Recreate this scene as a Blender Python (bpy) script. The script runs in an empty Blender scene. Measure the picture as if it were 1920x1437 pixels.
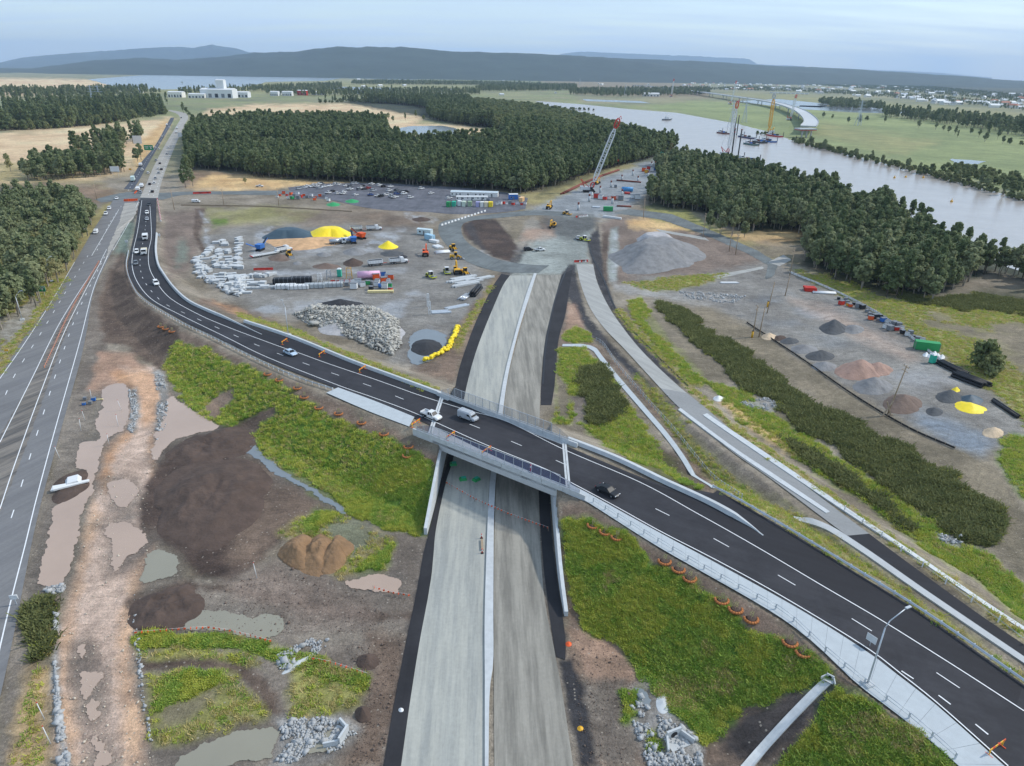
import bpy, math, random
import numpy as np
from mathutils import Vector, Matrix, Euler
random.seed(7); RNG = np.random.default_rng(11)
SC = bpy.context.scene
COL = SC.collection
# ------------------------------------------------------------------ camera
CAMH = 80.0; FPX = 1280.0; PITCH = math.radians(24.55); ROLL = math.radians(0.85)
cF = np.array([0, math.cos(PITCH), -math.sin(PITCH)])
_r0 = np.array([1.0, 0, 0]); _u0 = np.array([0, math.sin(PITCH), math.cos(PITCH)])
cR = math.cos(ROLL)*_r0 + math.sin(ROLL)*_u0
cU = -math.sin(ROLL)*_r0 + math.cos(ROLL)*_u0
cam = bpy.data.cameras.new('camera'); camo = bpy.data.objects.new('camera', cam); COL.objects.link(camo)
camo.matrix_world = Matrix(((cR[0], cU[0], -cF[0], 0), (cR[1], cU[1], -cF[1], 0), (cR[2], cU[2], -cF[2], CAMH), (0, 0, 0, 1)))
cam.sensor_fit = 'HORIZONTAL'; cam.sensor_width = 36; cam.lens = 24.0; cam.clip_start = 1; cam.clip_end = 120000
SC.camera = camo
# ------------------------------------------------------------------ world, sun, exposure
SUN_EL = math.radians(42); SUN_AZ = math.radians(76)      # azimuth measured from +Y (view direction) towards +X (right)
W = bpy.data.worlds.new('World'); SC.world = W; W.use_nodes = True
nt = W.node_tree; nt.nodes.clear(); N = nt.nodes.new; Lk = nt.links.new
sky = N('ShaderNodeTexSky'); sky.sky_type = 'NISHITA'; sky.sun_disc = False
sky.sun_elevation = SUN_EL; sky.sun_rotation = SUN_AZ; sky.altitude = 100; sky.air_density = 1.0; sky.dust_density = 0.6; sky.ozone_density = 1.4
tc = N('ShaderNodeTexCoord'); sep = N('ShaderNodeSeparateXYZ'); Lk(tc.outputs['Generated'], sep.inputs[0])
# cloud veil: flat layer, noise in direction/height so that streaks flatten towards the horizon
mx = N('ShaderNodeMath'); mx.operation = 'MAXIMUM'; mx.inputs[1].default_value = 0.02; Lk(sep.outputs['Z'], mx.inputs[0])
ad = N('ShaderNodeMath'); ad.operation = 'ADD'; ad.inputs[1].default_value = 0.10; Lk(mx.outputs[0], ad.inputs[0])
dv = N('ShaderNodeVectorMath'); dv.operation = 'DIVIDE'; Lk(tc.outputs['Generated'], dv.inputs[0])
cmb = N('ShaderNodeCombineXYZ'); 
for k in range(3): Lk(ad.outputs[0], cmb.inputs[k])
Lk(cmb.outputs[0], dv.inputs[1])
mp = N('ShaderNodeMapping'); mp.inputs['Scale'].default_value = (0.45, 1.5, 0.1); Lk(dv.outputs[0], mp.inputs[0])
ns = N('ShaderNodeTexNoise'); ns.inputs['Scale'].default_value = 1.3; ns.inputs['Detail'].default_value = 7; ns.inputs['Roughness'].default_value = 0.55; Lk(mp.outputs[0], ns.inputs['Vector'])
rp = N('ShaderNodeValToRGB'); rp.color_ramp.elements[0].position = 0.36; rp.color_ramp.elements[0].color = (0.30, 0.30, 0.30, 1)
rp.color_ramp.elements[1].position = 0.72; rp.color_ramp.elements[1].color = (0.95, 0.95, 0.95, 1); Lk(ns.outputs['Fac'], rp.inputs[0])
mix = N('ShaderNodeMixRGB'); mix.inputs['Color2'].default_value = (3.8, 4.7, 5.8, 1); Lk(rp.outputs[0], mix.inputs['Fac']); Lk(sky.outputs[0], mix.inputs['Color1'])
bg = N('ShaderNodeBackground'); bg.inputs['Strength'].default_value = 0.12; Lk(mix.outputs[0], bg.inputs['Color'])
wo = N('ShaderNodeOutputWorld'); Lk(bg.outputs[0], wo.inputs['Surface'])
sl = bpy.data.lights.new('sun', 'SUN'); sl.energy = 2.0; sl.angle = math.radians(2.5); sl.color = (1.0, 0.95, 0.87)
so = bpy.data.objects.new('sun', sl); COL.objects.link(so)
sd = Vector((math.sin(SUN_AZ)*math.cos(SUN_EL), math.cos(SUN_AZ)*math.cos(SUN_EL), math.sin(SUN_EL)))
so.rotation_euler = sd.to_track_quat('Z', 'Y').to_euler(); so.location = (0, 0, 300)
SC.view_settings.view_transform = 'Standard'; SC.view_settings.look = 'None'; SC.view_settings.exposure = 0.64; SC.view_settings.gamma = 1.0
SC.view_settings.use_curve_mapping = False
SC.render.engine = 'CYCLES'; SC.cycles.max_bounces = 6; SC.cycles.volume_bounces = 1; SC.cycles.transparent_max_bounces = 16

# ------------------------------------------------------------------ projection helpers (photo pixels 1920x1437 <-> world)
def ray(u, v):
    u = np.asarray(u, float); v = np.asarray(v, float)
    a = (u-960.0)/FPX; b = -(v-718.5)/FPX
    return cF + a[..., None]*cR + b[..., None]*cU
def hit(u, v, z=0.0):
    d = ray(u, v); dz = np.minimum(d[..., 2], -0.0025)
    t = (CAMH-z)/(-dz)
    return d[..., :2]*t[..., None]
def proj(x, y, z):
    p = np.stack([np.asarray(x, float), np.asarray(y, float), np.asarray(z, float)-CAMH], -1)
    dep = np.maximum(p@cF, 1e-3)
    return 960+FPX*(p@cR)/dep, 718.5-FPX*(p@cU)/dep, dep
# ------------------------------------------------------------------ noise
def _h(ix, iy, s):
    n = (ix.astype(np.int64)*374761393 + iy.astype(np.int64)*668265263 + s*1442695041) & 0x7fffffff
    n = ((n ^ (n >> 13))*1274126177) & 0x7fffffff
    n = (n ^ (n >> 16)) & 0xffff
    return n/65535.0
def vnoise(x, y, s=0):
    ix = np.floor(x); iy = np.floor(y); fx = x-ix; fy = y-iy
    fx = fx*fx*(3-2*fx); fy = fy*fy*(3-2*fy)
    a = _h(ix, iy, s); b = _h(ix+1, iy, s); c = _h(ix, iy+1, s); d = _h(ix+1, iy+1, s)
    return (a*(1-fx)+b*fx)*(1-fy)+(c*(1-fx)+d*fx)*fy
def fbm(x, y, s=0, o=4):
    t = 0; a = 0.5; tot = 0
    for k in range(o):
        t = t+a*vnoise(x*2**k+17.3*k, y*2**k-9.1*k, s+k); tot += a; a *= 0.55
    return t/tot
def sdf(px, py, poly):
    "signed distance, positive inside"
    P = np.asarray(poly, float); n = len(P)
    if px.size*n < 300000:
        A = P; E = np.roll(P, -1, 0)-P; qx = px.reshape(-1, 1); qy = py.reshape(-1, 1)
        wx = qx-A[:, 0]; wy = qy-A[:, 1]; t = np.clip((wx*E[:, 0]+wy*E[:, 1])/((E**2).sum(1)+1e-12), 0, 1)
        d = np.sqrt(((wx-t*E[:, 0])**2+(wy-t*E[:, 1])**2).min(1)); by = A[:, 1]+E[:, 1]; ey = np.where(E[:, 1] == 0, 1e-12, E[:, 1])
        c = ((A[:, 1] > qy) != (by > qy)) & (qx < E[:, 0]*wy/ey+A[:, 0]); s_ = c.sum(1) % 2 == 1
        return np.where(s_, d, -d).reshape(px.shape)
    d2 = np.full(px.shape, 1e18); ins = np.zeros(px.shape, bool)
    for i in range(n):
        ax, ay = P[i]; bx, by = P[(i+1) % n]
        ex, ey = bx-ax, by-ay; L = ex*ex+ey*ey+1e-12
        t = np.clip(((px-ax)*ex+(py-ay)*ey)/L, 0, 1)
        dx = px-ax-t*ex; dy = py-ay-t*ey
        d2 = np.minimum(d2, dx*dx+dy*dy)
        if ay != by:
            c = ((ay > py) != (by > py)) & (px < (bx-ax)*(py-ay)/(by-ay)+ax)
            ins ^= c
    d = np.sqrt(d2)
    return np.where(ins, d, -d)
def crom(pts, n):
    "Catmull-Rom through pts (k,d) -> n points, roughly even"
    P = np.asarray(pts, float); k = len(P)
    if k == 2:
        t = np.linspace(0, 1, n)[:, None]; return P[0]*(1-t)+P[1]*t
    A = np.vstack([2*P[0]-P[1], P, 2*P[-1]-P[-2]])
    t = np.linspace(0, k-1, n*4); i = np.minimum(t.astype(int), k-2); f = (t-i)[:, None]
    p0, p1, p2, p3 = A[i], A[i+1], A[i+2], A[i+3]
    Q = 0.5*((2*p1)+(-p0+p2)*f+(2*p0-5*p1+4*p2-p3)*f*f+(-p0+3*p1-3*p2+p3)*f**3)
    s = np.r_[0, np.cumsum(np.linalg.norm(np.diff(Q[:, :2], axis=0), axis=1))]
    u = np.linspace(0, s[-1], n)
    return np.stack([np.interp(u, s, Q[:, j]) for j in range(Q.shape[1])], -1)

# ------------------------------------------------------------------ the lie of the land
# overpass: near asphalt edge px, far asphalt edge px, height
OVR = [((262,372),(293,372),.5),((254,428),(293,420),.8),((245,470),(290,466),1.5),((240,500),(294,496),2.2),((248,528),(307,518),3.0),
       ((272,558),(332,549),3.8),((334,597),(380,579),4.8),((401,630),(456,607),5.5),((500,678),(550,636),6.2),((624,726),(655,676),6.9),
       ((777,784),(820,739),7.4),((930,856),(945,792),7.5),((1064,914),(1062,837),7.5),((1242,1001),(1240,909),7.5),((1360,1064),(1340,926),7.5),
       ((1470,1124),(1440,974),7.4),((1621,1217),(1600,1072),7.2),((1761,1325),(1741,1160),7.0),((1890,1441),(1920,1284),7.0),((2080,1610),(2110,1420),7.0)]
def edges3(rows, n):
    a = np.array([[*hit(*r[0], r[2]), r[2]] for r in rows]); b = np.array([[*hit(*r[1], r[2]), r[2]] for r in rows])
    # sample both edges with the same parameter
    ab = np.hstack([a, b]); mid = (a+b)/2
    full = crom(np.hstack([mid, ab]), n)
    return full[:, 3:6], full[:, 6:9], full[:, 0:3]
ovA, ovB, ovC = edges3(OVR, 320)
# shoulder / footpath outside the near edge (px, on the same height)
OUT_NEAR = [(258,372),(249,428),(238,470),(233,500),(240,532),(262,566),(328,607),(392,641),(490,689),(606,741),(768,802),(925,866),(1060,925),(1109,950),(1242,1034),(1470,1166),(1613,1290),(1701,1358),(1789,1434),(1960,1600)]
OUT_NZ = [.5,.8,1.5,2.2,3,3.8,4.8,5.5,6.2,6.9,7.4,7.5,7.5,7.5,7.5,7.4,7.2,7.1,7.0,7.0]
OUT_FAR = [(299,372),(300,420),(297,466),(301,496),(314,515),(338,544),(386,573),(462,600),(556,628),(662,668),(828,732),(950,783),(1066,827),(1245,898),(1345,920),(1445,967),(1606,1066),(1750,1153),(1935,1275),(2125,1410)]
plat = np.array([hit(u, v, z) for (u, v), z in zip(OUT_NEAR, OUT_NZ)] + [hit(u, v, r[2]) for (u, v), r in list(zip(OUT_FAR, OVR))[::-1]])
# side road (gravel then new asphalt) that climbs beside the overpass on the right
SID = [((1081,496),(1112,496),0.0),((1088,530),(1120,530),0.0),((1104,573),(1140,573),0.0),((1130,612),(1166,612),0.05),((1172,656),(1205,660),0.2),((1222,710),(1269,722),.6),
       ((1272,763),(1319,762),1.2),((1360,839),(1375,808),2.4),((1444,898),(1466,877),3.4),((1544,972),(1585,968),4.6),((1660,1058),(1695,1050),5.6),((1805,1165),(1830,1148),6.3),((1920,1246),(1945,1226),6.6),((2080,1360),(2110,1340),6.8)]
siA, siB, siC = edges3(SID, 240)
def widen(A, B, m):
    d = A-B; d = d/np.linalg.norm(d[:, :2], axis=1)[:, None]
    return A+d*m, B-d*m
sA, sB = widen(siA, siB, 2.2)
platS = np.vstack([sA[:, :2], sB[::-1, :2]])[::4]
# motorway corridor between the retaining walls (z = 0)
CORR = hit(*np.array([(700,1500),(725,1437),(760,1220),(802,1000),(818,938),(837,847),(858,722),(878,660),(1034,640),(1032,722),(1028,850),(1031,927),(1044,1075),(1057,1152),(1080,1437),(1090,1500)], float).T)
_UP = {}
def near_z(x, y, C):
    "height of the nearest centre-line point (coarse search, then refined)"
    key = id(C)
    if key not in _UP:
        t = np.linspace(0, len(C)-1, 1600); _UP[key] = (np.stack([np.interp(t, np.arange(len(C)), C[:, j]) for j in range(3)], -1), C)
    U = _UP[key][0]; K = U[::16]; out = np.zeros(x.shape)
    for i in range(0, x.size, 20000):
        xx = x[i:i+20000, None]; yy = y[i:i+20000, None]
        c = ((xx-K[None, :, 0])**2+(yy-K[None, :, 1])**2).argmin(1)*16
        q = np.clip(c[:, None]+np.arange(-17, 18)[None, :], 0, 1599)
        j = ((xx-U[q, 0])**2+(yy-U[q, 1])**2).argmin(1); out[i:i+20000] = U[q[np.arange(len(j)), j], 2]
    return out
def HF(x, y, sink=False, deck=False):
    x = np.asarray(x, float); y = np.asarray(y, float); sh = x.shape; x = x.ravel(); y = y.ravel()
    H = np.zeros(x.shape)
    m = np.where((x > -330) & (x < 260) & (y > 20) & (y < 480))[0]
    if len(m):
        xx = x[m]; yy = y[m]; h = np.zeros(len(m))
        d = sdf(xx, yy, plat); k = d > -22
        if k.any():
            z = near_z(xx[k], yy[k], ovC)
            e = z-0.47*np.maximum(-d[k], 0)
            if sink: e = np.where(d[k] > 0.15, z-0.16, e)
            h[k] = np.maximum(h[k], e)
        d = sdf(xx, yy, platS); k = d > -18
        if k.any():
            z = near_z(xx[k], yy[k], siC)
            e = z-0.45*np.maximum(-d[k], 0)
            if sink: e = np.where(d[k] > 0.15, z-0.1, e)
            h[k] = np.maximum(h[k], e)
        c = sdf(xx, yy, CORR) if not deck else np.full(len(m), -9.0)
        h = np.where(c > (-0.42 if sink else -0.02), np.minimum(h, 0.0), h)
        H[m] = h
    return H.reshape(sh)
def G(u, v, deck=False):
    "ground point under a photo pixel"
    u = np.atleast_1d(np.asarray(u, float)); v = np.atleast_1d(np.asarray(v, float))
    z = np.zeros(u.shape)
    for k in range(9):
        p = hit(u, v, z); z2 = HF(p[:, 0], p[:, 1], deck=deck); z = z+(z2-z)*(0.7 if k > 1 else 1.0)
    p = hit(u, v, z)
    return np.column_stack([p, HF(p[:, 0], p[:, 1], deck=deck)])
def g1(u, v, deck=False): return Vector(G(u, v, deck)[0])
def pxm(u, v, z=0.0):
    "photo pixels per metre at a pixel"
    p = hit(np.array([u], float), np.array([v], float), z)[0]
    return FPX/proj(p[0], p[1], z)[2]
def head(u, v, u2, v2, deck=False):
    a = g1(u, v, deck); b = g1(u2, v2, deck); return math.atan2(b.y-a.y, b.x-a.x)
# ------------------------------------------------------------------ materials
def lin(c):
    return tuple(((x/255.0)/12.92 if x/255.0 <= 0.04045 else (((x/255.0)+0.055)/1.055)**2.4) for x in c)
MATS = {}
def mat(name, rgb, rough=0.7, var=0.18, scale=1.5, bump=0.0, metal=0.0, spec=0.4, alpha=1.0, coat=0.0, detail=5, rnd=0.0, bscale=None):
    "rgb 0-255 sRGB look of the surface; world-position noise gives wear, rnd varies it from object to object"
    if name in MATS: return MATS[name]
    m = bpy.data.materials.new(name); m.use_nodes = True; t = m.node_tree; b = t.nodes['Principled BSDF']
    c = lin(rgb)
    b.inputs['Roughness'].default_value = rough; b.inputs['Metallic'].default_value = metal
    b.inputs['Specular IOR Level'].default_value = spec; b.inputs['Coat Weight'].default_value = coat
    geo = t.nodes.new('ShaderNodeNewGeometry')
    n = t.nodes.new('ShaderNodeTexNoise'); n.inputs['Scale'].default_value = scale; n.inputs['Detail'].default_value = detail; n.inputs['Roughness'].default_value = 0.65
    t.links.new(geo.outputs['Position'], n.inputs['Vector'])
    mr = t.nodes.new('ShaderNodeMapRange'); mr.inputs[1].default_value = 0.25; mr.inputs[2].default_value = 0.75
    mr.inputs[3].default_value = 1-var; mr.inputs[4].default_value = 1+var
    t.links.new(n.outputs['Fac'], mr.inputs[0])
    fac = mr.outputs[0]
    if rnd:
        oi = t.nodes.new('ShaderNodeObjectInfo'); r2 = t.nodes.new('ShaderNodeMapRange'); r2.inputs[3].default_value = 1-rnd; r2.inputs[4].default_value = 1+rnd
        t.links.new(oi.outputs['Random'], r2.inputs[0]); mm = t.nodes.new('ShaderNodeMath'); mm.operation = 'MULTIPLY'
        t.links.new(fac, mm.inputs[0]); t.links.new(r2.outputs[0], mm.inputs[1]); fac = mm.outputs[0]
    vm = t.nodes.new('ShaderNodeVectorMath'); vm.operation = 'SCALE'; vm.inputs[0].default_value = c
    t.links.new(fac, vm.inputs['Scale']); t.links.new(vm.outputs[0], b.inputs['Base Color'])
    if bump:
        bn = t.nodes.new('ShaderNodeTexNoise'); bn.inputs['Scale'].default_value = bscale or scale*4; bn.inputs['Detail'].default_value = 4
        t.links.new(geo.outputs['Position'], bn.inputs['Vector'])
        bp = t.nodes.new('ShaderNodeBump'); bp.inputs['Strength'].default_value = 1.0; bp.inputs['Distance'].default_value = bump
        t.links.new(bn.outputs['Fac'], bp.inputs['Height']); t.links.new(bp.outputs[0], b.inputs['Normal'])
    if alpha < 1: b.inputs['Alpha'].default_value = alpha
    MATS[name] = m; return m
# ------------------------------------------------------------------ mesh builder
class MB:
    def __init__(s, m=None): s.v = []; s.f = []; s.mi = []; s.ms = []; s.cur = 0; s.sm = []; s.smooth = False; s.xf = None
    def mat(s, m):
        if m not in s.ms: s.ms.append(m)
        s.cur = s.ms.index(m); return s
    def _add(s, vs, fs):
        o = len(s.v)
        if s.xf is not None: vs = [tuple(s.xf @ Vector(v)) for v in vs]
        s.v.extend([tuple(v) for v in vs]); s.f.extend([tuple(i+o for i in f) for f in fs]); s.mi.extend([s.cur]*len(fs)); s.sm.extend([s.smooth]*len(fs)); return s
    def box(s, c, d, rz=0.0, top=1.0, R=None):
        "box of size d centred at c (top: scale of the upper face)"
        hx, hy, hz = d[0]/2, d[1]/2, d[2]/2
        vs = [(-hx,-hy,-hz),(hx,-hy,-hz),(hx,hy,-hz),(-hx,hy,-hz),(-hx*top,-hy*top,hz),(hx*top,-hy*top,hz),(hx*top,hy*top,hz),(-hx*top,hy*top,hz)]
        if R is None: R = Matrix.Rotation(rz, 3, 'Z')
        vs = [R @ Vector(v)+Vector(c) for v in vs]
        return s._add(vs, [(3,2,1,0),(4,5,6,7),(0,1,5,4),(1,2,6,5),(2,3,7,6),(3,0,4,7)])
    def bar(s, a, b, w, h=None):
        "square bar from a to b"
        a = Vector(a); b = Vector(b); h = h or w; d = b-a; L = d.length
        if L < 1e-6: return s
        d.normalize(); up = Vector((0,0,1)) if abs(d.z) < 0.95 else Vector((1,0,0))
        x = d.cross(up).normalized(); y = x.cross(d)
        vs = []
        for p in (a, b):
            for i, j in ((-1,-1),(1,-1),(1,1),(-1,1)): vs.append(p+x*(i*w/2)+y*(j*h/2))
        return s._add(vs, [(0,1,2,3),(7,6,5,4),(1,0,4,5),(2,1,5,6),(3,2,6,7),(0,3,7,4)])
    def cyl(s, a, b, r0, r1=None, n=10, cap=True):
        a = Vector(a); b = Vector(b); r1 = r0 if r1 is None else r1; d = (b-a).normalized()
        up = Vector((0,0,1)) if abs(d.z) < 0.95 else Vector((1,0,0)); x = d.cross(up).normalized(); y = x.cross(d)
        vs = [a+(x*math.cos(t)+y*math.sin(t))*r0 for t in [2*math.pi*i/n for i in range(n)]]+[b+(x*math.cos(t)+y*math.sin(t))*r1 for t in [2*math.pi*i/n for i in range(n)]]
        fs = [((i+1) % n, i, n+i, n+(i+1) % n) for i in range(n)]
        if cap: fs += [tuple(range(n)), tuple(range(2*n-1, n-1, -1))]
        sm = s.smooth; s.smooth = True; o = len(s.f); s._add(vs, fs); s.smooth = sm
        if cap: s.sm[-1] = s.sm[-2] = False
        return s
    def tube(s, pts, r, n=6):
        for i in range(len(pts)-1): s.cyl(pts[i], pts[i+1], r, r, n)
        return s
    def loft(s, rings, cap=True, closed=True):
        n = len(rings[0]); vs = [p for r in rings for p in r]; fs = []
        for i in range(len(rings)-1):
            for j in range(n if closed else n-1):
                k = (j+1) % n; fs.append((i*n+j, i*n+k, (i+1)*n+k, (i+1)*n+j))
        if cap: fs += [tuple(range(n-1, -1, -1)), tuple(range((len(rings)-1)*n, len(rings)*n))]
        return s._add(vs, fs)
    def prism(s, poly, z0, z1):
        n = len(poly); a = [(p[0], p[1], z0) for p in poly]; b = [(p[0], p[1], z1) for p in poly]
        return s.loft([a, b])
    def ext(s, prof, y0, y1):
        "side profile [(x,z)] extruded across y"
        return s.loft([[(p[0], y0, p[1]) for p in prof], [(p[0], y1, p[1]) for p in prof]])
    def mesh(s, name):
        me = bpy.data.meshes.new(name); me.from_pydata(s.v, [], s.f)
        for m in s.ms: me.materials.append(m)
        if len(s.ms) > 1: me.polygons.foreach_set('material_index', s.mi)
        if any(s.sm): me.polygons.foreach_set('use_smooth', s.sm)
        me.update(); return me
    def obj(s, name, parent=None):
        o = bpy.data.objects.new(name, s.mesh(name)); COL.objects.link(o)
        if parent is not None: o.parent = parent
        return o
def tag(o, label, cat, group=None):
    o['label'] = label; o['category'] = cat
    if group: o['group'] = group
    return o
def struct(o): o['kind'] = 'structure'; return o
class Thing:
    "a thing with parts: parts are MBs in local coordinates; put() makes an Empty with mesh children (or one mesh when whole=True)"
    def __init__(s, name): s.name = name; s.parts = []; s.meshes = None; s.whole = None
    def part(s, name, m=None, par=None):
        b = MB(); 
        if m: b.mat(m)
        s.parts.append([name, b, par]); return b
    def put(s, loc, rz, label, cat, group=None, whole=False, scale=1.0, R=None):
        if whole:
            if s.whole is None:
                w = MB()
                for _, b, _p in s.parts:
                    o = len(w.v); w.v += b.v; w.f += [tuple(i+o for i in f) for f in b.f]; w.sm += b.sm
                    for m in b.ms:
                        if m not in w.ms: w.ms.append(m)
                    w.mi += [w.ms.index(b.ms[i]) for i in b.mi]
                s.whole = w.mesh(s.name)
            r = bpy.data.objects.new(s.name, s.whole); COL.objects.link(r)
        else:
            if s.meshes is None: s.meshes = [b.mesh(n) for n, b, _p in s.parts]
            r = bpy.data.objects.new(s.name, None); r.empty_display_size = 0.5; COL.objects.link(r); made = []
            for (n, b, par), me in zip(s.parts, s.meshes):
                o = bpy.data.objects.new(n, me); COL.objects.link(o); o.parent = r if par is None else made[par]; made.append(o)
        r.location = loc
        if R is not None: r.rotation_mode = 'XYZ'; r.rotation_euler = R.to_euler()
        else: r.rotation_euler = (0, 0, rz)
        if scale != 1.0: r.scale = (scale,)*3
        return tag(r, label, cat, group)
# common materials
M_CONC = mat('concrete', (180,183,183), 0.85, 0.10, 0.6, 0.004)
M_CONC2 = mat('concrete_pale', (190,194,195), 0.85, 0.12, 0.9, 0.004, rnd=0.06)
M_WHITE = mat('white_paint', (218,220,220), 0.5, 0.05, 1.0)
M_LINE = mat('road_line_paint', (226,228,228), 0.6, 0.12, 2.0)
M_ASPH = mat('new_asphalt', (46,46,50), 0.85, 0.16, 0.5, 0.004, bscale=9)
M_STEEL = mat('galvanised_steel', (190,197,203), 0.45, 0.12, 1.0, metal=0.35)
M_DARK = mat('black_rubber', (30,30,31), 0.8, 0.1)
M_GLASS = mat('dark_glass', (24,30,36), 0.42, 0.05, spec=0.25)
M_RED = mat('red_paint', (196,52,38), 0.5, 0.15); M_ORANGE = mat('orange_plastic', (226,92,40), 0.6, 0.12)
M_YEL = mat('machine_yellow', (222,168,44), 0.5, 0.15); M_LIME = mat('machine_lime', (196,202,58), 0.5, 0.12)
M_BLUE = mat('blue_paint', (52,112,186), 0.5, 0.15); M_GREEN = mat('green_paint', (44,150,86), 0.55, 0.12)
M_TEAL = mat('teal_plastic', (50,178,150), 0.5, 0.08); M_TARPY = mat('yellow_tarpaulin', (246,218,40), 0.55, 0.08, 0.8, 0.05)
M_TARPB = mat('slate_blue_tarpaulin', (62,82,94), 0.6, 0.16, 0.5, 0.05); M_BLACK = mat('black_plastic', (30,32,36), 0.55, 0.15)
M_PINK = mat('faded_pink_paint', (226,178,204), 0.6, 0.12); M_RUST = mat('rusty_steel', (122,66,52), 0.85, 0.25)
M_WOOD = mat('weathered_timber', (160,142,120), 0.85, 0.2, 2.0); M_SILVER = mat('silver_paint', (178,184,190), 0.3, 0.05, metal=0.5)
M_GREY = mat('grey_paint', (120,124,128), 0.5, 0.1)
# ------------------------------------------------------------------ terrain sheet, painted by surface class
NA, NR = 900, 600
ang = np.radians(np.linspace(-62, 62, NA))
dep = np.radians(np.concatenate([np.linspace(74, 56, 26)[:-1], np.linspace(56, 4.0, 430)[:-1], np.geomspace(4.0, 0.10, NR-454)]))
rad = CAMH/np.tan(dep); NR = len(rad)
AA, RR = np.meshgrid(ang, rad)
TX = (RR*np.sin(AA)).ravel(); TY = (RR*np.cos(AA)).ravel()
TH = HF(TX, TY); TZ = HF(TX, TY, True)
TU, TV, TD = proj(TX, TY, TH); TPM = FPX/TD
PUDQ = [[(197,726),(240,727),(236,800),(214,814),(190,847),(180,897),(167,931),(160,940),(139,1031),(122,1097),(90,1102),(73,1090),(90,1006),(104,951),(150,924),(164,884),(144,873),(150,832),(186,824),(180,791),(192,760)],
        [(317,744),(334,752),(407,800),(370,812),(334,824),(311,838),(291,862),(283,852),(300,800),(308,770)],
        [(195,989),(243,980),(278,1012),(262,1030),(243,1041),(226,1060),(209,1066),(212,1030)],
        [(205,905),(252,905),(258,922),(240,950),(216,946)],
        [(172,1312),(184,1320),(182,1345),(170,1350),(160,1330)],
        [(150,1210),(162,1205),(166,1225),(152,1235)],
        [(180,1380),(200,1400),(208,1437),(175,1437)],
        [(148,1262),(185,1268),(178,1290),(160,1312),(152,1290)],
        [(285,1034),(327,1038),(334,1073),(299,1087),(268,1094),(276,1060)],
        [(372,1146),(452,1153),(527,1162),(511,1194),(470,1194),(417,1181),(351,1177)],
        [(643,1094),(699,1078),(746,1085),(746,1112),(712,1111),(668,1105)],
        [(441,834),(468,820),(482,840),(511,866),(558,901),(605,929),(648,960),(630,956),(574,918),(521,890),(480,860)],
        [(334,1437),(383,1395),(440,1374),(500,1364),(522,1372),(515,1400),(500,1420),(400,1440)],
        [(555,1385),(600,1375),(640,1385),(630,1405),(570,1415)],
        [(772,628),(800,618),(832,627),(836,648),(812,676),(778,684),(764,664)],
        [(1195,1290),(1210,1300),(1222,1330),(1205,1320)],
        [(1245,1372),(1262,1365),(1275,1378),(1255,1390)]]
CLS = {  # colour a, colour b, patch size m, wet, grass height class
 'wetmud': ((104,96,86),(84,77,70),3,.45,0), 'mud': ((138,129,115),(105,96,81),14,.0,0), 'mud2': ((126,117,106),(102,93,84),9,.0,0), 'yard': ((126,123,117),(103,100,95),10,.15,0), 'wet': ((160,161,162),(140,141,142),6,.75,0),  # wet: sky sheen is put into its pale colour, on top of the wetness
 'yardblue': ((128,140,150),(108,118,128),8,.35,0), 'mulch': ((98,84,73),(74,62,54),5,.0,0), 'mulch2': ((80,66,58),(58,48,43),7,.0,0), 'soil': ((124,106,91),(98,84,73),6,.0,0),
 'clay': ((196,161,130),(166,136,112),5,.0,0), 'clayroad': ((186,163,146),(168,146,130),6,.05,0), 'claypink': ((169,137,116),(145,119,100),5,.0,0), 'orange': ((196,150,108),(176,132,96),4,.0,0),
 'lush': ((108,136,52),(86,114,40),5,.0,2), 'lush2': ((142,154,68),(112,126,54),6,.0,2), 'olive': ((138,136,80),(114,112,68),7,.0,1), 'drygr': ((148,138,92),(126,116,76),8,.0,1), 'swale': ((76,76,54),(60,62,44),5,.0,3),
 'bronze': ((124,114,96),(104,96,80),7,.0,0), 'tan': ((200,178,142),(180,154,122),40,.0,0), 'reed': ((196,166,118),(172,140,98),14,.0,1), 'heath': ((129,109,90),(107,91,72),14,.0,0),
 'forest': ((58,64,48),(44,50,38),25,.0,0), 'field': ((130,138,92),(110,120,80),90,.0,0), 'field2': ((138,134,92),(116,118,80),70,.0,0), 'marsh': ((132,128,98),(104,108,84),120,.0,0),
 'mound': ((113,103,86),(91,83,68),12,.0,0), 'purple': ((121,107,96),(101,89,80),10,.0,0), 'gravelrd': ((160,160,157),(140,139,136),9,.0,0), 'gravelgreen': ((138,143,138),(120,124,119),9,.1,0),
 'blackdirt': ((62,61,63),(46,45,47),6,.05,0), 'oldroad': ((142,142,142),(124,124,124),12,.05,0), 'rocky': ((158,156,152),(118,114,108),2.0,.0,0), 'bridgeyard': ((134,138,140),(112,116,118),10,.3,0), 'greenwash': ((112,124,112),(94,104,94),5,.0,0),
}
NCOL = np.zeros((len(TX), 3)); NWET = np.zeros(len(TX)); NGR = np.zeros(len(TX))
def cls_col(c, idx):
    a, b, s, w, g = CLS[c]
    n = fbm(TX[idx]/s, TY[idx]/s, hash_s(c), 4); n = np.clip((n-0.5)*2.4+0.5, 0, 1)[:, None]
    return np.array(lin(a))*(1-n)+np.array(lin(b))*n
def hash_s(c): return sum(ord(k)*(i+3) for i, k in enumerate(c)) % 977
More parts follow.
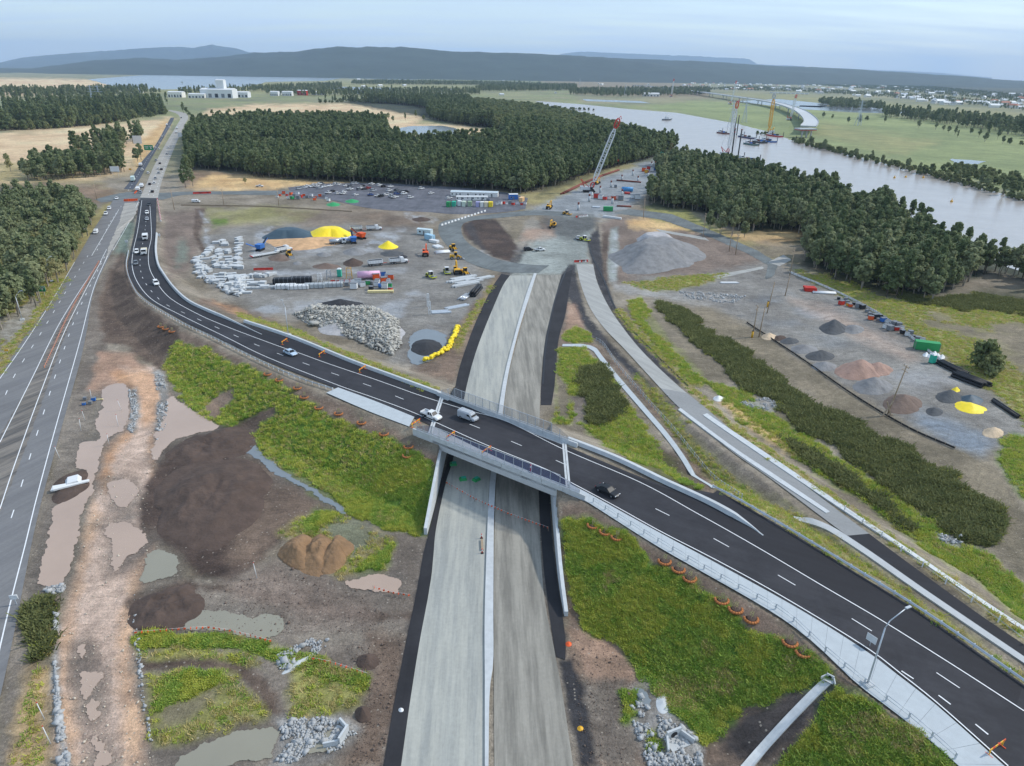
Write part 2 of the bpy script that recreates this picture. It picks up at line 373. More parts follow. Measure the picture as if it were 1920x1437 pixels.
def paint(c, poly, rough=1.6, soft=0.5, op=1.0, pat=0.0, grow=0.0):
    P = np.asarray(poly, float); mg = 25
    k = np.where((TU > P[:, 0].min()-mg) & (TU < P[:, 0].max()+mg) & (TV > P[:, 1].min()-mg) & (TV < P[:, 1].max()+mg) & (TY > 0))[0]
    if not len(k): return
    d = sdf(TU[k], TV[k], P)/TPM[k]+grow               # metres (across the view)
    fw = rough*2.6
    d = d+(fbm(TX[k]/fw, TY[k]/fw, hash_s(c)+5, 4)-0.5)*2*rough
    w = np.clip(d/soft*0.5+0.5, 0, 1)*op
    if pat: w = w*np.clip((fbm(TX[k]/(rough*4), TY[k]/(rough*4), 77, 4)-0.5)*5+0.5+pat, 0, 1)
    g = w > 0.003; k = k[g]; w = w[g]
    NCOL[k] = NCOL[k]*(1-w[:, None])+cls_col(c, k)*w[:, None]
    NWET[k] = NWET[k]*(1-w)+CLS[c][3]*w; NGR[k] = np.where(w > 0.5, CLS[c][4], NGR[k])
idx = np.arange(len(TX)); NCOL[:] = cls_col('mud', idx)
W0 = 2600
# ---- far country
paint('marsh', [(-W0,60),(W0+1920,60),(W0+1920,330),(-W0,330)], 30, 20)
paint('field', [(-W0,236),(-W0,150),(260,150),(640,158),(900,150),(1060,150),(1100,215),(900,236)], 20, 12, .55, .2)
paint('tan', [(-600,150),(60,147),(170,150),(215,158),(170,168),(60,180),(-600,190)], 12, 8)
paint('forest', [(-W0,140),(300,128),(1100,124),(1300,130),(1920,156),(W0+1920,190),(W0+1920,110),(-W0,90)], 40, 20)
paint('field2', [(240,166),(600,150),(900,160),(900,172),(620,176),(240,178)], 20, 10)
paint('tan', [(370,222),(390,206),(480,196),(640,194),(770,200),(808,206),(800,222),(780,232),(860,236),(955,250),(850,256),(770,262),(730,250),(700,232),(560,228)], 6, 4)
paint('tan', [(-500,262),(0,248),(110,240),(215,232),(320,222),(318,240),(290,268),(262,300),(238,322),(170,340),(0,352),(-500,380)], 8, 5)
paint('reed', [(250,300),(262,270),(292,240),(312,222),(318,232),(300,262),(272,300),(256,322)], 4, 3)
paint('drygr', [(-500,330),(20,310),(160,338),(190,342),(0,352),(-400,380)], 8, 5, .8)
paint('field', [(1060,196),(1200,200),(1320,188),(1560,205),(1700,218),(1920,240),(2400,290),(2400,420),(1920,372),(1830,348),(1650,304),(1480,262),(1270,212)], 10, 6)
paint('field2', [(1540,232),(1660,250),(1760,268),(1700,290),(1600,270),(1530,255)], 10, 6, .8)
paint('heath', [(1000,150),(1160,140),(1240,150),(1330,165),(1330,185),(1200,182),(1090,176)], 15, 8, .6)
paint('forest', [(1250,150),(1500,150),(1920,185),(2400,230),(2400,170),(1920,158),(1500,128),(1250,122)], 30, 14, .9)
paint('field2', [(1360,175),(1500,178),(1700,195),(1920,215),(1920,228),(1700,210),(1500,196)], 15, 8, .8)
paint('forest', [(344,258),(360,236),(480,226),(640,226),(720,232),(760,264),(860,262),(955,254),(800,222),(640,192),(700,184),(1010,197),(1180,237),(1285,274),(1240,292),(1110,326),(1050,347),(990,364),(860,354),(700,346),(540,338),(460,332),(400,320),(352,330)], 4, 3)
paint('tan', [(726,244),(760,262),(862,246),(955,252),(940,246),(830,236),(735,234)], 4, 3)
paint('forest', [(1215,350),(1280,300),(1360,292),(1500,340),(1660,380),(1850,470),(2300,560),(2300,640),(1860,510),(1740,562),(1600,540),(1500,492),(1520,470),(1400,440),(1320,400),(1215,390)], 3, 2)
paint('olive', [(1500,505),(1560,520),(1700,566),(1760,570),(1860,560),(2300,600),(2300,900),(1920,800),(1860,740),(1760,660),(1640,580),(1490,512)], 3, 2)
paint('bronze', [(1700,590),(1800,590),(1920,610),(2200,680),(2200,760),(1920,690),(1840,650),(1760,620)], 4, 3, 1, .1)
paint('swale', [(1660,545),(1760,560),(1870,540),(2300,560),(2300,600),(1860,580),(1740,575)], 3, 2)
paint('forest', [(0,350),(100,345),(165,370),(185,395),(172,430),(150,470),(115,520),(70,570),(20,612),(-300,700),(-300,360)], 3, 2)
paint('heath', [(0,352),(100,346),(180,348),(215,356),(215,372),(178,380),(120,350)], 3, 2)
paint('heath', [(345,318),(400,322),(455,328),(440,340),(360,350),(335,345)], 3, 2)
paint('reed', [(400,326),(480,330),(560,338),(640,342),(700,344),(640,350),(540,352),(420,356),(352,352),(360,346)], 4, 2)
paint('bridgeyard', [(985,400),(1020,375),(1075,352),(1130,322),(1230,298),(1285,290),(1300,294),(1270,312),(1225,345),(1205,372),(1160,396),(1150,410),(1080,408)], 3, 2)
paint('drygr', [(940,362),(1000,362),(1050,346),(1110,324),(1180,306),(1200,310),(1120,336),(1060,364),(1010,385),(960,388)], 3, 2, .9)
paint('swale', [(1020,346),(1100,326),(1140,318),(1120,328),(1060,350),(1010,368)], 3, 2, .8)
# ---- left highway verge
paint('drygr', [(0,560),(60,540),(130,470),(175,400),(205,378),(214,380),(190,430),(140,500),(90,580),(0,700)], 2, 1.5)
paint('rocky', [(0,600),(60,556),(80,570),(40,625),(0,660)], 2, 1.5, .8)
paint('mulch2', [(207,480),(240,440),(262,392),(262,372),(248,372),(235,420),(215,470)], 1.5, 1)
paint('greenwash', [(228,425),(252,400),(250,430),(240,478),(210,478)], 2, 1.5)
paint('mud2', [(100,1437),(0,1437),(0,1330),(20,1230),(45,1090),(85,950),(112,815),(150,690),(176,545),(215,480),(240,500),(252,540),(200,640),(185,720),(170,800),(150,860),(120,900),(110,950),(110,1100)], 1.5, 1)
paint('bronze', [(20,1437),(30,1340),(50,1180),(70,1110),(130,1130),(110,1250),(100,1437)], 1.5, 1)
paint('reed', [(20,1437),(35,1350),(60,1250),(85,1260),(85,1437)], 1.5, 1, .55)
paint('swale', [(45,1140),(70,1120),(105,1130),(90,1230),(60,1240)], 1.5, 1, .9)
# ---- embankment and works left of the motorway
paint('soil', [(228,470),(243,505),(262,566),(330,610),(400,645),(490,692),(605,742),(700,790),(830,862),(800,1000),(700,1000),(560,900),(420,780),(300,690),(240,640),(190,620),(185,560)], 1.5, 1)
paint('mulch', [(205,500),(240,520),(262,568),(330,612),(340,640),(300,690),(250,660),(195,640),(190,580)], 2, 1)
paint('claypink', [(185,660),(245,668),(290,700),(320,745),(310,800),(290,850),(240,800),(190,740),(168,730)], 2, 1)
paint('clayroad', [(110,1437),(105,1300),(115,1180),(140,1090),(155,1010),(175,930),(190,850),(235,800),(250,720),(225,690),(290,690),(312,740),(318,790),(305,830),(290,870),(285,930),(270,1000),(290,1040),(275,1090),(250,1110),(240,1140),(250,1230),(265,1330),(285,1437)], 1.4, 1)
paint('clay', [(110,1437),(104,1300),(118,1180),(142,1090),(158,1010),(176,940),(186,960),(165,1040),(150,1110),(135,1200),(132,1300),(150,1437)], 1.2, 1, .9)
paint('clay', [(235,1437),(225,1330),(222,1230),(230,1140),(250,1060),(290,1020),(280,1090),(250,1130),(255,1230),(268,1330),(285,1437)], 1.2, 1, .9)
paint('orange', [(180,900),(196,850),(240,805),(252,810),(215,850),(200,920)], 1.2, 1, .8); paint('orange', [(280,820),(306,800),(300,850),(286,890)], 1.2, 1, .7)
paint('orange', [(210,700),(250,690),(290,700),(300,740),(300,790),(270,800),(262,750),(225,720)], 1.5, 1, .6)
paint('rocky', [(240,728),(258,726),(262,780),(252,812),(238,808),(246,770)], .8, .5); paint('rocky', [(286,690),(306,700),(318,745),(314,800),(292,830),(292,770),(300,740)], .8, .5)
paint('rocky', [(98,1150),(112,1150),(106,1250),(118,1350),(135,1437),(112,1437),(100,1330)], .7, .5)
paint('mulch2', [(310,840),(340,825),(405,802),(440,790),(520,756),(500,790),(445,822),(470,850),(540,895),(605,935),(560,980),(530,1010),(480,1050),(435,1090),(380,1080),(330,1040),(270,1010),(258,950),(275,900)], 1.6, .8)
paint('soil', [(440,850),(540,895),(605,935),(560,985),(490,1045),(430,1060),(420,1000),(470,930)], 1.6, 1.5, .8)
paint('lush', [(305,690),(330,640),(400,660),(480,700),(520,712),(560,745),(640,790),(740,820),(808,860),(815,900),(800,1000),(760,1012),(690,985),(600,930),(520,880),(474,828),(500,780),(455,795),(430,802),(400,800),(340,745)], 2.0, .8)
paint('soil', [(378,770),(400,745),(440,727),(443,740),(410,782),(400,790)], .8, .5); paint('mulch', [(430,802),(470,785),(520,755),(520,772),(490,800),(462,815)], .8, .5)
paint('mud2', [(560,1000),(640,960),(720,990),(800,1010),(790,1100),(770,1190),(700,1190),(560,1200),(420,1190),(300,1180),(240,1130),(280,1090),(420,1090),(540,1040)], 1.5, 1)
paint('mulch2', [(240,1125),(360,1085),(372,1140),(350,1175),(300,1185),(255,1190)], 1.2, .8)
paint('mulch', [(235,1128),(340,1090),(430,1098),(560,1120),(660,1145),(790,1150),(790,1165),(650,1160),(550,1135),(430,1110),(345,1102),(245,1138)], .8, .6, .85)
paint('drygr', [(520,1000),(600,955),(650,965),(735,1010),(720,1070),(650,1085),(600,1060),(560,1020)], 1.5, 1.0, .85); paint('lush', [(560,990),(590,955),(640,960),(620,985),(580,1005)], 1.5, 1, .7)
paint('lush', [(660,1075),(700,1040),(735,1020),(728,1060),(690,1084)], 1.2, .8, .8); paint('greenwash', [(600,990),(660,970),(720,1000),(690,1040),(630,1050)], 2, 1, .6)
paint('purple', [(420,1085),(520,1050),(560,1080),(640,1100),(700,1120),(700,1190),(560,1165),(430,1125)], 2, 1.5, .8)
paint('mud2', [(250,1190),(520,1200),(600,1190),(770,1190),(735,1437),(280,1437),(255,1300)], 1.5, 1)
paint('lush2', [(252,1185),(350,1185),(450,1190),(520,1210),(600,1240),(690,1270),(680,1290),(560,1260),(480,1230),(380,1210),(260,1225)], 1.4, .8)
paint('olive', [(260,1225),(380,1210),(480,1232),(500,1260),(440,1245),(350,1245),(270,1250)], 1.4, .8)
paint('mulch', [(262,1240),(350,1236),(440,1240),(490,1262),(520,1300),(530,1345),(500,1340),(480,1300),(430,1262),(350,1252),(265,1258)], .8, .6)
paint('olive', [(275,1260),(350,1254),(430,1264),(480,1305),(495,1345),(440,1365),(340,1400),(290,1400),(272,1330)], 1.4, .8); paint('lush2', [(285,1290),(330,1265),(400,1262),(420,1275),(370,1300),(300,1330)], 1.4, .8)
paint('bronze', [(300,1320),(370,1300),(410,1280),(400,1310),(340,1350),(300,1370)], 1.4, .8, .8)
paint('olive', [(545,1262),(590,1245),(680,1270),(690,1290),(680,1330),(600,1350),(545,1345),(540,1300)], 1.4, .8); paint('lush2', [(590,1245),(690,1272),(690,1285),(640,1275),(580,1258)], 1.0, .8)
paint('rocky', [(515,1345),(640,1345),(680,1370),(640,1410),(560,1437),(500,1437),(520,1390)], 1.0, .6)
paint('soil', [(690,1190),(765,1195),(740,1330),(720,1437),(640,1437),(670,1370),(690,1290),(700,1240)], 1.5, 1)
# ---- yard left of the motorway
paint('mud', [(300,390),(420,380),(600,395),(820,400),(830,430),(880,500),(930,515),(905,570),(870,650),(850,720),(770,710),(660,665),(560,625),(460,595),(380,572),(330,540),(302,500)], 2, 1.5)
paint('yard', [(385,440),(500,420),(660,420),(800,425),(840,470),(900,500),(920,520),(890,590),(860,640),(830,690),(740,680),(640,620),(560,600),(470,575),(400,540),(365,500)], 3, 2)
paint('purple', [(310,400),(375,390),(372,470),(350,520),(320,520),(300,480)], 3, 2); paint('greenwash', [(335,450),(350,450),(352,490),(330,500)], 2, 1.5, .7)
paint('olive', [(385,395),(520,385),(600,400),(560,412),(440,420),(390,415)], 4, 3, .7); paint('soil', [(520,395),(700,392),(795,402),(790,425),(660,418),(560,415)], 4, 3, .6); paint('mulch', [(725,405),(795,410),(790,422),(720,422)], 3, 2, .6)
paint('lush', [(398,412),(425,410),(425,420),(400,424)], 2, 1.5, .8)
paint('mulch', [(366,392),(386,388),(380,420),(372,440),(382,460),(392,470),(380,478),(362,440)], 1.0, .6)
for q in ([(480,440),(510,425),(500,450),(490,480),(478,500),(470,480)], [(700,440),(760,430),(745,450),(700,475),(640,478),(690,455)], [(560,470),(640,462),(600,478),(545,480)], [(440,580),(500,570),(640,560),(680,568),(560,580),(500,595)], [(690,575),(770,560),(750,600),(740,640),(700,600)], [(480,505),(600,510),(760,505),(760,512),(600,518),(490,515)], [(735,545),(780,548),(800,556),(740,552)], [(375,398),(384,420),(380,450),(392,468),(400,462),(388,440),(392,410)],
          [(880,470),(905,480),(960,500),(975,498),(930,482),(900,462)], [(760,400),(790,405),(820,412),(800,420),(760,412)], [(770,640),(800,615),(835,625),(842,650),(810,682),(770,690),(760,665)]):
    paint('wet', q, 1.6, 1.2, .8, .25)  # wet patches, lighter because reflected sky is painted into the colour
paint('soil', [(380,560),(470,585),(560,620),(690,680),(800,720),(770,722),(640,662),(540,622),(440,592),(372,570)], 1.5, 1); paint('olive', [(440,585),(540,612),(640,655),(760,705),(820,730),(790,735),(660,672),(550,628),(450,596)], 1.2, .8, .9)
paint('orange', [(400,565),(445,580),(470,592),(440,588)], 1, 1, .6); paint('clay', [(500,446),(590,444),(650,442),(655,446),(600,462),(560,468),(505,455)], 1.5, 1)
paint('soil', [(770,690),(840,640),(880,580),(930,520),(940,520),(905,590),(872,660),(850,722)], 1.5, 1); paint('drygr', [(840,650),(880,590),(925,525),(930,530),(890,600),(858,660)], 1.5, 1, .7)
# ---- beyond the bridge, centre
paint('mulch2', [(866,420),(890,408),(930,412),(958,440),(975,468),(960,492),(925,482),(890,458),(868,438)], 1.4, .8); paint('blackdirt', [(870,424),(884,414),(900,450),(915,476),(890,458)], 1, .8, .7); paint('bronze', [(935,405),(1010,398),(1030,402),(1000,420),(985,450),(972,462),(950,430)], 2, 1.5, .8)
paint('gravelrd', [(985,415),(1000,405),(1020,430),(1000,455),(985,475),(970,495),(960,490)], 1.5, 1, .3)
paint('gravelgreen', [(955,517),(965,495),(985,465),(1010,440),(1040,405),(1110,403),(1118,420),(1108,450),(1100,500),(1060,515)], 2, 1.5); paint('blackdirt', [(1020,405),(1110,403),(1120,415),(1112,435),(1070,450),(1035,440),(1010,420)], 2.5, 2, .7); paint('claypink', [(985,430),(1035,425),(1040,445),(1000,452),(975,450)], 2, 1.5, .6)
paint('blackdirt', [(935,515),(965,480),(990,455),(985,470),(968,500),(958,517)], 1, .8, .8)
paint('blackdirt', [(1100,450),(1122,425),(1128,470),(1140,530),(1152,575),(1172,600),(1225,660),(1290,725),(1270,725),(1200,660),(1165,612),(1138,573),(1118,530),(1110,496)], .8, .6)
paint('blackdirt', [(1053,514),(1068,496),(1078,496),(1085,540),(1100,590),(1150,650),(1230,730),(1268,765),(1250,760),(1190,710),(1120,640),(1085,600),(1068,560),(1058,600),(1045,640),(1040,725),(1018,725),(1024,640),(1040,565)], .8, .6)
paint('soil', [(1060,590),(1080,590),(1110,640),(1190,715),(1260,770),(1340,850),(1330,930),(1230,780),(1150,690),(1100,650),(1045,650)], 1.4, 1); paint('claypink', [(1064,570),(1078,570),(1095,615),(1062,625)], 1, .8, .7)
paint('lush2', [(1058,625),(1080,612),(1106,625),(1110,640),(1080,642),(1058,638)], .8, .6)
paint('lush2', [(1045,655),(1090,650),(1130,690),(1180,760),(1230,830),(1310,920),(1260,905),(1130,830),(1080,790),(1040,790)], 1.4, .8); paint('swale', [(1090,690),(1130,690),(1170,745),(1180,780),(1130,795),(1100,790),(1088,740)], 2.2, 1)
paint('mud2', [(1068,742),(1100,742),(1106,795),(1075,795)], 1, .6); paint('bronze', [(1042,700),(1066,720),(1070,790),(1045,780)], 1, .8)
paint('mulch2', [(1100,835),(1240,880),(1330,930),(1290,925),(1180,880)], 1.2, .8, .8); paint('mulch2', [(1225,830),(1262,845),(1330,912),(1300,915),(1240,870)], 1, .6, .8)
paint('olive', [(1190,700),(1240,740),(1310,820),(1400,900),(1540,990),(1680,1090),(1920,1270),(1900,1260),(1640,1090),(1450,975),(1350,920),(1290,850),(1215,745)], 1.2, .8)
paint('mud2', [(1262,770),(1340,830),(1420,895),(1500,960),(1480,965),(1380,900),(1290,815)], 1, .8, .8)
# ---- right side: channel, stockpile ground, swales, yard
paint('purple', [(1125,420),(1160,405),(1300,425),(1420,470),(1450,500),(1440,530),(1290,530),(1150,530),(1135,480)], 2, 1.5)
paint('reed', [(1175,415),(1215,408),(1270,420),(1300,432),(1230,432),(1180,425)], 2, 1.5); paint('olive', [(1210,388),(1290,396),(1330,420),(1420,460),(1480,480),(1500,492),(1440,480),(1340,440),(1220,408)], 2.5, 2); paint('reed', [(1340,425),(1400,440),(1500,430),(1520,440),(1460,458),(1380,455)], 2.5, 2, .8); paint('bronze', [(1380,460),(1460,460),(1520,468),(1500,492),(1440,482)], 3, 2)
paint('blackdirt', [(1320,405),(1360,420),(1420,430),(1360,428)], 2, 1.5, .5)
paint('gravelgreen', [(1145,430),(1158,425),(1160,470),(1155,530),(1140,530),(1138,490)], 1, .8); paint('mulch', [(1128,440),(1142,430),(1138,500),(1142,535),(1132,520)], .8, .6); paint('wet', [(1150,435),(1158,440),(1156,520),(1146,528),(1148,480)], 1, .8, .7, .3)
paint('yard', [(1180,520),(1300,515),(1440,490),(1470,500),(1500,520),(1600,565),(1720,630),(1800,690),(1860,740),(1920,790),(1920,830),(1860,850),(1790,840),(1700,800),(1600,740),(1500,670),(1400,605),(1330,575),(1220,545)], 2, 1.5)
paint('yardblue', [(1400,560),(1500,540),(1600,590),(1640,620),(1560,640),(1450,610)], 5, 4, .5, .1); paint('yardblue', [(1720,770),(1800,790),(1860,830),(1840,850),(1780,838),(1720,800)], 3, 2, .9); paint('wet', [(1640,700),(1760,690),(1800,720),(1720,730)], 2, 2, .5, 0); paint('clayroad', [(1480,560),(1560,580),(1660,630),(1720,670),(1700,680),(1620,640),(1500,575)], 2, 2, .45)
paint('olive', [(1170,530),(1330,515),(1370,512),(1330,530),(1230,548)], 1.5, 1); paint('rocky', [(1270,545),(1330,548),(1400,555),(1380,570),(1290,562)], 1.5, 1, .8); paint('gravelrd', [(1150,530),(1200,540),(1290,560),(1330,575),(1240,562),(1150,545)], 1.5, 1, .7)
paint('bronze', [(1240,560),(1330,580),(1400,608),(1500,672),(1600,742),(1700,802),(1790,842),(1860,855),(1880,900),(1920,960),(2300,1100),(2300,1300),(1920,1120),(1880,1050),(1860,980),(1700,860),(1500,730),(1360,640)], 2, 1.5)
paint('swale', [(1232,560),(1262,575),(1330,615),(1400,665),(1470,720),(1560,780),(1680,840),(1800,900),(1872,960),(1885,1030),(1820,1030),(1760,990),(1640,900),(1500,800),(1390,720),(1290,640),(1238,585)], 3.2, 1.2)
paint('lush2', [(1180,565),(1200,560),(1260,640),(1310,690),(1330,720),(1300,722),(1240,660),(1190,600)], 1.2, .8); paint('bronze', [(1200,600),(1230,570),(1290,630),(1380,710),(1340,740),(1260,660)], 1.4, 1, .7)
paint('lush2', [(1330,720),(1400,735),(1480,800),(1600,880),(1720,960),(1790,1020),(1860,1040),(1920,1110),(1920,1160),(1800,1070),(1640,960),(1500,860),(1390,790)], 1.4, .8); paint('swale', [(1440,800),(1520,840),(1640,925),(1740,1000),(1720,1005),(1600,925),(1480,845)], 2.2, 1, .8)
paint('reed', [(1345,752),(1365,750),(1420,790),(1500,850),(1490,858),(1410,805)], 1, .8, .8); paint('drygr', [(1150,585),(1165,580),(1230,650),(1300,725),(1370,790),(1500,885),(1640,985),(1800,1095),(1920,1185),(1920,1200),(1780,1095),(1600,970),(1450,862),(1330,768),(1270,710),(1200,640)], 1, .8)
paint('lush', [(1720,975),(1760,965),(1770,1000),(1740,1005)], 1, .8); paint('rocky', [(1755,1000),(1800,1000),(1805,1025),(1765,1020)], .8, .6)
paint('lush', [(1870,850),(1900,820),(2300,900),(2300,1010),(1920,930)], 2, 1.5); paint('rocky', [(1378,752),(1440,745),(1465,758),(1450,775),(1400,765)], .8, .5, .8)
# ---- near right slope
paint('soil', [(1046,940),(1110,952),(1242,1036),(1470,1168),(1613,1292),(1701,1360),(1789,1437),(1090,1437),(1058,1160)], 1.2, .8)
paint('lush', [(1060,985),(1110,965),(1180,1015),(1230,1060),(1330,1110),(1420,1180),(1530,1240),(1560,1262),(1540,1300),(1490,1290),(1400,1330),(1345,1390),(1300,1400),(1235,1330),(1200,1260),(1150,1210),(1090,1180),(1075,1100)], 2.0, .8)
paint('lush', [(1560,1290),(1620,1310),(1700,1365),(1790,1440),(1440,1460),(1500,1380)], 1.5, .8)
paint('blackdirt', [(1345,1390),(1440,1310),(1500,1290),(1560,1275),(1570,1290),(1500,1370),(1440,1437),(1330,1437)], 1.2, .8, .85); paint('soil', [(1300,1400),(1345,1390),(1400,1437),(1280,1450)], 1, .8)
paint('claypink', [(1070,1180),(1140,1200),(1195,1260),(1185,1290),(1100,1260)], 1.2, .8, .7); paint('mud2', [(1080,1270),(1170,1280),(1200,1370),(1190,1437),(1090,1437)], 1.2, .8); paint('blackdirt', [(1048,1240),(1075,1232),(1100,1320),(1118,1437),(1088,1437),(1060,1320)], .8, .5)
paint('rocky', [(1180,1290),(1215,1280),(1260,1330),(1310,1370),(1320,1437),(1210,1437),(1180,1350)], 1, .6); paint('lush', [(1165,1300),(1200,1290),(1190,1340),(1170,1350)], 1, .7, .8); paint('lush2', [(1215,1375),(1245,1370),(1245,1400),(1220,1405)], .8, .6)
# ---- motorway strip
paint('blackdirt', [(700,1500),(719,1437),(740,1316),(762,1203),(781,1112),(800,1010),(838,847),(860,720),(880,652),(903,591),(930,538),(944,514),(958,517),(946,538),(922,591),(900,644),(880,720),(855,850),(820,987),(800,1081),(780,1253),(755,1437)], .7, .5)
paint('blackdirt', [(1020,860),(1033,860),(1036,990),(1052,1130),(1062,1190),(1055,1235),(1040,1225),(1018,1096),(1010,980)], .7, .5)  # dark ground at the right wall foot, the wall's cast shadow painted in too
paint('mud2', [(925,1437),(928,1200),(930,900),(960,700),(1010,700),(1020,900),(1040,1200),(1085,1437)], .5, .5, .6)
for _q in PUDQ: paint('wetmud', _q, 1.6, 1.6, .75, 0, 1.3)
k = (NGR == 2) & (fbm(TX/7, TY/7, 91, 4) > 0.60); NCOL[k] = NCOL[k]*0.55+np.array(lin((108,104,66)))*0.45
NCOL *= np.where(NGR == 2, .92, 1.16)[:, None]; NCOL = np.minimum(NCOL, .62)
# relief
rel = (fbm(TX/2.2, TY/2.2, 5, 4)-0.5)*0.35*(TH < 0.02)*(RR.ravel() < 900)*(np.clip(-sdf(TX, TY, CORR)/3, 0, 1))
rel *= np.where(NGR > 0, 1.4, np.where(NWET > 0.1, 0.2, 1.0))
TZ = TZ+np.minimum(rel, 0.03)-0.03
fi = (np.arange(NR-1)[:, None]*NA+np.arange(NA-1)[None, :]).ravel()
quads = np.stack([fi, fi+NA, fi+NA+1, fi+1], -1)[:, ::-1]
def grid_mesh(name, co, quads):
    me = bpy.data.meshes.new(name); nv = len(co); nf = len(quads); w = quads.shape[1]
    me.vertices.add(nv); me.vertices.foreach_set('co', np.asarray(co, np.float32).ravel())
    me.loops.add(nf*w); me.loops.foreach_set('vertex_index', quads.astype(np.int32).ravel())
    me.polygons.add(nf); me.polygons.foreach_set('loop_start', np.arange(0, nf*w, w, dtype=np.int32)); me.polygons.foreach_set('loop_total', np.full(nf, w, np.int32))
    me.update(calc_edges=True); return me
me = grid_mesh('ground', np.column_stack([TX, TY, TZ]), quads)
me.polygons.foreach_set('use_smooth', np.ones(len(quads), bool))
ca = me.attributes.new('surface_colour', 'FLOAT_COLOR', 'POINT'); ca.data.foreach_set('color', np.column_stack([NCOL, np.ones(len(TX))]).astype(np.float32).ravel())
wa = me.attributes.new('wetness', 'FLOAT', 'POINT'); wa.data.foreach_set('value', NWET.astype(np.float32))
def ground_material():
    m = bpy.data.materials.new('ground_cover'); m.use_nodes = True; t = m.node_tree; b = t.nodes['Principled BSDF']; n = t.nodes.new; l = t.links.new
    at = n('ShaderNodeAttribute'); at.attribute_name = 'surface_colour'; wt = n('ShaderNodeAttribute'); wt.attribute_name = 'wetness'
    geo = n('ShaderNodeNewGeometry'); prev = None
    for sc, lo, hi, dt in ((0.045, .80, 1.20, 4), (0.5, .72, 1.28, 5), (2.6, .66, 1.36, 6), (11.0, .72, 1.3, 2)):
        x = n('ShaderNodeTexNoise'); x.inputs['Scale'].default_value = sc; x.inputs['Detail'].default_value = dt; x.inputs['Roughness'].default_value = .7; l(geo.outputs['Position'], x.inputs['Vector'])
        r = n('ShaderNodeMapRange'); r.inputs[1].default_value = .28; r.inputs[2].default_value = .72; r.inputs[3].default_value = lo; r.inputs[4].default_value = hi; l(x.outputs['Fac'], r.inputs[0])
        if prev is None: prev = r.outputs[0]
        else:
            q = n('ShaderNodeMath'); q.operation = 'MULTIPLY'; l(prev, q.inputs[0]); l(r.outputs[0], q.inputs[1]); prev = q.outputs[0]
    dn = n('ShaderNodeTexNoise'); dn.inputs['Scale'].default_value = .03; dn.inputs['Detail'].default_value = 2; l(geo.outputs['Position'], dn.inputs['Vector'])
    dm = n('ShaderNodeVectorMath'); dm.operation = 'MULTIPLY_ADD'; l(dn.outputs['Color'], dm.inputs[0]); dm.inputs[1].default_value = (40, 40, 0); l(geo.outputs['Position'], dm.inputs[2])
    dp = n('ShaderNodeMapping'); dp.inputs['Rotation'].default_value = (0, 0, .3); dp.inputs['Scale'].default_value = (.05, .9, 1); l(dm.outputs[0], dp.inputs[0])
    x = n('ShaderNodeTexNoise'); x.inputs['Scale'].default_value = .8; x.inputs['Detail'].default_value = 5; x.inputs['Roughness'].default_value = .65; l(dp.outputs[0], x.inputs['Vector'])
    r = n('ShaderNodeMapRange'); r.inputs[1].default_value = .3; r.inputs[2].default_value = .7; r.inputs[3].default_value = .82; r.inputs[4].default_value = 1.2; l(x.outputs['Fac'], r.inputs[0])
    q = n('ShaderNodeMath'); q.operation = 'MULTIPLY'; l(prev, q.inputs[0]); l(r.outputs[0], q.inputs[1]); prev = q.outputs[0]
    s = n('ShaderNodeVectorMath'); s.operation = 'SCALE'; l(at.outputs['Color'], s.inputs[0]); l(prev, s.inputs['Scale']); l(s.outputs[0], b.inputs['Base Color'])
    vo = n('ShaderNodeTexVoronoi'); vo.inputs['Scale'].default_value = 2.2; l(geo.outputs['Position'], vo.inputs['Vector']); sr = n('ShaderNodeSeparateColor'); l(vo.outputs['Color'], sr.inputs[0])
    c1 = n('ShaderNodeMath'); c1.operation = 'GREATER_THAN'; c1.inputs[1].default_value = .955; l(sr.outputs[0], c1.inputs[0]); c2 = n('ShaderNodeMath'); c2.operation = 'LESS_THAN'; c2.inputs[1].default_value = .34; l(vo.outputs['Distance'], c2.inputs[0])
    c3 = n('ShaderNodeMath'); c3.operation = 'MULTIPLY'; l(c1.outputs[0], c3.inputs[0]); l(c2.outputs[0], c3.inputs[1]); c4 = n('ShaderNodeMath'); c4.operation = 'MULTIPLY'; c4.inputs[1].default_value = .55; l(c3.outputs[0], c4.inputs[0])
    pm = n('ShaderNodeMixRGB'); pm.inputs[2].default_value = (*lin((176,166,152)), 1); l(c4.outputs[0], pm.inputs[0]); l(s.outputs[0], pm.inputs[1]); l(pm.outputs[0], b.inputs['Base Color'])
    # pools of wet: noise against the wetness value
    x = n('ShaderNodeTexNoise'); x.inputs['Scale'].default_value = .12; x.inputs['Detail'].default_value = 6; l(geo.outputs['Position'], x.inputs['Vector'])
    a = n('ShaderNodeMath'); a.operation = 'ADD'; l(x.outputs['Fac'], a.inputs[0]); l(wt.outputs['Fac'], a.inputs[1])
    r = n('ShaderNodeMapRange'); r.inputs[1].default_value = .62; r.inputs[2].default_value = 1.2; r.inputs[3].default_value = .95; r.inputs[4].default_value = .22; l(a.outputs[0], r.inputs[0]); l(r.outputs[0], b.inputs['Roughness'])
    b.inputs['Specular IOR Level'].default_value = .35
    x = n('ShaderNodeTexNoise'); x.inputs['Scale'].default_value = 1.6; x.inputs['Detail'].default_value = 8; x.inputs['Roughness'].default_value = .72; l(geo.outputs['Position'], x.inputs['Vector'])
    bp = n('ShaderNodeBump'); bp.inputs['Distance'].default_value = .42; bp.inputs['Strength'].default_value = .8; l(x.outputs['Fac'], bp.inputs['Height']); l(bp.outputs[0], b.inputs['Normal'])
    return m
M_GROUND = ground_material(); me.materials.append(M_GROUND)
ground = struct(bpy.data.objects.new('ground', me)); COL.objects.link(ground)
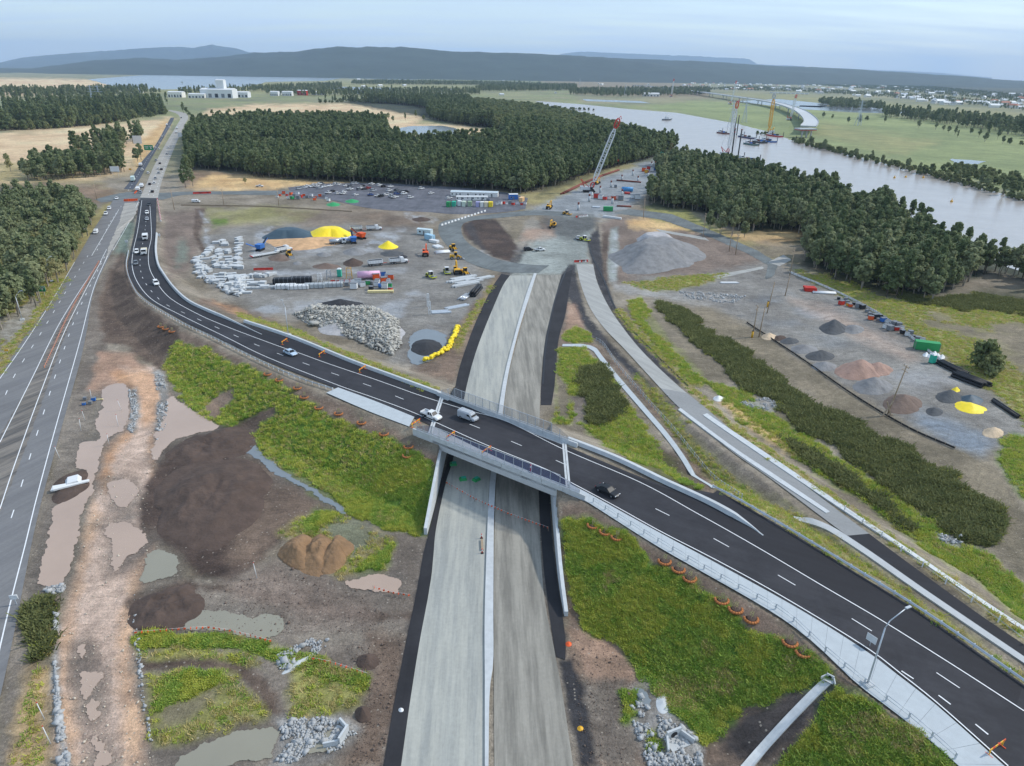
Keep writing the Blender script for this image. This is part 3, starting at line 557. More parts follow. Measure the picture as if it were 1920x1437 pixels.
# ------------------------------------------------------------------ sheets: water, roads
def sheet_poly(name, px, m, lift=0.04, rough=0.8, kind='structure', n=220, z=None, level=False, smooth=False):
    "closed outline in photo pixels -> ground sheet with a natural edge"
    P = np.asarray(px, float); k = len(P); P = np.vstack([P, P, P])
    if smooth:
        q = crom(np.vstack([P[k-2:k], P[:k], P[:3]]), n*2); A0, A1 = P[0], P[k-1]
        i0 = int(((q[:n]-A0)**2).sum(1).argmin()); i1 = n+int(((q[n:]-A0)**2).sum(1).argmin()); q = q[i0:i1]; n = len(q)
    else:
        P = P[:k+1]; s = np.r_[0, np.cumsum(np.linalg.norm(np.diff(P, axis=0), axis=1))]; u = np.linspace(0, s[-1], n, endpoint=False)
        q = np.column_stack([np.interp(u, s, P[:, 0]), np.interp(u, s, P[:, 1])])
    w = G(q[:, 0], q[:, 1]) if z is None else np.column_stack([hit(q[:, 0], q[:, 1], z), np.full(n, z)])
    c = w[:, :2].mean(0)
    if rough:
        w[:, 0] += (fbm(w[:, 0]/(rough*3), w[:, 1]/(rough*3), 31, 4)-.5)*2.2*rough; w[:, 1] += (fbm(w[:, 0]/(rough*3)+50, w[:, 1]/(rough*3), 32, 4)-.5)*2.2*rough
        w[:, 0] += (fbm(w[:, 0]/rough*1.6, w[:, 1]/rough*1.6, 33, 3)-.5)*.9*rough; w[:, 1] += (fbm(w[:, 0]/rough*1.6+9, w[:, 1]/rough*1.6, 34, 3)-.5)*.9*rough
    zz = w[:, 2]+lift
    if level: zz = np.full(n, float(w[:, 2].min())+lift)
    import bmesh
    bm = bmesh.new(); vs = [bm.verts.new((w[i, 0], w[i, 1], zz[i])) for i in range(n)]
    f = bm.faces.new(vs); bm.normal_update(); bmesh.ops.triangulate(bm, faces=[f], ngon_method='EAR_CLIP')
    bm.normal_update()
    for f in bm.faces:
        if f.normal.z < 0: f.normal_flip()
    me = bpy.data.meshes.new(name); bm.to_mesh(me); bm.free(); me.materials.append(m)
    o = bpy.data.objects.new(name, me); COL.objects.link(o); o['kind'] = kind; return o
def water_mat(name, rgb, rough=.08, bump=.02, scale=.35, var=.1):
    m = mat(name, rgb, rough, var, .05, bump, spec=.5, bscale=scale); return m
M_RIVER = water_mat('river_water', (164,157,150), .24, .10, .18); M_LAKE = water_mat('lake_water', (120,128,132), .2, .03, .2)
M_POND = water_mat('muddy_puddle', (176,154,137), .09, .012, .6); M_POND2 = water_mat('grey_green_puddle', (142,138,122), .07, .012, .6)
struct(sheet_poly('river', [(1004,190),(1080,195),(1180,205),(1270,212),(1380,232),(1430,245),(1482,262),(1560,282),(1650,305),(1740,325),(1830,350),(1920,374),(2100,420),(2300,470),(2300,620),(1920,512),(1700,440),(1500,375),(1400,340),(1300,308),(1272,292),(1268,276),(1200,244),(1100,215),(1030,199)], M_RIVER, .10, 3, z=0, n=500))
struct(sheet_poly('lake', [(165,149),(300,139),(420,136),(560,134),(760,134),(880,139),(890,146),(760,150),(640,147),(610,152),(500,154),(470,162),(390,166),(330,168),(250,168),(200,159)], M_LAKE, .12, 14, z=0, n=400))
for q in ([(735,243),(770,237),(830,236),(862,243),(850,252),(800,256),(770,250),(745,252)], [(1500,198),(1640,202),(1700,208),(1700,214),(1600,211),(1500,205)], [(1780,298),(1850,303),(1830,309),(1790,306)], [(1806,314),(1832,316),(1826,323),(1808,320)], [(1090,186),(1200,190),(1220,194),(1100,190)], [(600,162),(760,166),(740,170),(620,168)], [(1380,190),(1460,186),(1560,196),(1540,202),(1440,198)]):
    struct(sheet_poly('pond', q, M_LAKE, .11, 3, z=0, n=120))
PUD = list(zip([M_POND, M_POND, M_POND, M_POND, M_POND, M_POND, M_POND, M_POND, M_POND2, M_POND2, M_POND, M_LAKE, M_POND2, M_POND2, M_LAKE, M_LAKE, M_POND2], PUDQ))
for m_, q in PUD: struct(sheet_poly('puddle', q, m_, .045, .85, n=320, smooth=True))
def strip(name, A, B, m, lift=.05, across=6, onH=True, kind='structure', deck=True):
    "ribbon between two world polylines (n,2+)"
    n = len(A); t = np.linspace(0, 1, across+1)
    P = A[:, None, :2]*(1-t)[None, :, None]+B[:, None, :2]*t[None, :, None]
    z = HF(P[..., 0], P[..., 1], deck=deck)+lift if onH else (A[:, None, 2]*(1-t)[None, :]+B[:, None, 2]*t[None, :])+lift
    co = np.concatenate([P, z[..., None]], -1).reshape(-1, 3); w = across+1
    i = (np.arange(n-1)[:, None]*w+np.arange(across)[None, :]).ravel(); qd = np.stack([i, i+1, i+w+1, i+w], -1)
    me = grid_mesh(name, co, qd); me.materials.append(m)
    if me.polygons[0].normal.z < 0: me.flip_normals()
    o = bpy.data.objects.new(name, me); COL.objects.link(o)
    if kind: o['kind'] = kind
    return o
def pxline(pts, n=60, z=None):
    "photo polyline -> world polyline on the ground, smooth"
    P = np.asarray(pts, float); w = G(P[:, 0], P[:, 1], True) if z is None else np.column_stack([hit(P[:, 0], P[:, 1], z), np.full(len(P), z)])
    return crom(w, n)
def offs(L, d):
    T = np.gradient(L[:, :2], axis=0); T /= np.linalg.norm(T, axis=1)[:, None]+1e-9
    Q = L.copy(); Q[:, 0] -= T[:, 1]*d; Q[:, 1] += T[:, 0]*d; return Q
def band(name, pts, width, m, lift, n=80, across=1, kind='structure', z=None):
    L = pxline(pts, n, z); return strip(name, offs(L, width/2), offs(L, -width/2), m, lift, across, kind=kind)
def dashes(name, pts, width, m, lift, on=3.0, gap=9.0, n=400, start=0):
    "a broken line: one object, each dash its own quad"
    L = pxline(pts, n); s = np.r_[0, np.cumsum(np.linalg.norm(np.diff(L[:, :2], axis=0), axis=1))]; b = MB().mat(m); q = start
    while q+on < s[-1]:
        e = [np.array([np.interp(x, s, L[:, j]) for j in range(2)]) for x in (q, q+on)]
        d = (e[1]-e[0])/on; nrm = np.array([-d[1], d[0]])*width/2
        c = [e[0]+nrm, e[0]-nrm, e[1]-nrm, e[1]+nrm]; z = HF(np.array([p[0] for p in c]), np.array([p[1] for p in c]), deck=True)+lift
        b._add([(p[0], p[1], zz) for p, zz in zip(c, z)], [(0, 1, 2, 3)]); q += on+gap
    o = b.obj(name); o['kind'] = 'structure'; return o
# ------------------------------------------------------------------ roads
def road_mat(name, rgb, tracks=.12, rgb2=None, rough=.9, tscale=.35, stretch=(1, .07, 1), rot=0.0, patch=.0):
    "pavement with lengthwise wheel-track streaks; rot = direction of travel (rad from +Y)"
    m = bpy.data.materials.new(name); m.use_nodes = True; t = m.node_tree; b = t.nodes['Principled BSDF']; n = t.nodes.new; l = t.links.new
    geo = n('ShaderNodeNewGeometry'); mp = n('ShaderNodeMapping'); mp.inputs['Rotation'].default_value = (0, 0, rot); mp.inputs['Scale'].default_value = (1, 1, 1); l(geo.outputs['Position'], mp.inputs[0])
    mp2 = n('ShaderNodeMapping'); mp2.inputs['Scale'].default_value = stretch; l(mp.outputs[0], mp2.inputs[0])
    f = None
    for vec, sc, am, dt in ((mp2.outputs[0], tscale*2.2, tracks, 8), (geo.outputs['Position'], .06, tracks*.8, 5), (geo.outputs['Position'], 1.8, .07, 6)):
        x = n('ShaderNodeTexNoise'); x.inputs['Scale'].default_value = sc; x.inputs['Detail'].default_value = dt; x.inputs['Roughness'].default_value = .65; l(vec, x.inputs['Vector'])
        r = n('ShaderNodeMapRange'); r.inputs[1].default_value = .3; r.inputs[2].default_value = .7; r.inputs[3].default_value = 1-am; r.inputs[4].default_value = 1+am; l(x.outputs['Fac'], r.inputs[0])
        if f is None: f = r.outputs[0]
        else:
            q = n('ShaderNodeMath'); q.operation = 'MULTIPLY'; l(f, q.inputs[0]); l(r.outputs[0], q.inputs[1]); f = q.outputs[0]
    s = n('ShaderNodeVectorMath'); s.operation = 'SCALE'; l(f, s.inputs['Scale'])
    if rgb2:
        x = n('ShaderNodeTexNoise'); x.inputs['Scale'].default_value = .11; x.inputs['Detail'].default_value = 7; x.inputs['Roughness'].default_value = .7; l(mp2.outputs[0] if patch else geo.outputs['Position'], x.inputs['Vector'])
        if patch: x.inputs['Scale'].default_value = patch
        r = n('ShaderNodeMapRange'); r.inputs[1].default_value = .42; r.inputs[2].default_value = .60; l(x.outputs['Fac'], r.inputs[0])
        mx = n('ShaderNodeMixRGB'); mx.inputs[1].default_value = (*lin(rgb), 1); mx.inputs[2].default_value = (*lin(rgb2), 1); l(r.outputs[0], mx.inputs[0]); l(mx.outputs[0], s.inputs[0])
    else: s.inputs[0].default_value = lin(rgb)
    l(s.outputs[0], b.inputs['Base Color']); b.inputs['Roughness'].default_value = rough; b.inputs['Specular IOR Level'].default_value = .3
    x = n('ShaderNodeTexNoise'); x.inputs['Scale'].default_value = 7; x.inputs['Detail'].default_value = 3; l(geo.outputs['Position'], x.inputs['Vector'])
    bp = n('ShaderNodeBump'); bp.inputs['Distance'].default_value = .02; bp.inputs['Strength'].default_value = .6; l(x.outputs['Fac'], bp.inputs['Height']); l(bp.outputs[0], b.inputs['Normal'])
    return m
MR_OVER = road_mat('overpass_asphalt', (56,56,60), .14, (46,46,50), .8, rot=math.radians(-62))
MR_SHOULD = road_mat('shoulder_asphalt', (41,41,45), .15, None, .8, rot=math.radians(-62))
MR_FWYL = road_mat('stabilised_gravel_pale', (172,172,163), .07, (150,152,147), .95, rot=math.radians(-2), patch=.5)
MR_FWYR = road_mat('stabilised_gravel_brown', (152,148,138), .10, (122,119,111), .95, rot=math.radians(-2), patch=.5)
MR_GRAV = road_mat('gravel_road', (168,168,163), .07, (154,154,150), .95, rot=math.radians(-30), patch=.4)
MR_OLD = road_mat('old_highway_asphalt', (122,122,122), .09, (112,112,113), .9, rot=math.radians(22), patch=.35)
MR_OLDP = road_mat('pale_concrete_road', (170,166,158), .12, (150,147,140), .9, rot=math.radians(22), patch=.35)
MR_NAVY = road_mat('dark_highway_asphalt', (78,82,90), .14, None, .85, rot=math.radians(22))
MR_SIDE = road_mat('side_road_seal', (142,143,142), .06, None, .9, rot=math.radians(-50)); MR_VERGE = road_mat('black_motorway_edge', (50,50,53), .12, (42,42,45), .9, rot=math.radians(-2))
MR_HAUL = road_mat('haul_road', (112,118,118), .15, (98,103,103), .95, rot=math.radians(20))
MR_PARK = road_mat('car_park_asphalt', (104,105,112), .16, (86,88,94), .85)
def rowstrip(name, rows, m, lift, n=120, across=6, z=0.0):
    "rows of (left px, right px)"
    a = np.array([hit(*r[0], z) for r in rows]); b = np.array([hit(*r[1], z) for r in rows])
    f = crom(np.hstack([(a+b)/2, a, b]), n)
    return strip(name, np.column_stack([f[:, 2:4], np.zeros(n)]), np.column_stack([f[:, 4:6], np.zeros(n)]), m, lift, across, deck=False)
# motorway under construction
rowstrip('motorway_carriageway', [((736,1560),(909,1560)),((752,1437),(909,1437)),((778,1253),(909,1269)),((793,1162),(909,1160)),((809,1081),(911,1080)),((818,987),(914,987)),((842,870),(921,870)),((876,720),(943,720)),((897,644),(962,644)),((919,591),(976,591)),((942,538),(994,538)),((956,517),(1001,517))], MR_FWYL, .05, 160)
rowstrip('motorway_carriageway', [((927,1560),(1092,1560)),((927,1437),(1075,1437)),((926,1310),(1056,1310)),((926,1222),(1040,1222)),((926,1096),(1018,1096)),((929,929),(1010,929)),((934,870),(1010,870)),((951,720),(1014,720)),((970,640),(1022,640)),((984,590),(1033,590)),((997,540),(1046,540)),((1006,517),(1053,516))], MR_FWYR, .05, 160)
rowstrip('motorway_verge', [((706,1520),(742,1520)),((719,1437),(752,1437)),((740,1316),(769,1316)),((762,1203),(787,1203)),((781,1112),(804,1112)),((794,1040),(812,1050)),((804,1000),(818,990)),((826,910),(836,905)),((842,850),(852,850)),((855,720),(876,720)),((874,652),(896,650)),((898,591),(919,591)),((924,538),(942,538)),((940,514),(956,517))], MR_VERGE, .06, 160, 3)
rowstrip('motorway_verge', [((1010,880),(1028,880)),((1012,960),(1031,960)),((1018,1050),(1040,1060)),((1026,1120),(1051,1130)),((1036,1190),(1060,1200)),((1043,1232),(1060,1238))], MR_VERGE, .06, 60, 3)  # dark edge below the right wall; its black also stands in for wall shadow
rowstrip('motorway_verge', [((1014,760),(1034,760)),((1015,720),(1040,720)),((1022,640),(1047,640)),((1033,590),(1060,590)),((1046,540),(1067,545)),((1053,516),(1074,505))], MR_VERGE, .055, 60, 3)
# concrete median kerb along the motorway, a low upstand
def upstand(name, rowsL, rowsR, h, m, z=0.0, n=90, cls=None):
    a = crom(np.array([hit(*p, z) for p in rowsL]), n); b = crom(np.array([hit(*p, z) for p in rowsR]), n)
    za = HF(a[:, 0], a[:, 1]); zb = HF(b[:, 0], b[:, 1]); mb = MB().mat(m); zm = np.convolve(np.pad((za+zb)/2, 4, 'edge'), np.ones(9)/9, 'valid'); za = np.maximum(za, zm); zb = np.maximum(zb, zm)
    rings = []
    for i in range(n):
        z0, z1 = za[i], zb[i]
        rings.append([(a[i, 0], a[i, 1], z0-.3), (a[i, 0], a[i, 1], z0+h), (b[i, 0], b[i, 1], z1+h), (b[i, 0], b[i, 1], z1-.3)])
    mb.loft(rings); return mb.obj(name)
struct(upstand('median_kerb', [(909,1440),(909,1300),(909,1269),(909,1144),(914,987),(917,929),(921,880),(943,720),(966,626),(985,559),(1001,514)], [(916,1440),(918,1300),(925,1240),(925,1144),(926,987),(928,929),(932,880),(950,720),(971,626),(992,559),(1006,514)], .35, M_CONC2))
band('drain_groove', [(1018,720),(1024,644),(1040,565),(1056,520),(1066,500)], .5, M_BLACK, .06, 50)
band('drain_groove', [(1290,724),(1225,660),(1172,604),(1150,570),(1130,520),(1110,480),(1104,455)], .5, M_BLACK, .06, 50)
# overpass surface
strip('overpass_road', ovA, ovB, MR_OVER, .02, 8)
OZ = lambda P: np.column_stack([P[:, :2], HF(P[:, 0], P[:, 1])])
# dark shoulder north of the edge line, from the bend down to the right edge
shN = pxline([(293,500),(306,522),(330,551),(378,580),(456,611),(550,640),(655,682),(820,744),(945,795),(1062,840),(1240,913),(1340,930),(1440,978),(1600,1075),(1741,1164),(1918,1286)], 160)
shL = pxline([(281,500),(290,520),(318,558),(372,590),(480,634),(562,663),(604,678.5),(700,711),(793,744),(950,791),(1056,843),(1200,905),(1420,1026),(1540,1097),(1661,1169),(1790,1250),(1905,1326)], 160)
strip('road_shoulder', shL, shN, MR_SHOULD, .03, 3)
# lines
band('road_edge_line', [(281,384),(284,440),(279,470),(279,496),(288,520),(316,557),(370,589),(425,613),(480,634),(536,654.5),(562,663),(604,678.5),(652,695),(700,711),(745,727),(793,744),(870,768),(950,791),(1056,843),(1200,905),(1310,965),(1420,1027),(1540,1098),(1661,1169),(1790,1250),(1920,1334)], .18, M_LINE, .075, 320)
band('road_edge_line', [(266,376),(259,428),(250,470),(248,500),(258,530),(285,562),(340,592),(420,631),(500,670),(626,720),(700,746),(777,775),(900,830),(1020,879),(1064,902),(1150,948),(1242,999),(1360,1060),(1470,1121),(1621,1213),(1690,1265),(1761,1322),(1890,1437)], .18, M_LINE, .075, 320)
dashes('lane_dashes', [(275,400),(271,440),(264,475),(263,502),(272,530),(305,567),(360,594),(430,625),(502,656),(596,691),(704,728),(763,752),(898,803),(972,834),(1047,866),(1089,886),(1266,973),(1366,1026),(1472,1087),(1589,1156),(1711,1233),(1842,1320),(1960,1405)], .16, M_LINE, .075, 3.0, 9.0, start=2)
dashes('turn_lane_dashes', [(1690,1259),(1760,1305),(1830,1360),(1910,1425)], .2, M_LINE, .075, 1.6, 3.2)
# side road
def sidx(u, v):
    uu, vv, _ = proj(siC[:, 0], siC[:, 1], siC[:, 2]); return int(((uu-u)**2+(vv-v)**2).argmin())
k1, k2 = sidx(1262, 735), sidx(1615, 1000)
strip('side_road', siA[:k1+1], siB[:k1+1], MR_GRAV, .03, 5); strip('side_road', siA[k1:k2+1], siB[k1:k2+1], MR_SIDE, .035, 5); strip('side_road', siA[k2:], siB[k2:], MR_SHOULD, .03, 5)
# haul road bend
rowstrip('haul_road', [((1062,398),(1056,406)),((1000,395),(1000,404)),((924,402),(924,410)),((872,408),(880,415)),((830,416),(866,424)),((822,430),(866,438)),((828,448),(874,452)),((850,472),(892,466)),((880,493),(926,484)),((925,508),(964,493)),((965,512),(1000,497)),((1010,512),(1030,498))], MR_HAUL, .05, 140)
# old highway
rowstrip('highway', [((-60,800),(60,1100)),((-8,718),(98,870)),((0,707),(112,815)),((43,637),(150,680)),((72,598),(163,620)),((100,557),(177,545)),((147,480),(206,480)),((176,430),(232,430)),((196,400),(248,396)),((212,376),(264,374))][2:], MR_OLD, .05, 120, 8)
rowstrip('highway', [((-260,1330),(-30,1437)),((-180,1100),(21,1215)),((-110,950),(66,990)),((-60,830),(98,866)),((0,707),(112,815))], MR_OLD, .051, 60, 8)
rowstrip('highway_bend', [((232,355),(250,356)),((246,337),(264,333)),((264,306),(280,304)),((293,270),(302,267)),((315,230),(323,230)),((320,221),(327,221))], MR_NAVY, .06, 80, 4)
rowstrip('highway_bend', [((262,372),(296,372)),((274,346),(303,342)),((290,309),(316,305)),((313,266),(331,268)),((333,233),(347,233)),((338,222),(353,221)),((330,213),(346,212)),((312,207),(318,206.5))], MR_OLDP, .055, 90, 4)
rowstrip('cross_street', [((178,374),(190,380)),((214,365),(220,377)),((250,360),(256,376)),((296,362),(298,376)),((345,360),(345,366)),((420,359),(420,365)),((500,358),(500,366)),((560,358),(560,366))], MR_HAUL, .04, 80, 3)
rowstrip('car_park', [((540,352),(550,372)),((600,345),(610,374)),((700,344),(700,392)),((800,348),(800,398)),((860,352),(860,402)),((950,362),(945,398)),((990,372),(985,392))], MR_PARK, .045, 80, 4)
sheet_poly('access_road', [(1150,400),(1180,392),(1260,402),(1340,435),(1420,470),(1460,495),(1450,520),(1435,525),(1440,498),(1400,475),(1320,440),(1240,412),(1180,404)], MR_HAUL, .05, .6, n=160)
for q in ([(1440,492),(1470,478),(1484,488),(1462,500)], [(1335,518),(1430,500),(1432,504),(1345,524)], [(1230,430),(1320,445),(1330,452),(1240,436)]): sheet_poly('gravel_track', q, MR_GRAV, .06, .5, n=80)
# highway markings
M_MEDIAN = road_mat('median_dirt', (128,122,114), .18, (92,90,88), .95, rot=math.radians(22), patch=.6)
sheet_poly('median', [(186,494),(168,530),(150,565),(118,640),(80,752),(40,862),(-10,985),(-10,835),(60,712),(112,612),(152,546),(180,500)], M_MEDIAN, .065, .25, n=160)
sheet_poly('old_lane', [(234,381),(262,380),(252,408),(232,430),(214,462),(196,492),(206,458),(222,420)], MR_OLDP, .068, .6, n=120)
for q in ([(140,492),(96,567),(45,646),(-4,716)], [(202,480),(176,540),(150,640),(105,800),(70,930),(48,1020),(20,1130),(-8,1250)], [(180,500),(150,545),(110,610),(60,710),(0,830)], [(190,490),(160,545),(120,625),(75,740),(30,865),(0,955)], [(212,470),(246,410),(260,378)], [(172,480),(222,395)], [(188,492),(200,468)]): band('highway_edge_line', q, .2, M_LINE, .075, 60)
for q in ([(165,480),(125,545),(80,620),(30,700),(0,765)], [(196,482),(165,545),(140,600),(112,680),(85,765),(60,845),(30,945),(0,1035)], [(182,470),(205,420),(228,386)]): dashes('highway_lane_dashes', q, .2, M_LINE, .075, 3, 9)
for q in ([(240,358),(256,333),(272,306),(298,268),(320,230)], [(278,366),(296,318),(322,262),(340,230)], [(288,368),(304,326),(326,268)]): dashes('highway_lane_dashes', q, .25, M_LINE, .085, 4, 10)
# concrete footpaths
def path(name, rowsL, rowsR, z, m, lift=.10, n=120):
    L = np.array([hit(*p, zz) for p, zz in zip(rowsL, z)]); Rr = np.array([hit(*p, zz) for p, zz in zip(rowsR, z)])
    f = crom(np.hstack([(L+Rr)/2, L, Rr]), n); return strip(name, f[:, 2:4], f[:, 4:6], m, lift, 4)
def slab_mat():
    m = mat('footpath_concrete', (178,185,188), .85, .08, .8, .003); t = m.node_tree; b = t.nodes['Principled BSDF']
    return m
M_PATH = slab_mat()
# footpath as individual bays with recessed joints
def footpath(name, rowsL, rowsR, z, bay, lift=.12, gap=.03, n=200):
    L = np.array([hit(*p, zz) for p, zz in zip(rowsL, z)]); Rr = np.array([hit(*p, zz) for p, zz in zip(rowsR, z)])
    f = crom(np.hstack([(L+Rr)/2, L, Rr]), n); s = np.r_[0, np.cumsum(np.linalg.norm(np.diff(f[:, :2], axis=0), axis=1))]
    root = strip(name, f[:, 2:4], f[:, 4:6], mat('joint_concrete', (150,154,154), .9), lift-.06, 3)
    q = 0.0
    while q < s[-1]-bay*.5:
        e = min(q+bay-gap, s[-1]); c = []
        for x in (q, e): c.append([np.interp(x, s, f[:, j]) for j in range(2, 6)])
        poly = [(c[0][0], c[0][1]), (c[0][2], c[0][3]), (c[1][2], c[1][3]), (c[1][0], c[1][1])]
        zz = HF(np.array([p[0] for p in poly]), np.array([p[1] for p in poly]), deck=True)
        b = MB().mat(M_PATH); b.loft([[(p[0], p[1], z_+lift-.07) for p, z_ in zip(poly, zz)], [(p[0], p[1], z_+lift) for p, z_ in zip(poly, zz)]]); b.obj('footpath_bay', root)
        q += bay
    return root
footpath('footpath', [(1064,906),(1112,931),(1242,1003),(1470,1126),(1621,1219),(1690,1271),(1761,1328),(1890,1444),(1990,1530)], [(1072,926),(1109,947),(1242,1031),(1470,1162),(1606,1280),(1660,1322),(1720,1370),(1800,1440),(1890,1530)], [7.5,7.5,7.5,7.4,7.2,7.1,7,7,7], 2.4)
footpath('footpath', [(634,728),(700,752),(777,783)], [(612,738),(690,772),(767,801)], [6.95,7.2,7.4], 3.6)
sp = footpath('garden_path', [(1054,650),(1090,651),(1110,657),(1122,672),(1150,708),(1200,766),(1250,820),(1290,866),(1326,912),(1333,922)], [(1055,646),(1092,646),(1116,652),(1129,668),(1158,704),(1208,762),(1257,815),(1298,862),(1333,905),(1340,918)], [0,0,0,0,0,0,.6,2.0,5.0,6.2], 3.0)
sheet_poly('driveway', [(1325,930),(1345,922),(1400,950),(1440,975),(1420,990),(1370,970)], MR_SHOULD, .05, 0, n=80)
# kerbs of the side road
upstand('kerb', [(1272,763),(1360,839),(1440,902),(1544,982)], [(1277,760),(1366,836),(1447,898),(1551,979)], .16, M_CONC2, 2.2)['kind'] = 'structure'
upstand('kerb', [(1320,763),(1375,806),(1466,875),(1585,966),(1695,1048),(1830,1146),(1945,1224)], [(1328,760),(1383,802),(1474,870),(1593,962),(1703,1043),(1838,1140),(1953,1218)], .16, M_CONC2, 4.0)['kind'] = 'structure'
upstand('kerb', [(1490,958),(1520,966),(1560,985),(1620,1028),(1720,1105),(1830,1186),(1925,1254)], [(1492,965),(1516,973),(1552,992),(1612,1035),(1712,1112),(1822,1193),(1917,1261)], .12, M_CONC, 5.2)['kind'] = 'structure'
# ------------------------------------------------------------------ bridge
BR = Thing('overpass_bridge')
zt = 7.5
def at(u, v, z): p = hit(u, v, z); return Vector((p[0], p[1], z))
nA = at(803, 815, zt+1.0); nB = at(1067, 918, zt+1.0)           # near parapet, outer top edge
fA = at(829, 737, zt+.9); fB = at(1058, 821, zt+.9)               # far parapet, outer top edge
def bl(a, b, t): return a+(b-a)*t
def lvl(p, z): return Vector((p.x, p.y, z))
dk = BR.part('deck', M_CONC); q = [lvl(nA, 0), lvl(nB, 0), lvl(fB, 0), lvl(fA, 0)]
dk.loft([[(p.x, p.y, zt-.55) for p in q], [(p.x, p.y, zt-.06) for p in q]])
nd = (nB-nA).normalized(); up = Vector((0, 0, 1)); outn = Vector((nd.y, -nd.x, 0)).normalized()
if outn.dot((nA-fA)) < 0: outn = -outn
for k in range(6):
    t = k/5; a = bl(nA, fA, .02+.96*t); b = bl(nB, fB, .02+.96*t); g_ = BR.part('girder', M_CONC); g_.bar(lvl(a, zt-1.15), lvl(b, zt-1.15), .75, 1.2)
def parapet(a, b, h, o, name='parapet'):
    g_ = BR.part(name, M_CONC2); i = -o
    pr = lambda p: [(p.x, p.y, zt-1.0), (p.x, p.y, zt+h), (p.x+i.x*.32, p.y+i.y*.32, zt+h), (p.x+i.x*.42, p.y+i.y*.42, zt-.05), (p.x+i.x*.42, p.y+i.y*.42, zt-1.0)]
    n_ = 9
    for k in range(n_):
        p0 = bl(a, b, k/n_); p1 = bl(a, b, (k+1)/n_-.002)
        (g_ if k == 0 else BR.part(name, M_CONC2)).loft([pr(p0), pr(p1)])
fo = (fA-nA); fo.z = 0; fo = Vector((-outn.x, -outn.y, 0))
nA0 = lvl(nA+(nA-nB)*.13, 0); nB0 = lvl(nB+(nB-nA)*.10, 0); fA0 = lvl(fA+(fA-fB)*.04, 0); fB0 = lvl(fB+(fB-fA)*.10, 0)
parapet(nA0, nB0, .95, outn); parapet(fA0, fB0, .85, fo)
# expansion joints across the deck
for (a, b) in ((nA, fA), (nB, fB)):
    d = (b-a); d.z = 0
    for o_ in (-.32, .32):
        j = BR.part('expansion_joint', M_CONC2); j.bar(lvl(a, zt+.035)+d*.04+nd*o_, lvl(b, zt+.035)-d*.03+nd*o_, .42, .1)
# abutments
for s_, a, b in ((1, nA, fA), (-1, nB, fB)):
    ab = BR.part('abutment', M_CONC); o_ = nd*s_*1.4
    ab.bar(lvl(a, zt-1.9)+o_, lvl(b, zt-1.9)+o_, 2.2, 1.0); 
    wl = BR.part('abutment_wall', M_CONC2); o_ = nd*s_*(-.35); wl.bar(lvl(a, 2.8)+o_+outn*(-.2), lvl(b, 2.8)+o_-outn*(-.2), .5, 5.8)
wg = BR.part('wing_panel', M_CONC2); w0 = nA0; w1 = lvl(nA+nd*1.2, 0)
wg.loft([[tuple(lvl(w0, zt-.1)+outn*.05), tuple(lvl(w1, zt-.1)+outn*.05), tuple(lvl(w1, zt-2.6)+outn*.05)], [tuple(lvl(w0, zt-.1)-outn*.3), tuple(lvl(w1, zt-.1)-outn*.3), tuple(lvl(w1, zt-2.6)-outn*.3)]])
wg = BR.part('wing_panel', M_CONC2); w0 = nB0+nd*1.5; w1 = lvl(nB-nd*.6, 0)
wg.loft([[tuple(lvl(w0, zt-.1)+outn*.05), tuple(lvl(w1, zt-.1)+outn*.05), tuple(lvl(w1, zt-2.4)+outn*.05), tuple(lvl(bl(w1, w0, .55), zt-2.4)+outn*.05)], [tuple(lvl(w0, zt-.1)-outn*.3), tuple(lvl(w1, zt-.1)-outn*.3), tuple(lvl(w1, zt-2.4)-outn*.3), tuple(lvl(bl(w1, w0, .55), zt-2.4)-outn*.3)]])
br = BR.put((0, 0, 0), 0, 'concrete road bridge carrying the dark asphalt road over the unfinished motorway', 'bridge')
# mesh safety fences on the parapets
def mesh_mat(name, rgb, fac):
    m = bpy.data.materials.new(name); m.use_nodes = True; t = m.node_tree; b = t.nodes['Principled BSDF']; b.inputs['Base Color'].default_value = (*lin(rgb), 1); b.inputs['Roughness'].default_value = .5
    tr = t.nodes.new('ShaderNodeBsdfTransparent'); mx = t.nodes.new('ShaderNodeMixShader'); mx.inputs[0].default_value = fac
    t.links.new(tr.outputs[0], mx.inputs[1]); t.links.new(b.outputs[0], mx.inputs[2]); t.links.new(mx.outputs[0], t.nodes['Material Output'].inputs[0]); return m
M_MESHN = mesh_mat('fence_mesh_blue', (70,92,140), .45); M_MESHF = mesh_mat('fence_mesh_grey', (150,160,168), .30)
def fence(a, b, n, h, mm, label, z0, taper=True, nm='safety_fence'):
    r = bpy.data.objects.new(nm, None); COL.objects.link(r); tag(r, label, 'fence'); r.location = lvl(a, z0)
    def loc(p): return p-lvl(a, z0)
    pts = [bl(a, b, k/n) for k in range(n+1)]; hs = [h*(1 if 2 <= k <= n-2 or not taper else (.35 if k in (0, n) else .75)) for k in range(n+1)]
    for k, p in enumerate(pts): MB().mat(M_STEEL).bar(loc(lvl(p, z0)), loc(lvl(p, z0+hs[k])), .11).obj('post', r)
    for k in range(n):
        p0, p1 = pts[k], pts[k+1]
        MB().mat(mm)._add([loc(lvl(p0, z0+.08)), loc(lvl(p1, z0+.08)), loc(lvl(p1, z0+hs[k+1])), loc(lvl(p0, z0+hs[k]))], [(0, 1, 2, 3)]).obj('mesh_panel', r)
    for z_ in (.12, .42): MB().mat(M_STEEL).bar(loc(lvl(a, z0+z_)), loc(lvl(b, z0+z_)), .10, .10).obj('rail', r)
    MB().mat(M_STEEL).bar(loc(lvl(pts[2], z0+h)), loc(lvl(pts[-3], z0+h)), .07).obj('top_rail', r)
    return r
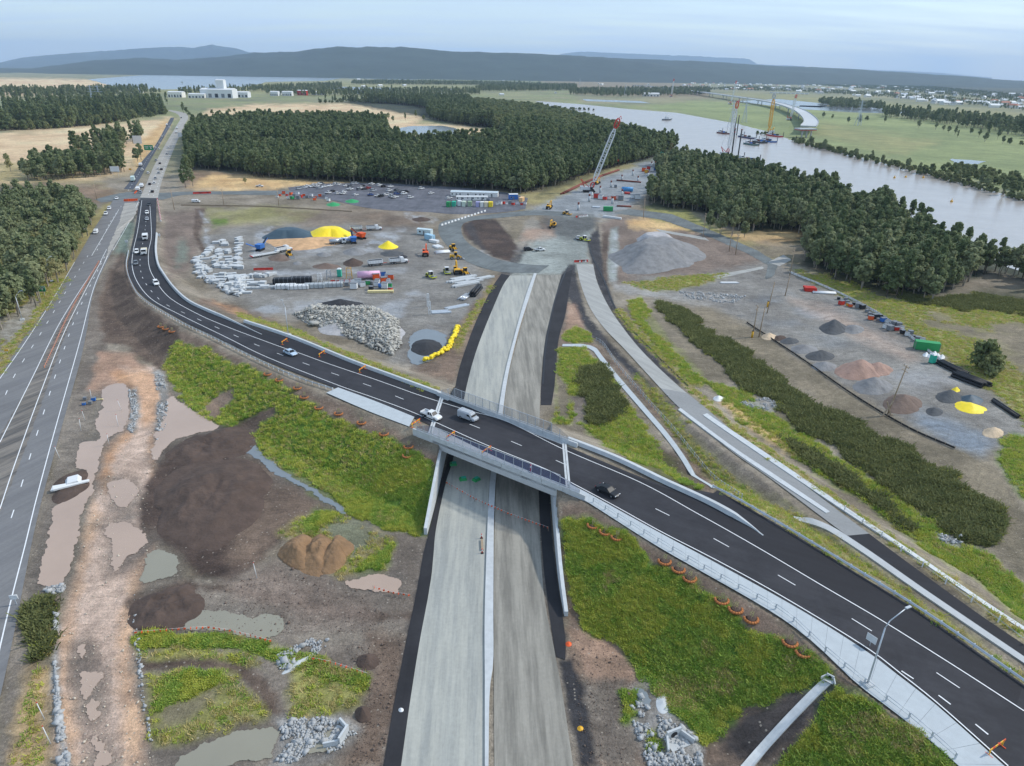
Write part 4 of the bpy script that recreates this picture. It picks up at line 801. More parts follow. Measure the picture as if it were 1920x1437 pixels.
nin = -outn*.2; fin = outn*.2
fence(lvl(nA+(nA-nB)*.10, 0)+nin, lvl(nB+(nB-nA)*.06, 0)+nin, 19, 2.3, M_MESHN, 'blue tinted mesh safety fence along the bridge parapet facing the walled cutting', zt+.95)
fence(lvl(fA, 0)+fin, lvl(fB+(fB-fA)*.03, 0)+fin, 17, 2.6, M_MESHF, 'clear grey mesh safety fence along the bridge parapet on the stockpile yard side', zt+.85)
# retaining walls beside the motorway
def wall(pts, hs, th, side, label):
    r = bpy.data.objects.new('retaining_wall', None); COL.objects.link(r); tag(r, label, 'wall')
    L = crom(np.array([[*hit(u, v, 0), h] for (u, v), h in zip(pts, hs)]), 41); O = offs(L, side*th); r.location = (L[0, 0], L[0, 1], 0); o = Vector(r.location)
    for k in range(0, 40, 4):
        b = MB().mat(M_CONC2); e = k+4; ring = []
        for i, sh in ((k, 0), (e, -.004)):
            ring.append([tuple(Vector((L[i, 0], L[i, 1], 0))-o), tuple(Vector((L[i, 0], L[i, 1], L[i, 2]))-o), tuple(Vector((O[i, 0], O[i, 1], L[i, 2]))-o), tuple(Vector((O[i, 0], O[i, 1], 0))-o)])
        b.loft(ring); b.obj('wall_panel', r)
    return r
wall([(801,1003),(818,938),(838,847),(846,806)], [1.5, 4.4, 6.7, 6.9], .6, 1, 'tapering concrete retaining wall below the green slope with the brown mulch beside it')
wall([(1058,1156),(1045,1075),(1032,927),(1029,870)], [1.0, 3.4, 6.7, 6.9], .6, -1, 'tapering concrete retaining wall below the bare soil edge of the slope with the culvert')
# concrete barriers on the far side of the overpass
def barrier(name, pts, z, w, h, label, taper=0, n=60, cat='barrier'):
    L = crom(np.array([[*hit(u, v, zz), zz] for (u, v), zz in zip(pts, z)]), n); O = offs(L, w); zz = HF(L[:, 0], L[:, 1]); b = MB().mat(M_CONC2); rings = []
    for i in range(n):
        hh = h if not taper or i < n-8 else h*(max(0.12, (n-1-i)/8)); c = (L[i]+O[i])/2
        k_ = 1 if not taper or i < n-10 else max(.25, (n-1-i)/10)
        A = c+(L[i]-c)*k_; B_ = c+(O[i]-c)*k_; t_ = A+(B_-A)*.22; u_ = A+(B_-A)*.78
        rings.append([(A[0], A[1], zz[i]), (t_[0], t_[1], zz[i]+hh), (u_[0], u_[1], zz[i]+hh), (B_[0], B_[1], zz[i])])
    r = bpy.data.objects.new(name, None); COL.objects.link(r); tag(r, label, cat); seg = 10
    for k in range(0, n-1, seg):
        q = rings[k:min(k+seg+1, n)]
        if len(q) > 1: b = MB().mat(M_CONC2); b.loft(q); b.obj('barrier_unit', r)
    return r
barrier('concrete_barrier', [(292,439),(290,469),(294,496),(305,516),(322,540),(345,562),(371,577),(430,602),(488,627)], [1,1.5,2.2,2.8,3.4,4.2,4.7,5.4,6.0], 1.0, .8, 'curving concrete barrier along the bend ending in a tapered nose', 1)
barrier('concrete_barrier', [(456,604),(550,636),(655,679),(740,711),(826,743)], [5.6,6.2,6.9,7.2,7.4], 1.1, .8, 'straight concrete barrier between the rubble heap verge and the road')
barrier('concrete_barrier', [(1062,828),(1153,864),(1240,906),(1330,948),(1397,986),(1426,1006)], [7.5]*6, 1.3, .8, 'long concrete barrier with pointed end beside the curving garden path', 1)
# guardrails: rail and each post
def guardrail(pts, label, step=2.6, h=.75, side=1, n=200, wire=False, post=None, thick=.025, heights=(.45, .6)):
    L = pxline(pts, n); s = np.r_[0, np.cumsum(np.linalg.norm(np.diff(L[:, :2], axis=0), axis=1))]
    r = bpy.data.objects.new('wire_barrier' if wire else 'guardrail', None); COL.objects.link(r); tag(r, label, 'guardrail'); r.location = tuple(L[0]); o = Vector(L[0])
    m = max(2, int(s[-1]/step)); q = [Vector([np.interp(x, s, L[:, j]) for j in range(3)])-o for x in np.linspace(0, s[-1], m+1)]
    pm = MB().mat(post or M_STEEL).box((0, 0, h/2+.02), (.16, .16, h+.08)).mesh('post')
    for p in q:
        po = bpy.data.objects.new('post', pm); COL.objects.link(po); po.parent = r; po.location = p
    b = MB().mat(M_STEEL)
    if wire:
        for z_ in heights: b.tube([p+Vector((0, 0, z_)) for p in q], thick, 4)
        b.obj('cable', r)
    else:
        rings = []
        for i, p in enumerate(q):
            t = (q[min(i+1, m)]-q[max(i-1, 0)]); t.z = 0; t.normalize(); nn = Vector((-t.y, t.x, 0))*side
            rings.append([tuple(p+nn*a+Vector((0, 0, z_))) for a, z_ in ((.10, .38), (.22, .44), (.10, .58), (.22, .72), (.10, .80), (.06, .6))])
        b.loft(rings); b.obj('rail', r)
    return r
guardrail([(241,472),(237,500),(245,530),(266,561),(330,602),(400,636),(490,681),(560,712),(624,733)], 'steel guardrail with white posts along the outside of the curving ramp', 2.4, .8, 1, post=M_WHITE)
guardrail([(1336,918),(1383,940),(1470,990),(1600,1069),(1741,1157),(1920,1282),(2000,1340)], 'steel guardrail between the dark shoulder and the lower side road', 2.4, .75, -1)
guardrail([(1112,943),(1242,1024),(1360,1092),(1470,1154),(1540,1218),(1600,1268),(1660,1315),(1720,1362),(1790,1424)], 'pale blue grey handrail along the outer edge of the concrete footpath', 3.0, 1.05, 1, wire=True, thick=.055, heights=(.55, 1.08))
guardrail([(1583,958),(1640,998),(1700,1042),(1765,1090),(1830,1136),(1925,1208)], 'wire rope barrier with slim posts on the outer kerb of the side road', 4.2, 1.1, 1, wire=True, post=M_WHITE)
guardrail([(1118,640),(1132,650),(1160,690),(1212,752),(1262,808),(1305,862),(1340,902),(1390,938)], 'pedestrian railing of slim grey posts along the curving garden path', 2.0, 1.2, 1, wire=True, thick=.045, heights=(.5, 1.2))
guardrail([(186,492),(160,536),(130,590),(100,655),(84,690)], 'row of pale orange median posts on the old highway', 1.8, .8, 1, wire=True, post=mat('orange_post', (226,140,96), .6))
# ------------------------------------------------------------------ vegetation
def leaf_mat(name, rgb, rgb2, rough=.7, rnd=.35, trans=.38):
    m = bpy.data.materials.new(name); m.use_nodes = True; t = m.node_tree; b = t.nodes['Principled BSDF']; n = t.nodes.new; l = t.links.new
    oi = n('ShaderNodeObjectInfo'); geo = n('ShaderNodeNewGeometry'); x = n('ShaderNodeTexNoise'); x.inputs['Scale'].default_value = .5; x.inputs['Detail'].default_value = 3; l(geo.outputs['Position'], x.inputs['Vector'])
    a = n('ShaderNodeMath'); a.operation = 'MULTIPLY_ADD'; l(oi.outputs['Random'], a.inputs[0]); a.inputs[1].default_value = .7; l(x.outputs['Fac'], a.inputs[2])
    r = n('ShaderNodeMapRange'); r.inputs[1].default_value = .45; r.inputs[2].default_value = 1.25; l(a.outputs[0], r.inputs[0])
    mx = n('ShaderNodeMixRGB'); mx.inputs[1].default_value = (*lin(rgb), 1); mx.inputs[2].default_value = (*lin(rgb2), 1); l(r.outputs[0], mx.inputs[0]); l(mx.outputs[0], b.inputs['Base Color'])
    b.inputs['Roughness'].default_value = rough; b.inputs['Specular IOR Level'].default_value = .2
    tl = n('ShaderNodeBsdfTranslucent'); l(mx.outputs[0], tl.inputs[0]); ms = n('ShaderNodeMixShader'); ms.inputs[0].default_value = trans; l(b.outputs[0], ms.inputs[1]); l(tl.outputs[0], ms.inputs[2]); l(ms.outputs[0], t.nodes['Material Output'].inputs[0])
    return m
ML_OAK = leaf_mat('she_oak_foliage', (99,116,78), (137,147,104)); ML_GUM = leaf_mat('paperbark_foliage', (119,132,93), (157,162,122)); ML_MANG = leaf_mat('mangrove_foliage', (104,119,78), (141,145,99)); ML_DRY = leaf_mat('olive_foliage', (137,145,99), (176,170,122))
M_TRUNK = mat('pale_bark', (150,142,130), .9, .25, 2.0); M_TRUNKD = mat('dark_bark', (84,76,68), .9, .25, 2.0)
def crown_mesh(name, h, rx, base, nclump, nleaf, leaf, seed, m, lean=.0, shape='oval'):
    rg = np.random.default_rng(seed); V = []; 
    for c in range(nclump):
        t = rg.random()**.8; z = base+(h-base)*t
        prof = {'oval': math.sin(math.pi*min(.96, .18+.80*t))**.7, 'cone': (1.02-t)**.7, 'dome': math.sqrt(max(.06, 1-t*t*.92))}[shape]
        a = rg.random()*6.283; rr = rx*prof*math.sqrt(rg.random())*.86; cr = rx*(.26+.22*rg.random())*(.6+.5*prof)
        cx, cy = rr*math.cos(a)+lean*z*.1, rr*math.sin(a)
        d = rg.normal(size=(nleaf, 3)); d /= np.linalg.norm(d, axis=1)[:, None]; d *= (cr*(.55+.5*rg.random(nleaf)))[:, None]; d[:, 2] *= .85
        ctr = d+np.array([cx, cy, z]); ctr[:, 2] = np.minimum(ctr[:, 2], h*1.04)
        nrm = d/np.linalg.norm(d, axis=1)[:, None]+rg.normal(size=(nleaf, 3))*.55+np.array([0, 0, .25]); nrm /= np.linalg.norm(nrm, axis=1)[:, None]
        u = np.cross(nrm, rg.normal(size=(nleaf, 3))); u /= np.linalg.norm(u, axis=1)[:, None]+1e-9; w = np.cross(nrm, u)
        s = leaf*(.6+.8*rg.random(nleaf))[:, None]
        V.append(np.stack([ctr-u*s-w*s*.6, ctr+u*s-w*s*.5, ctr+u*s*.7+w*s*.7, ctr-u*s*.8+w*s*.6], 1))
    V = np.concatenate(V).reshape(-1, 3); q = np.arange(len(V)).reshape(-1, 4); me = grid_mesh(name, V, q); me.materials.append(m); return me
def trunk_mesh(name, h, r, base, seed, m, multi=1, rx=2):
    rg = random.Random(seed); b = MB().mat(m)
    for k in range(multi):
        ox, oy = (rg.uniform(-.5, .5), rg.uniform(-.5, .5)) if multi > 1 else (0, 0); p = Vector((ox*.4, oy*.4, -.3)); q = Vector((ox*1.5+rg.uniform(-.4, .4), oy*1.5+rg.uniform(-.4, .4), h*.45)); e = q+Vector((rg.uniform(-.5, .5), rg.uniform(-.5, .5), h*.42))
        b.cyl(p, q, r, r*.72, 6, False); b.cyl(q, e, r*.72, r*.2, 5, False)
        for j in range(5):
            z0 = base+(h*.8-base)*rg.random(); a = rg.random()*6.283; s = bl(p, q, min(1, z0/(h*.45))) if z0 < h*.45 else bl(q, e, (z0-h*.45)/(h*.42)); b.cyl(s, s+Vector((math.cos(a)*rx*.7, math.sin(a)*rx*.7, h*.09)), r*.35, r*.1, 4, False)
    return b.mesh(name)
# kinds: name -> variants of (crown mesh, trunk mesh)
KIND = {}
def kind(nm, variants): KIND[nm] = variants
kind('oak', [(crown_mesh('crown', h, rx, h*.24, 26, 52, .42, 100+i, ML_OAK, shape=sh), trunk_mesh('trunk', h, .22, h*.3, i, M_TRUNKD, 1, rx)) for i, (h, rx, sh) in enumerate(((15, 2.3, 'oval'), (17, 2.5, 'oval'), (13.5, 2.2, 'cone'), (15.5, 2.8, 'oval')))])
kind('gum', [(crown_mesh('crown', h, rx, h*.34, 30, 50, .43, 200+i, ML_GUM, shape=sh), trunk_mesh('trunk', h, .2, h*.4, 20+i, M_TRUNK, 2, rx)) for i, (h, rx, sh) in enumerate(((13, 3.2, 'oval'), (15, 3.0, 'dome'), (11.5, 3.3, 'dome')))])
kind('mang', [(crown_mesh('crown', h, rx, h*.15, 24, 48, .42, 300+i, ML_MANG, shape='dome'), trunk_mesh('trunk', h, .15, h*.3, 40+i, M_TRUNKD, 2, rx)) for i, (h, rx) in enumerate(((6.5, 3.3), (8, 3.6), (5, 3.0)))])
kind('dry', [(crown_mesh('crown', h, rx, h*.3, 18, 34, .34, 400+i, ML_DRY, shape='oval'), trunk_mesh('trunk', h, .18, h*.4, 60+i, M_TRUNK, 2, rx)) for i, (h, rx) in enumerate(((9, 2.8), (11, 2.6)))])
KH = {'oak': 15, 'gum': 13, 'mang': 6.5, 'dry': 10}
ALLV = [(k, v) for k in KIND for v in range(len(KIND[k]))]
PROTO = {}                    # (kind, variant) -> (crown object, trunk object) of a standing tree
def tree(kd, v, x, y, z, sc, rz, label, group):
    r = bpy.data.objects.new({'oak': 'she_oak_tree', 'gum': 'paperbark_tree', 'mang': 'mangrove_tree', 'dry': 'gum_tree'}[kd], None); COL.objects.link(r); r.location = (x, y, z); r.rotation_euler = (0, 0, rz); r.scale = (sc*random.uniform(.9, 1.15), sc*random.uniform(.9, 1.15), sc); tag(r, label, 'tree', group)
    cm, tm = KIND[kd][v]; c = bpy.data.objects.new('crown', cm); t = bpy.data.objects.new('trunk', tm)
    for o in (c, t): COL.objects.link(o); o.parent = r
    PROTO.setdefault((kd, v), (c, t)); return r
def scatter(name, label, pts, protos, kindtag='stuff', cat=None):
    "pts: rows x,y,z,rot,scale,variant index; protos: list of lists of objects. One object, geometry-node instances"
    P = np.asarray(pts, float); me = bpy.data.meshes.new(name); me.vertices.add(len(P)); me.vertices.foreach_set('co', P[:, :3].astype(np.float32).ravel())
    for an, col in (('rot', 3), ('scl', 4), ('var', 5)):
        a = me.attributes.new(an, 'FLOAT', 'POINT'); a.data.foreach_set('value', P[:, col].astype(np.float32))
    o = bpy.data.objects.new(name, me); COL.objects.link(o); o['kind'] = kindtag; o['label'] = label
    if cat: o['category'] = cat
    ng = bpy.data.node_groups.new(name, 'GeometryNodeTree'); ng.interface.new_socket('Geometry', in_out='INPUT', socket_type='NodeSocketGeometry'); ng.interface.new_socket('Geometry', in_out='OUTPUT', socket_type='NodeSocketGeometry')
    n = ng.nodes.new; l = ng.links.new; gi = n('NodeGroupInput'); go = n('NodeGroupOutput'); jn = n('GeometryNodeJoinGeometry')
    def attr(nm):
        a = n('GeometryNodeInputNamedAttribute'); a.data_type = 'FLOAT'; a.inputs['Name'].default_value = nm; return a.outputs['Attribute']
    ar, as_, av = attr('rot'), attr('scl'), attr('var'); cx = n('ShaderNodeCombineXYZ'); l(ar, cx.inputs['Z'])
    for i, objs in enumerate(protos):
        cmp_ = n('FunctionNodeCompare'); cmp_.data_type = 'FLOAT'; cmp_.operation = 'EQUAL'; l(av, cmp_.inputs[0]); cmp_.inputs[1].default_value = float(i); cmp_.inputs['Epsilon'].default_value = .1
        for ob in objs:
            oi = n('GeometryNodeObjectInfo'); oi.inputs['Object'].default_value = ob; oi.inputs['As Instance'].default_value = True; oi.transform_space = 'ORIGINAL'
            ip = n('GeometryNodeInstanceOnPoints'); l(gi.outputs[0], ip.inputs['Points']); l(oi.outputs['Geometry'], ip.inputs['Instance']); l(cmp_.outputs[0], ip.inputs['Selection']); l(cx.outputs[0], ip.inputs['Rotation']); l(as_, ip.inputs['Scale']); l(ip.outputs[0], jn.inputs[0])
    l(jn.outputs[0], go.inputs[0]); md = o.modifiers.new('scatter', 'NODES'); md.node_group = ng; return o
def forest_pts(poly, spacing, kd, jit=.9, hs=None, minv=.5, thin=1.0, seed=0, hole=None, fade=True):
    "tree feet inside a visible wood outline: base and (most of) the top must fall inside"
    P = np.asarray(poly, float); rg = np.random.default_rng(seed+3); w = hit(P[:, 0], np.maximum(P[:, 1], 160), 0)
    x0, x1 = w[:, 0].min(), w[:, 0].max(); y0, y1 = w[:, 1].min()-20, w[:, 1].max(); gx = np.arange(x0, x1, spacing); gy = np.arange(y0, y1, spacing)
    if len(gx)*len(gy) > 900000: raise ValueError('forest too big %d' % (len(gx)*len(gy)))
    X, Y = np.meshgrid(gx, gy); X = X.ravel()+rg.uniform(-jit, jit, X.size)*spacing*.5; Y = Y.ravel()+rg.uniform(-jit, jit, Y.size)*spacing*.5
    if fade:                                               # beyond 700 m only every second, beyond 1.3 km every fourth tree is needed
        R_ = np.hypot(X, Y); k = rg.random(X.size) < np.where(R_ > 1300, .35, np.where(R_ > 750, .62, 1)); X, Y = X[k], Y[k]
    k = rg.random(X.size) < thin; X, Y = X[k], Y[k]
    u, v, d = proj(X, Y, 0*X); hh = KH[kd]*.8; u2, v2, _ = proj(X, Y, 0*X+hh)
    ok = (sdf(u, v, P) > -1) & (sdf(u2, v2, P) > -1.0) & (Y > 5)
    if hole:
        for hp in hole: ok &= sdf(u, v, np.asarray(hp, float)) < 0
    X, Y = X[ok], Y[ok]; R_ = np.hypot(X, Y)
    return np.column_stack([X, Y, R_])
MANGZ = [[(880,188),(1010,194),(1260,256),(1290,272),(1240,284),(1150,268),(1050,254),(960,250),(900,232)], [(1280,298),(1360,286),(1440,315),(1500,338),(1440,345),(1340,325)]]
FP = []       # rows: x, y, r, kindcode, variant, scale
def addf(poly, spacing, kd, mixk=None, seed=0, sc=(.8, 1.15), **kw):
    p = forest_pts(poly, spacing, kd, seed=seed, **kw); rg = np.random.default_rng(seed+9)
    for x, y, r in p:
        k_ = kd
        if mixk and rg.random() < mixk[1]: k_ = mixk[0]
        mg = kd in ('oak', 'gum') and any(sdf(*[np.array([float(c)]) for c in proj(x, y, 0.)[:2]], np.array(q_, float))[0] > 0 for q_ in MANGZ) if seed in (1, 2) else False
        if mg: k_ = 'mang'
        s = (1.25 if mg else 1)*rg.uniform(*sc)*(1+.35*(r > 750)*(sc[0] > .6))
        FP.append((x, y, r, k_, int(rg.integers(len(KIND[k_]))), s))
MARSH = [[(372,224),(390,206),(480,196),(640,194),(770,200),(800,212),(775,228),(700,228),(560,226)], [(728,234),(760,264),(862,250),(950,252),(930,244),(830,234)]]
addf([(347,262),(362,234),(480,222),(640,222),(722,228),(726,244),(760,266),(870,262),(960,256),(940,240),(860,234),(800,222),(806,204),(740,195),(640,191),(700,183),(900,185),(1010,195),(1080,210),(1180,235),(1260,258),(1287,273),(1250,290),(1180,308),(1110,326),(1050,347),(990,364),(930,358),(860,352),(760,346),(700,342),(600,339),(540,336),(470,331),(452,322),(400,318),(368,314),(352,332),(338,346),(334,330),(350,290)], 4.6, 'oak', ('gum', .22), seed=1, hole=MARSH)
addf([(1213,384),(1214,345),(1240,330),(1280,300),(1300,290),(1360,287),(1430,312),(1500,335),(1560,344),(1600,364),(1660,368),(1690,393),(1780,438),(1850,458),(2000,490),(2200,540),(2200,640),(1960,550),(1900,520),(1850,512),(1810,535),(1750,565),(1670,558),(1600,538),(1530,512),(1498,492),(1530,470),(1500,440),(1450,428),(1400,437),(1350,418),(1320,398)], 4.9, 'gum', ('oak', .4), seed=2)
addf([(-260,350),(0,355),(100,348),(165,368),(184,392),(172,430),(150,470),(112,525),(66,580),(10,622),(-260,760)], 5.2, 'gum', ('dry', .3), seed=3)
addf([(30,318),(70,290),(120,272),(265,243),(268,262),(212,282),(242,302),(238,322),(165,334),(60,340),(20,338)], 6.0, 'gum', ('oak', .5), seed=4, hole=[[(0,300),(90,296),(150,290),(200,285),(210,300),(130,310),(60,318),(0,316)]])
addf([(-400,250),(-400,205),(0,214),(130,200),(300,195),(312,214),(200,233),(100,241),(0,245)], 7, 'mang', ('oak', .35), seed=5, sc=(.9, 1.4)); addf([(336,200),(480,190),(640,183),(800,180),(900,186),(800,196),(640,192),(480,196),(380,206),(345,212)], 8, 'oak', ('mang', .5), seed=6, sc=(.7, 1.0))
addf([(1480,255),(1560,272),(1650,294),(1740,312),(1830,338),(1920,362),(2200,430),(2200,445),(1920,378),(1830,354),(1740,330),(1650,309),(1560,286),(1490,268)], 5.5, 'mang', ('gum', .12), seed=7, sc=(.55, .85)); addf([(1720,312),(1790,300),(1860,312),(1960,330),(2100,380),(2100,410),(1920,362),(1830,340)], 7, 'mang', None, seed=8, thin=.75, sc=(.6, .9))
addf([(1060,205),(1150,208),(1260,215),(1330,226),(1440,248),(1440,258),(1380,238),(1270,216),(1180,209),(1070,200)], 9, 'mang', None, seed=9, sc=(.6, .9)); addf([(1225,300),(1290,292),(1290,312),(1240,332)], 5, 'mang', ('gum', .5), seed=10)
addf([(1640,205),(1760,212),(1920,228),(2150,255),(2150,290),(1920,258),(1760,232),(1660,220)], 9, 'oak', ('gum', .5), seed=11, sc=(.9, 1.2)); addf([(1520,188),(1600,190),(1660,198),(1660,208),(1560,204)], 10, 'gum', None, seed=12); 
for q, s_ in (([(500,170),(900,168),(900,178),(700,182),(500,178)], 13), ([(1070,168),(1330,166),(1330,178),(1150,182),(1070,178)], 14), ([(0,190),(240,178),(330,190),(300,200),(100,205),(0,212)], 15), ([(640,150),(900,146),(1060,150),(1060,158),(900,160),(660,158)], 16), ([(1250,150),(1340,152),(1500,158),(1700,172),(1920,192),(1920,176),(1700,158),(1400,142)], 17), ([(1280,168),(1500,172),(1700,186),(1920,208),(1920,192),(1700,174),(1400,160)], 18), ([(900,160),(1080,160),(1080,170),(900,172)], 19), ([(0,168),(250,164),(330,172),(200,182),(0,186)], 20), ([(330,170),(640,158),(640,168),(480,172),(340,178)], 21)): addf(q, 20, 'gum', ('oak', .5), seed=s_, thin=.6 if s_ in (17, 18) else .75, sc=(.55, .8) if s_ in (17, 18) else (.8, 1.15), fade=False)
FP.sort(key=lambda t: t[2])
# lone trees and clumps in the fields (visible singles)
lone = [(1543,222,'gum'),(1560,224,'gum'),(1590,232,'gum'),(1610,230,'gum'),(1612,234,'gum'),(1658,232,'gum'),(1625,226,'mang'),(1722,241,'gum'),(1754,244,'gum'),(1768,246,'gum'),(1778,250,'gum'),(1790,254,'gum'),(1795,258,'oak'),(1820,252,'gum'),(1835,258,'gum'),(1846,266,'gum'),(1850,262,'oak'),(1870,262,'gum'),(1880,270,'gum'),(1892,270,'mang'),(1914,272,'mang'),
        (690,222,'gum'),(728,224,'gum'),(737,229,'gum'),(760,226,'oak'),(430,210,'mang'),(412,212,'mang'),(398,214,'mang'),(440,210,'mang'),(362,222,'mang'),(355,216,'mang'),(690,212,'mang'),(670,216,'mang'),(780,222,'gum'),(794,226,'gum'),(352,340,'oak'),(362,350,'gum'),(348,352,'oak'),(358,330,'oak'),(265,300,'gum'),(258,304,'gum'),(228,322,'oak'),(460,346,'dry'),(100,310,'dry'),(20,322,'dry'),(15,308,'dry'),(1350,440,'gum'),(1372,442,'gum'),(1395,446,'gum'),(1330,432,'gum'),(1852,700,'mang'),(1840,690,'mang'),(1864,690,'mang'),(370,175,'gum'),(420,172,'gum'),(274,164,'gum'),(342,158,'gum'),(480,168,'gum'),(560,165,'gum')]
NIND = 240
def used_label(kd, x, y, u, v):
    if u < 190 and v > 340: return 'leafy tree in the dense grove beside the old highway verge', 'trees of the highway grove'
    if u > 1200: return 'tall grey green tree in the wood between the river and the storage yard', 'trees of the riverside wood'
    return 'dark slender tree at the edge of the wood behind the car park', 'trees behind the car park'
rest = []
cnt = {'L': 0, 'R': 0, 'C': 0}
for (x, y, r, k_, v_, s_) in FP:
    u, vv, _ = proj(np.array(x), np.array(y), np.array(0.)); u = float(u); vv = float(vv); vis = -30 < u < 1950
    key = 'L' if u < 190 and vv > 340 else ('R' if u > 1200 else 'C')
    lim = {'L': 85, 'R': 90, 'C': 75}[key]
    if vis and cnt[key] < lim:
        cnt[key] += 1; lb, gp = used_label(k_, x, y, u, vv); tree(k_, v_, x, y, 0, s_, random.uniform(0, 6.28), lb, gp)
    else: rest.append((x, y, -.05, random.uniform(0, 6.28), s_, ALLV.index((k_, v_))))
for u, v, k_ in lone:
    p = g1(u, v); far = v < 240
    if u > 1800 and v > 600: lb, gp = 'dark rounded bush on the grass beside the storage yard fence', 'bushes beside the storage yard fence'
    elif u > 1300 and v > 400: lb, gp = 'tree in front of the riverside wood by the gravel access road', 'trees by the access road'
    elif u > 1500: lb, gp = 'lone tree standing on the green paddock across the river', 'paddock trees across the river'
    elif 340 < u < 365 and v > 320: lb, gp = 'dark tree beside the pale carriageway near the intersection', 'trees by the intersection'
    elif v < 180: lb, gp = 'small tree on the flats beside the lake', 'trees on the lake flats'
    elif u < 300: lb, gp = 'scrubby tree on the dry plain beside the highway', 'scrubby trees on the dry plain'
    elif v > 300: lb, gp = 'small round bush on the dry grass beside the car park road', None
    else: lb, gp = 'small tree standing alone on the tan reed flat', 'trees on the tan reed flat'
    s_ = random.uniform(.75, 1.1)*(.55 if 'bush' in lb and u < 600 else 1)*(1.15 if 1850 < u < 1860 and v > 600 else 1)
    tree(k_, random.randrange(len(KIND[k_])), p.x, p.y, p.z, s_, random.uniform(0, 6.28), lb, gp)
for kv in ALLV:
    if kv not in PROTO:
        x, y = random.uniform(-250, -200), random.uniform(300, 320); tree(kv[0], kv[1], x, y, 0, .8, 0, 'leafy tree in the dense grove beside the old highway verge', 'trees of the highway grove')
scatter('woodland', 'dense dark green woodland spreading to the river', rest, [PROTO[kv] for kv in ALLV])
print('trees', len(FP), 'individual', len(FP)-len(rest))
# ---- grass, rushes and low growth as stuff
def blade_clump(name, n, h, spread, w, seed, m):
    rg = np.random.default_rng(seed); b = []
    for i in range(n):
        a = rg.random()*6.283; r = spread*math.sqrt(rg.random()); x, y = r*math.cos(a), r*math.sin(a); hh = h*(.5+.7*rg.random()); t = rg.random()*6.283; dx, dy = math.cos(t)*w, math.sin(t)*w; lx, ly = rg.normal(size=2)*hh*.85
        b += [(x-dx, y-dy, -.08), (x+dx, y+dy, -.08), (x+lx+dx*.6, y+ly+dy*.6, hh), (x+lx-dx*.6, y+ly-dy*.6, hh)]
    V = np.array(b); me = grid_mesh(name, V, np.arange(len(V)).reshape(-1, 4)); me.materials.append(m); return bpy.data.objects.new(name, me)
ML_GR = leaf_mat('grass_blades', (128,164,66), (176,192,98), .8, trans=.35); ML_GR2 = leaf_mat('dry_grass_blades', (182,173,111), (209,191,136), .8, trans=.35); ML_SW = leaf_mat('swale_growth', (98,106,66), (136,138,88), .8); ML_YG = leaf_mat('yellow_green_growth', (170,182,75), (200,198,100), .8, trans=.35)
gc = [blade_clump('grass_clump', 20, .24, .5, .055, 1, ML_GR), blade_clump('grass_clump', 16, .36, .45, .065, 2, ML_GR), blade_clump('dry_clump', 16, .28, .5, .055, 3, ML_GR2), blade_clump('yellow_clump', 16, .3, .45, .06, 4, ML_YG), blade_clump('swale_clump', 30, .55, .8, .10, 5, ML_SW), blade_clump('swale_clump', 26, .7, .7, .10, 6, ML_YG)]
RRf = RR.ravel(); step_r = np.gradient(rad); area = (np.repeat(step_r, NA)*RRf*(ang[1]-ang[0])); cand = (NGR > 0) & (sdf(TX, TY, CORR) < -1.6) & (RRf < 330) & (TU > -60) & (TU < 1980) & (TV < 1500)
def sample(mask, n):
    i = np.where(mask)[0]; p = area[i]/area[i].sum(); k = RNG.choice(i, n, p=p); dr = np.repeat(np.abs(step_r), NA)[k]; da = (ang[1]-ang[0])*RRf[k]
    x = TX[k]+RNG.uniform(-.5, .5, n)*np.maximum(dr, da); y = TY[k]+RNG.uniform(-.5, .5, n)*np.maximum(dr, da); return x, y
def veg(mask, n, vs, sc, patch=False):
    x, y = sample(mask, n); k = fbm(x/2.5, y/2.5, 66, 4) > .27; x, y = x[k], y[k]; n = len(x); z = HF(x, y); vv = RNG.choice(vs, n); f = fbm(x/5, y/5, 88, 4)
    if patch: vv = np.where((f > .56) & (RNG.random(n) < .75), 3, np.where((f < .36) & (RNG.random(n) < .5), 2, vv))
    return np.column_stack([x, y, z, RNG.random(n)*6.28, RNG.uniform(*sc, n), vv])
rows = [veg(cand & (NGR == 2) & (RRf < 130), 30000, [0, 0, 0, 0, 1, 1, 3], (.6, 1.2), True), veg(cand & (NGR == 2) & (RRf >= 120), 12000, [0, 1, 3, 3, 2], (.9, 1.6)), veg(cand & (NGR == 1), 13000, [2, 2, 3, 0], (.7, 1.3)), veg(cand & (NGR == 3), 14000, [4, 4, 4, 3, 2], (.8, 1.6))]
scatter('grass', 'green and yellow grass tufts covering the embankments and verges', np.vstack(rows), [[o] for o in gc])
# ------------------------------------------------------------------ vehicles
PAINT = {'white': (222,224,224), 'silver': (170,176,182), 'grey': (104,110,116), 'black': (26,29,33), 'blue': (44,74,130), 'red': (150,36,34), 'pale blue': (176,196,214), 'navy': (26,34,48), 'yellow': (222,184,60), 'orange': (216,98,40), 'cream': (216,206,176)}
def paintm(c): return mat('car_paint_'+c.replace(' ', '_'), PAINT[c], .42, .03)
M_RIM = mat('wheel_rim', (150,154,158), .4, .05, metal=.6); M_HEAD = mat('headlight_glass', (220,224,228), .1, .02); M_TAIL = mat('tail_light', (150,20,20), .25, .02); M_TRIM = mat('dark_trim', (40,42,44), .6, .05)
def ring(x, w, zb, zt, inset=.08, rad=.12):
    return [(x, -w+inset, zb), (x, -w, zb+.12), (x, -w, zt-rad), (x, -w+rad, zt), (x, w-rad, zt), (x, w, zt-rad), (x, w, zb+.12), (x, w-inset, zb)]
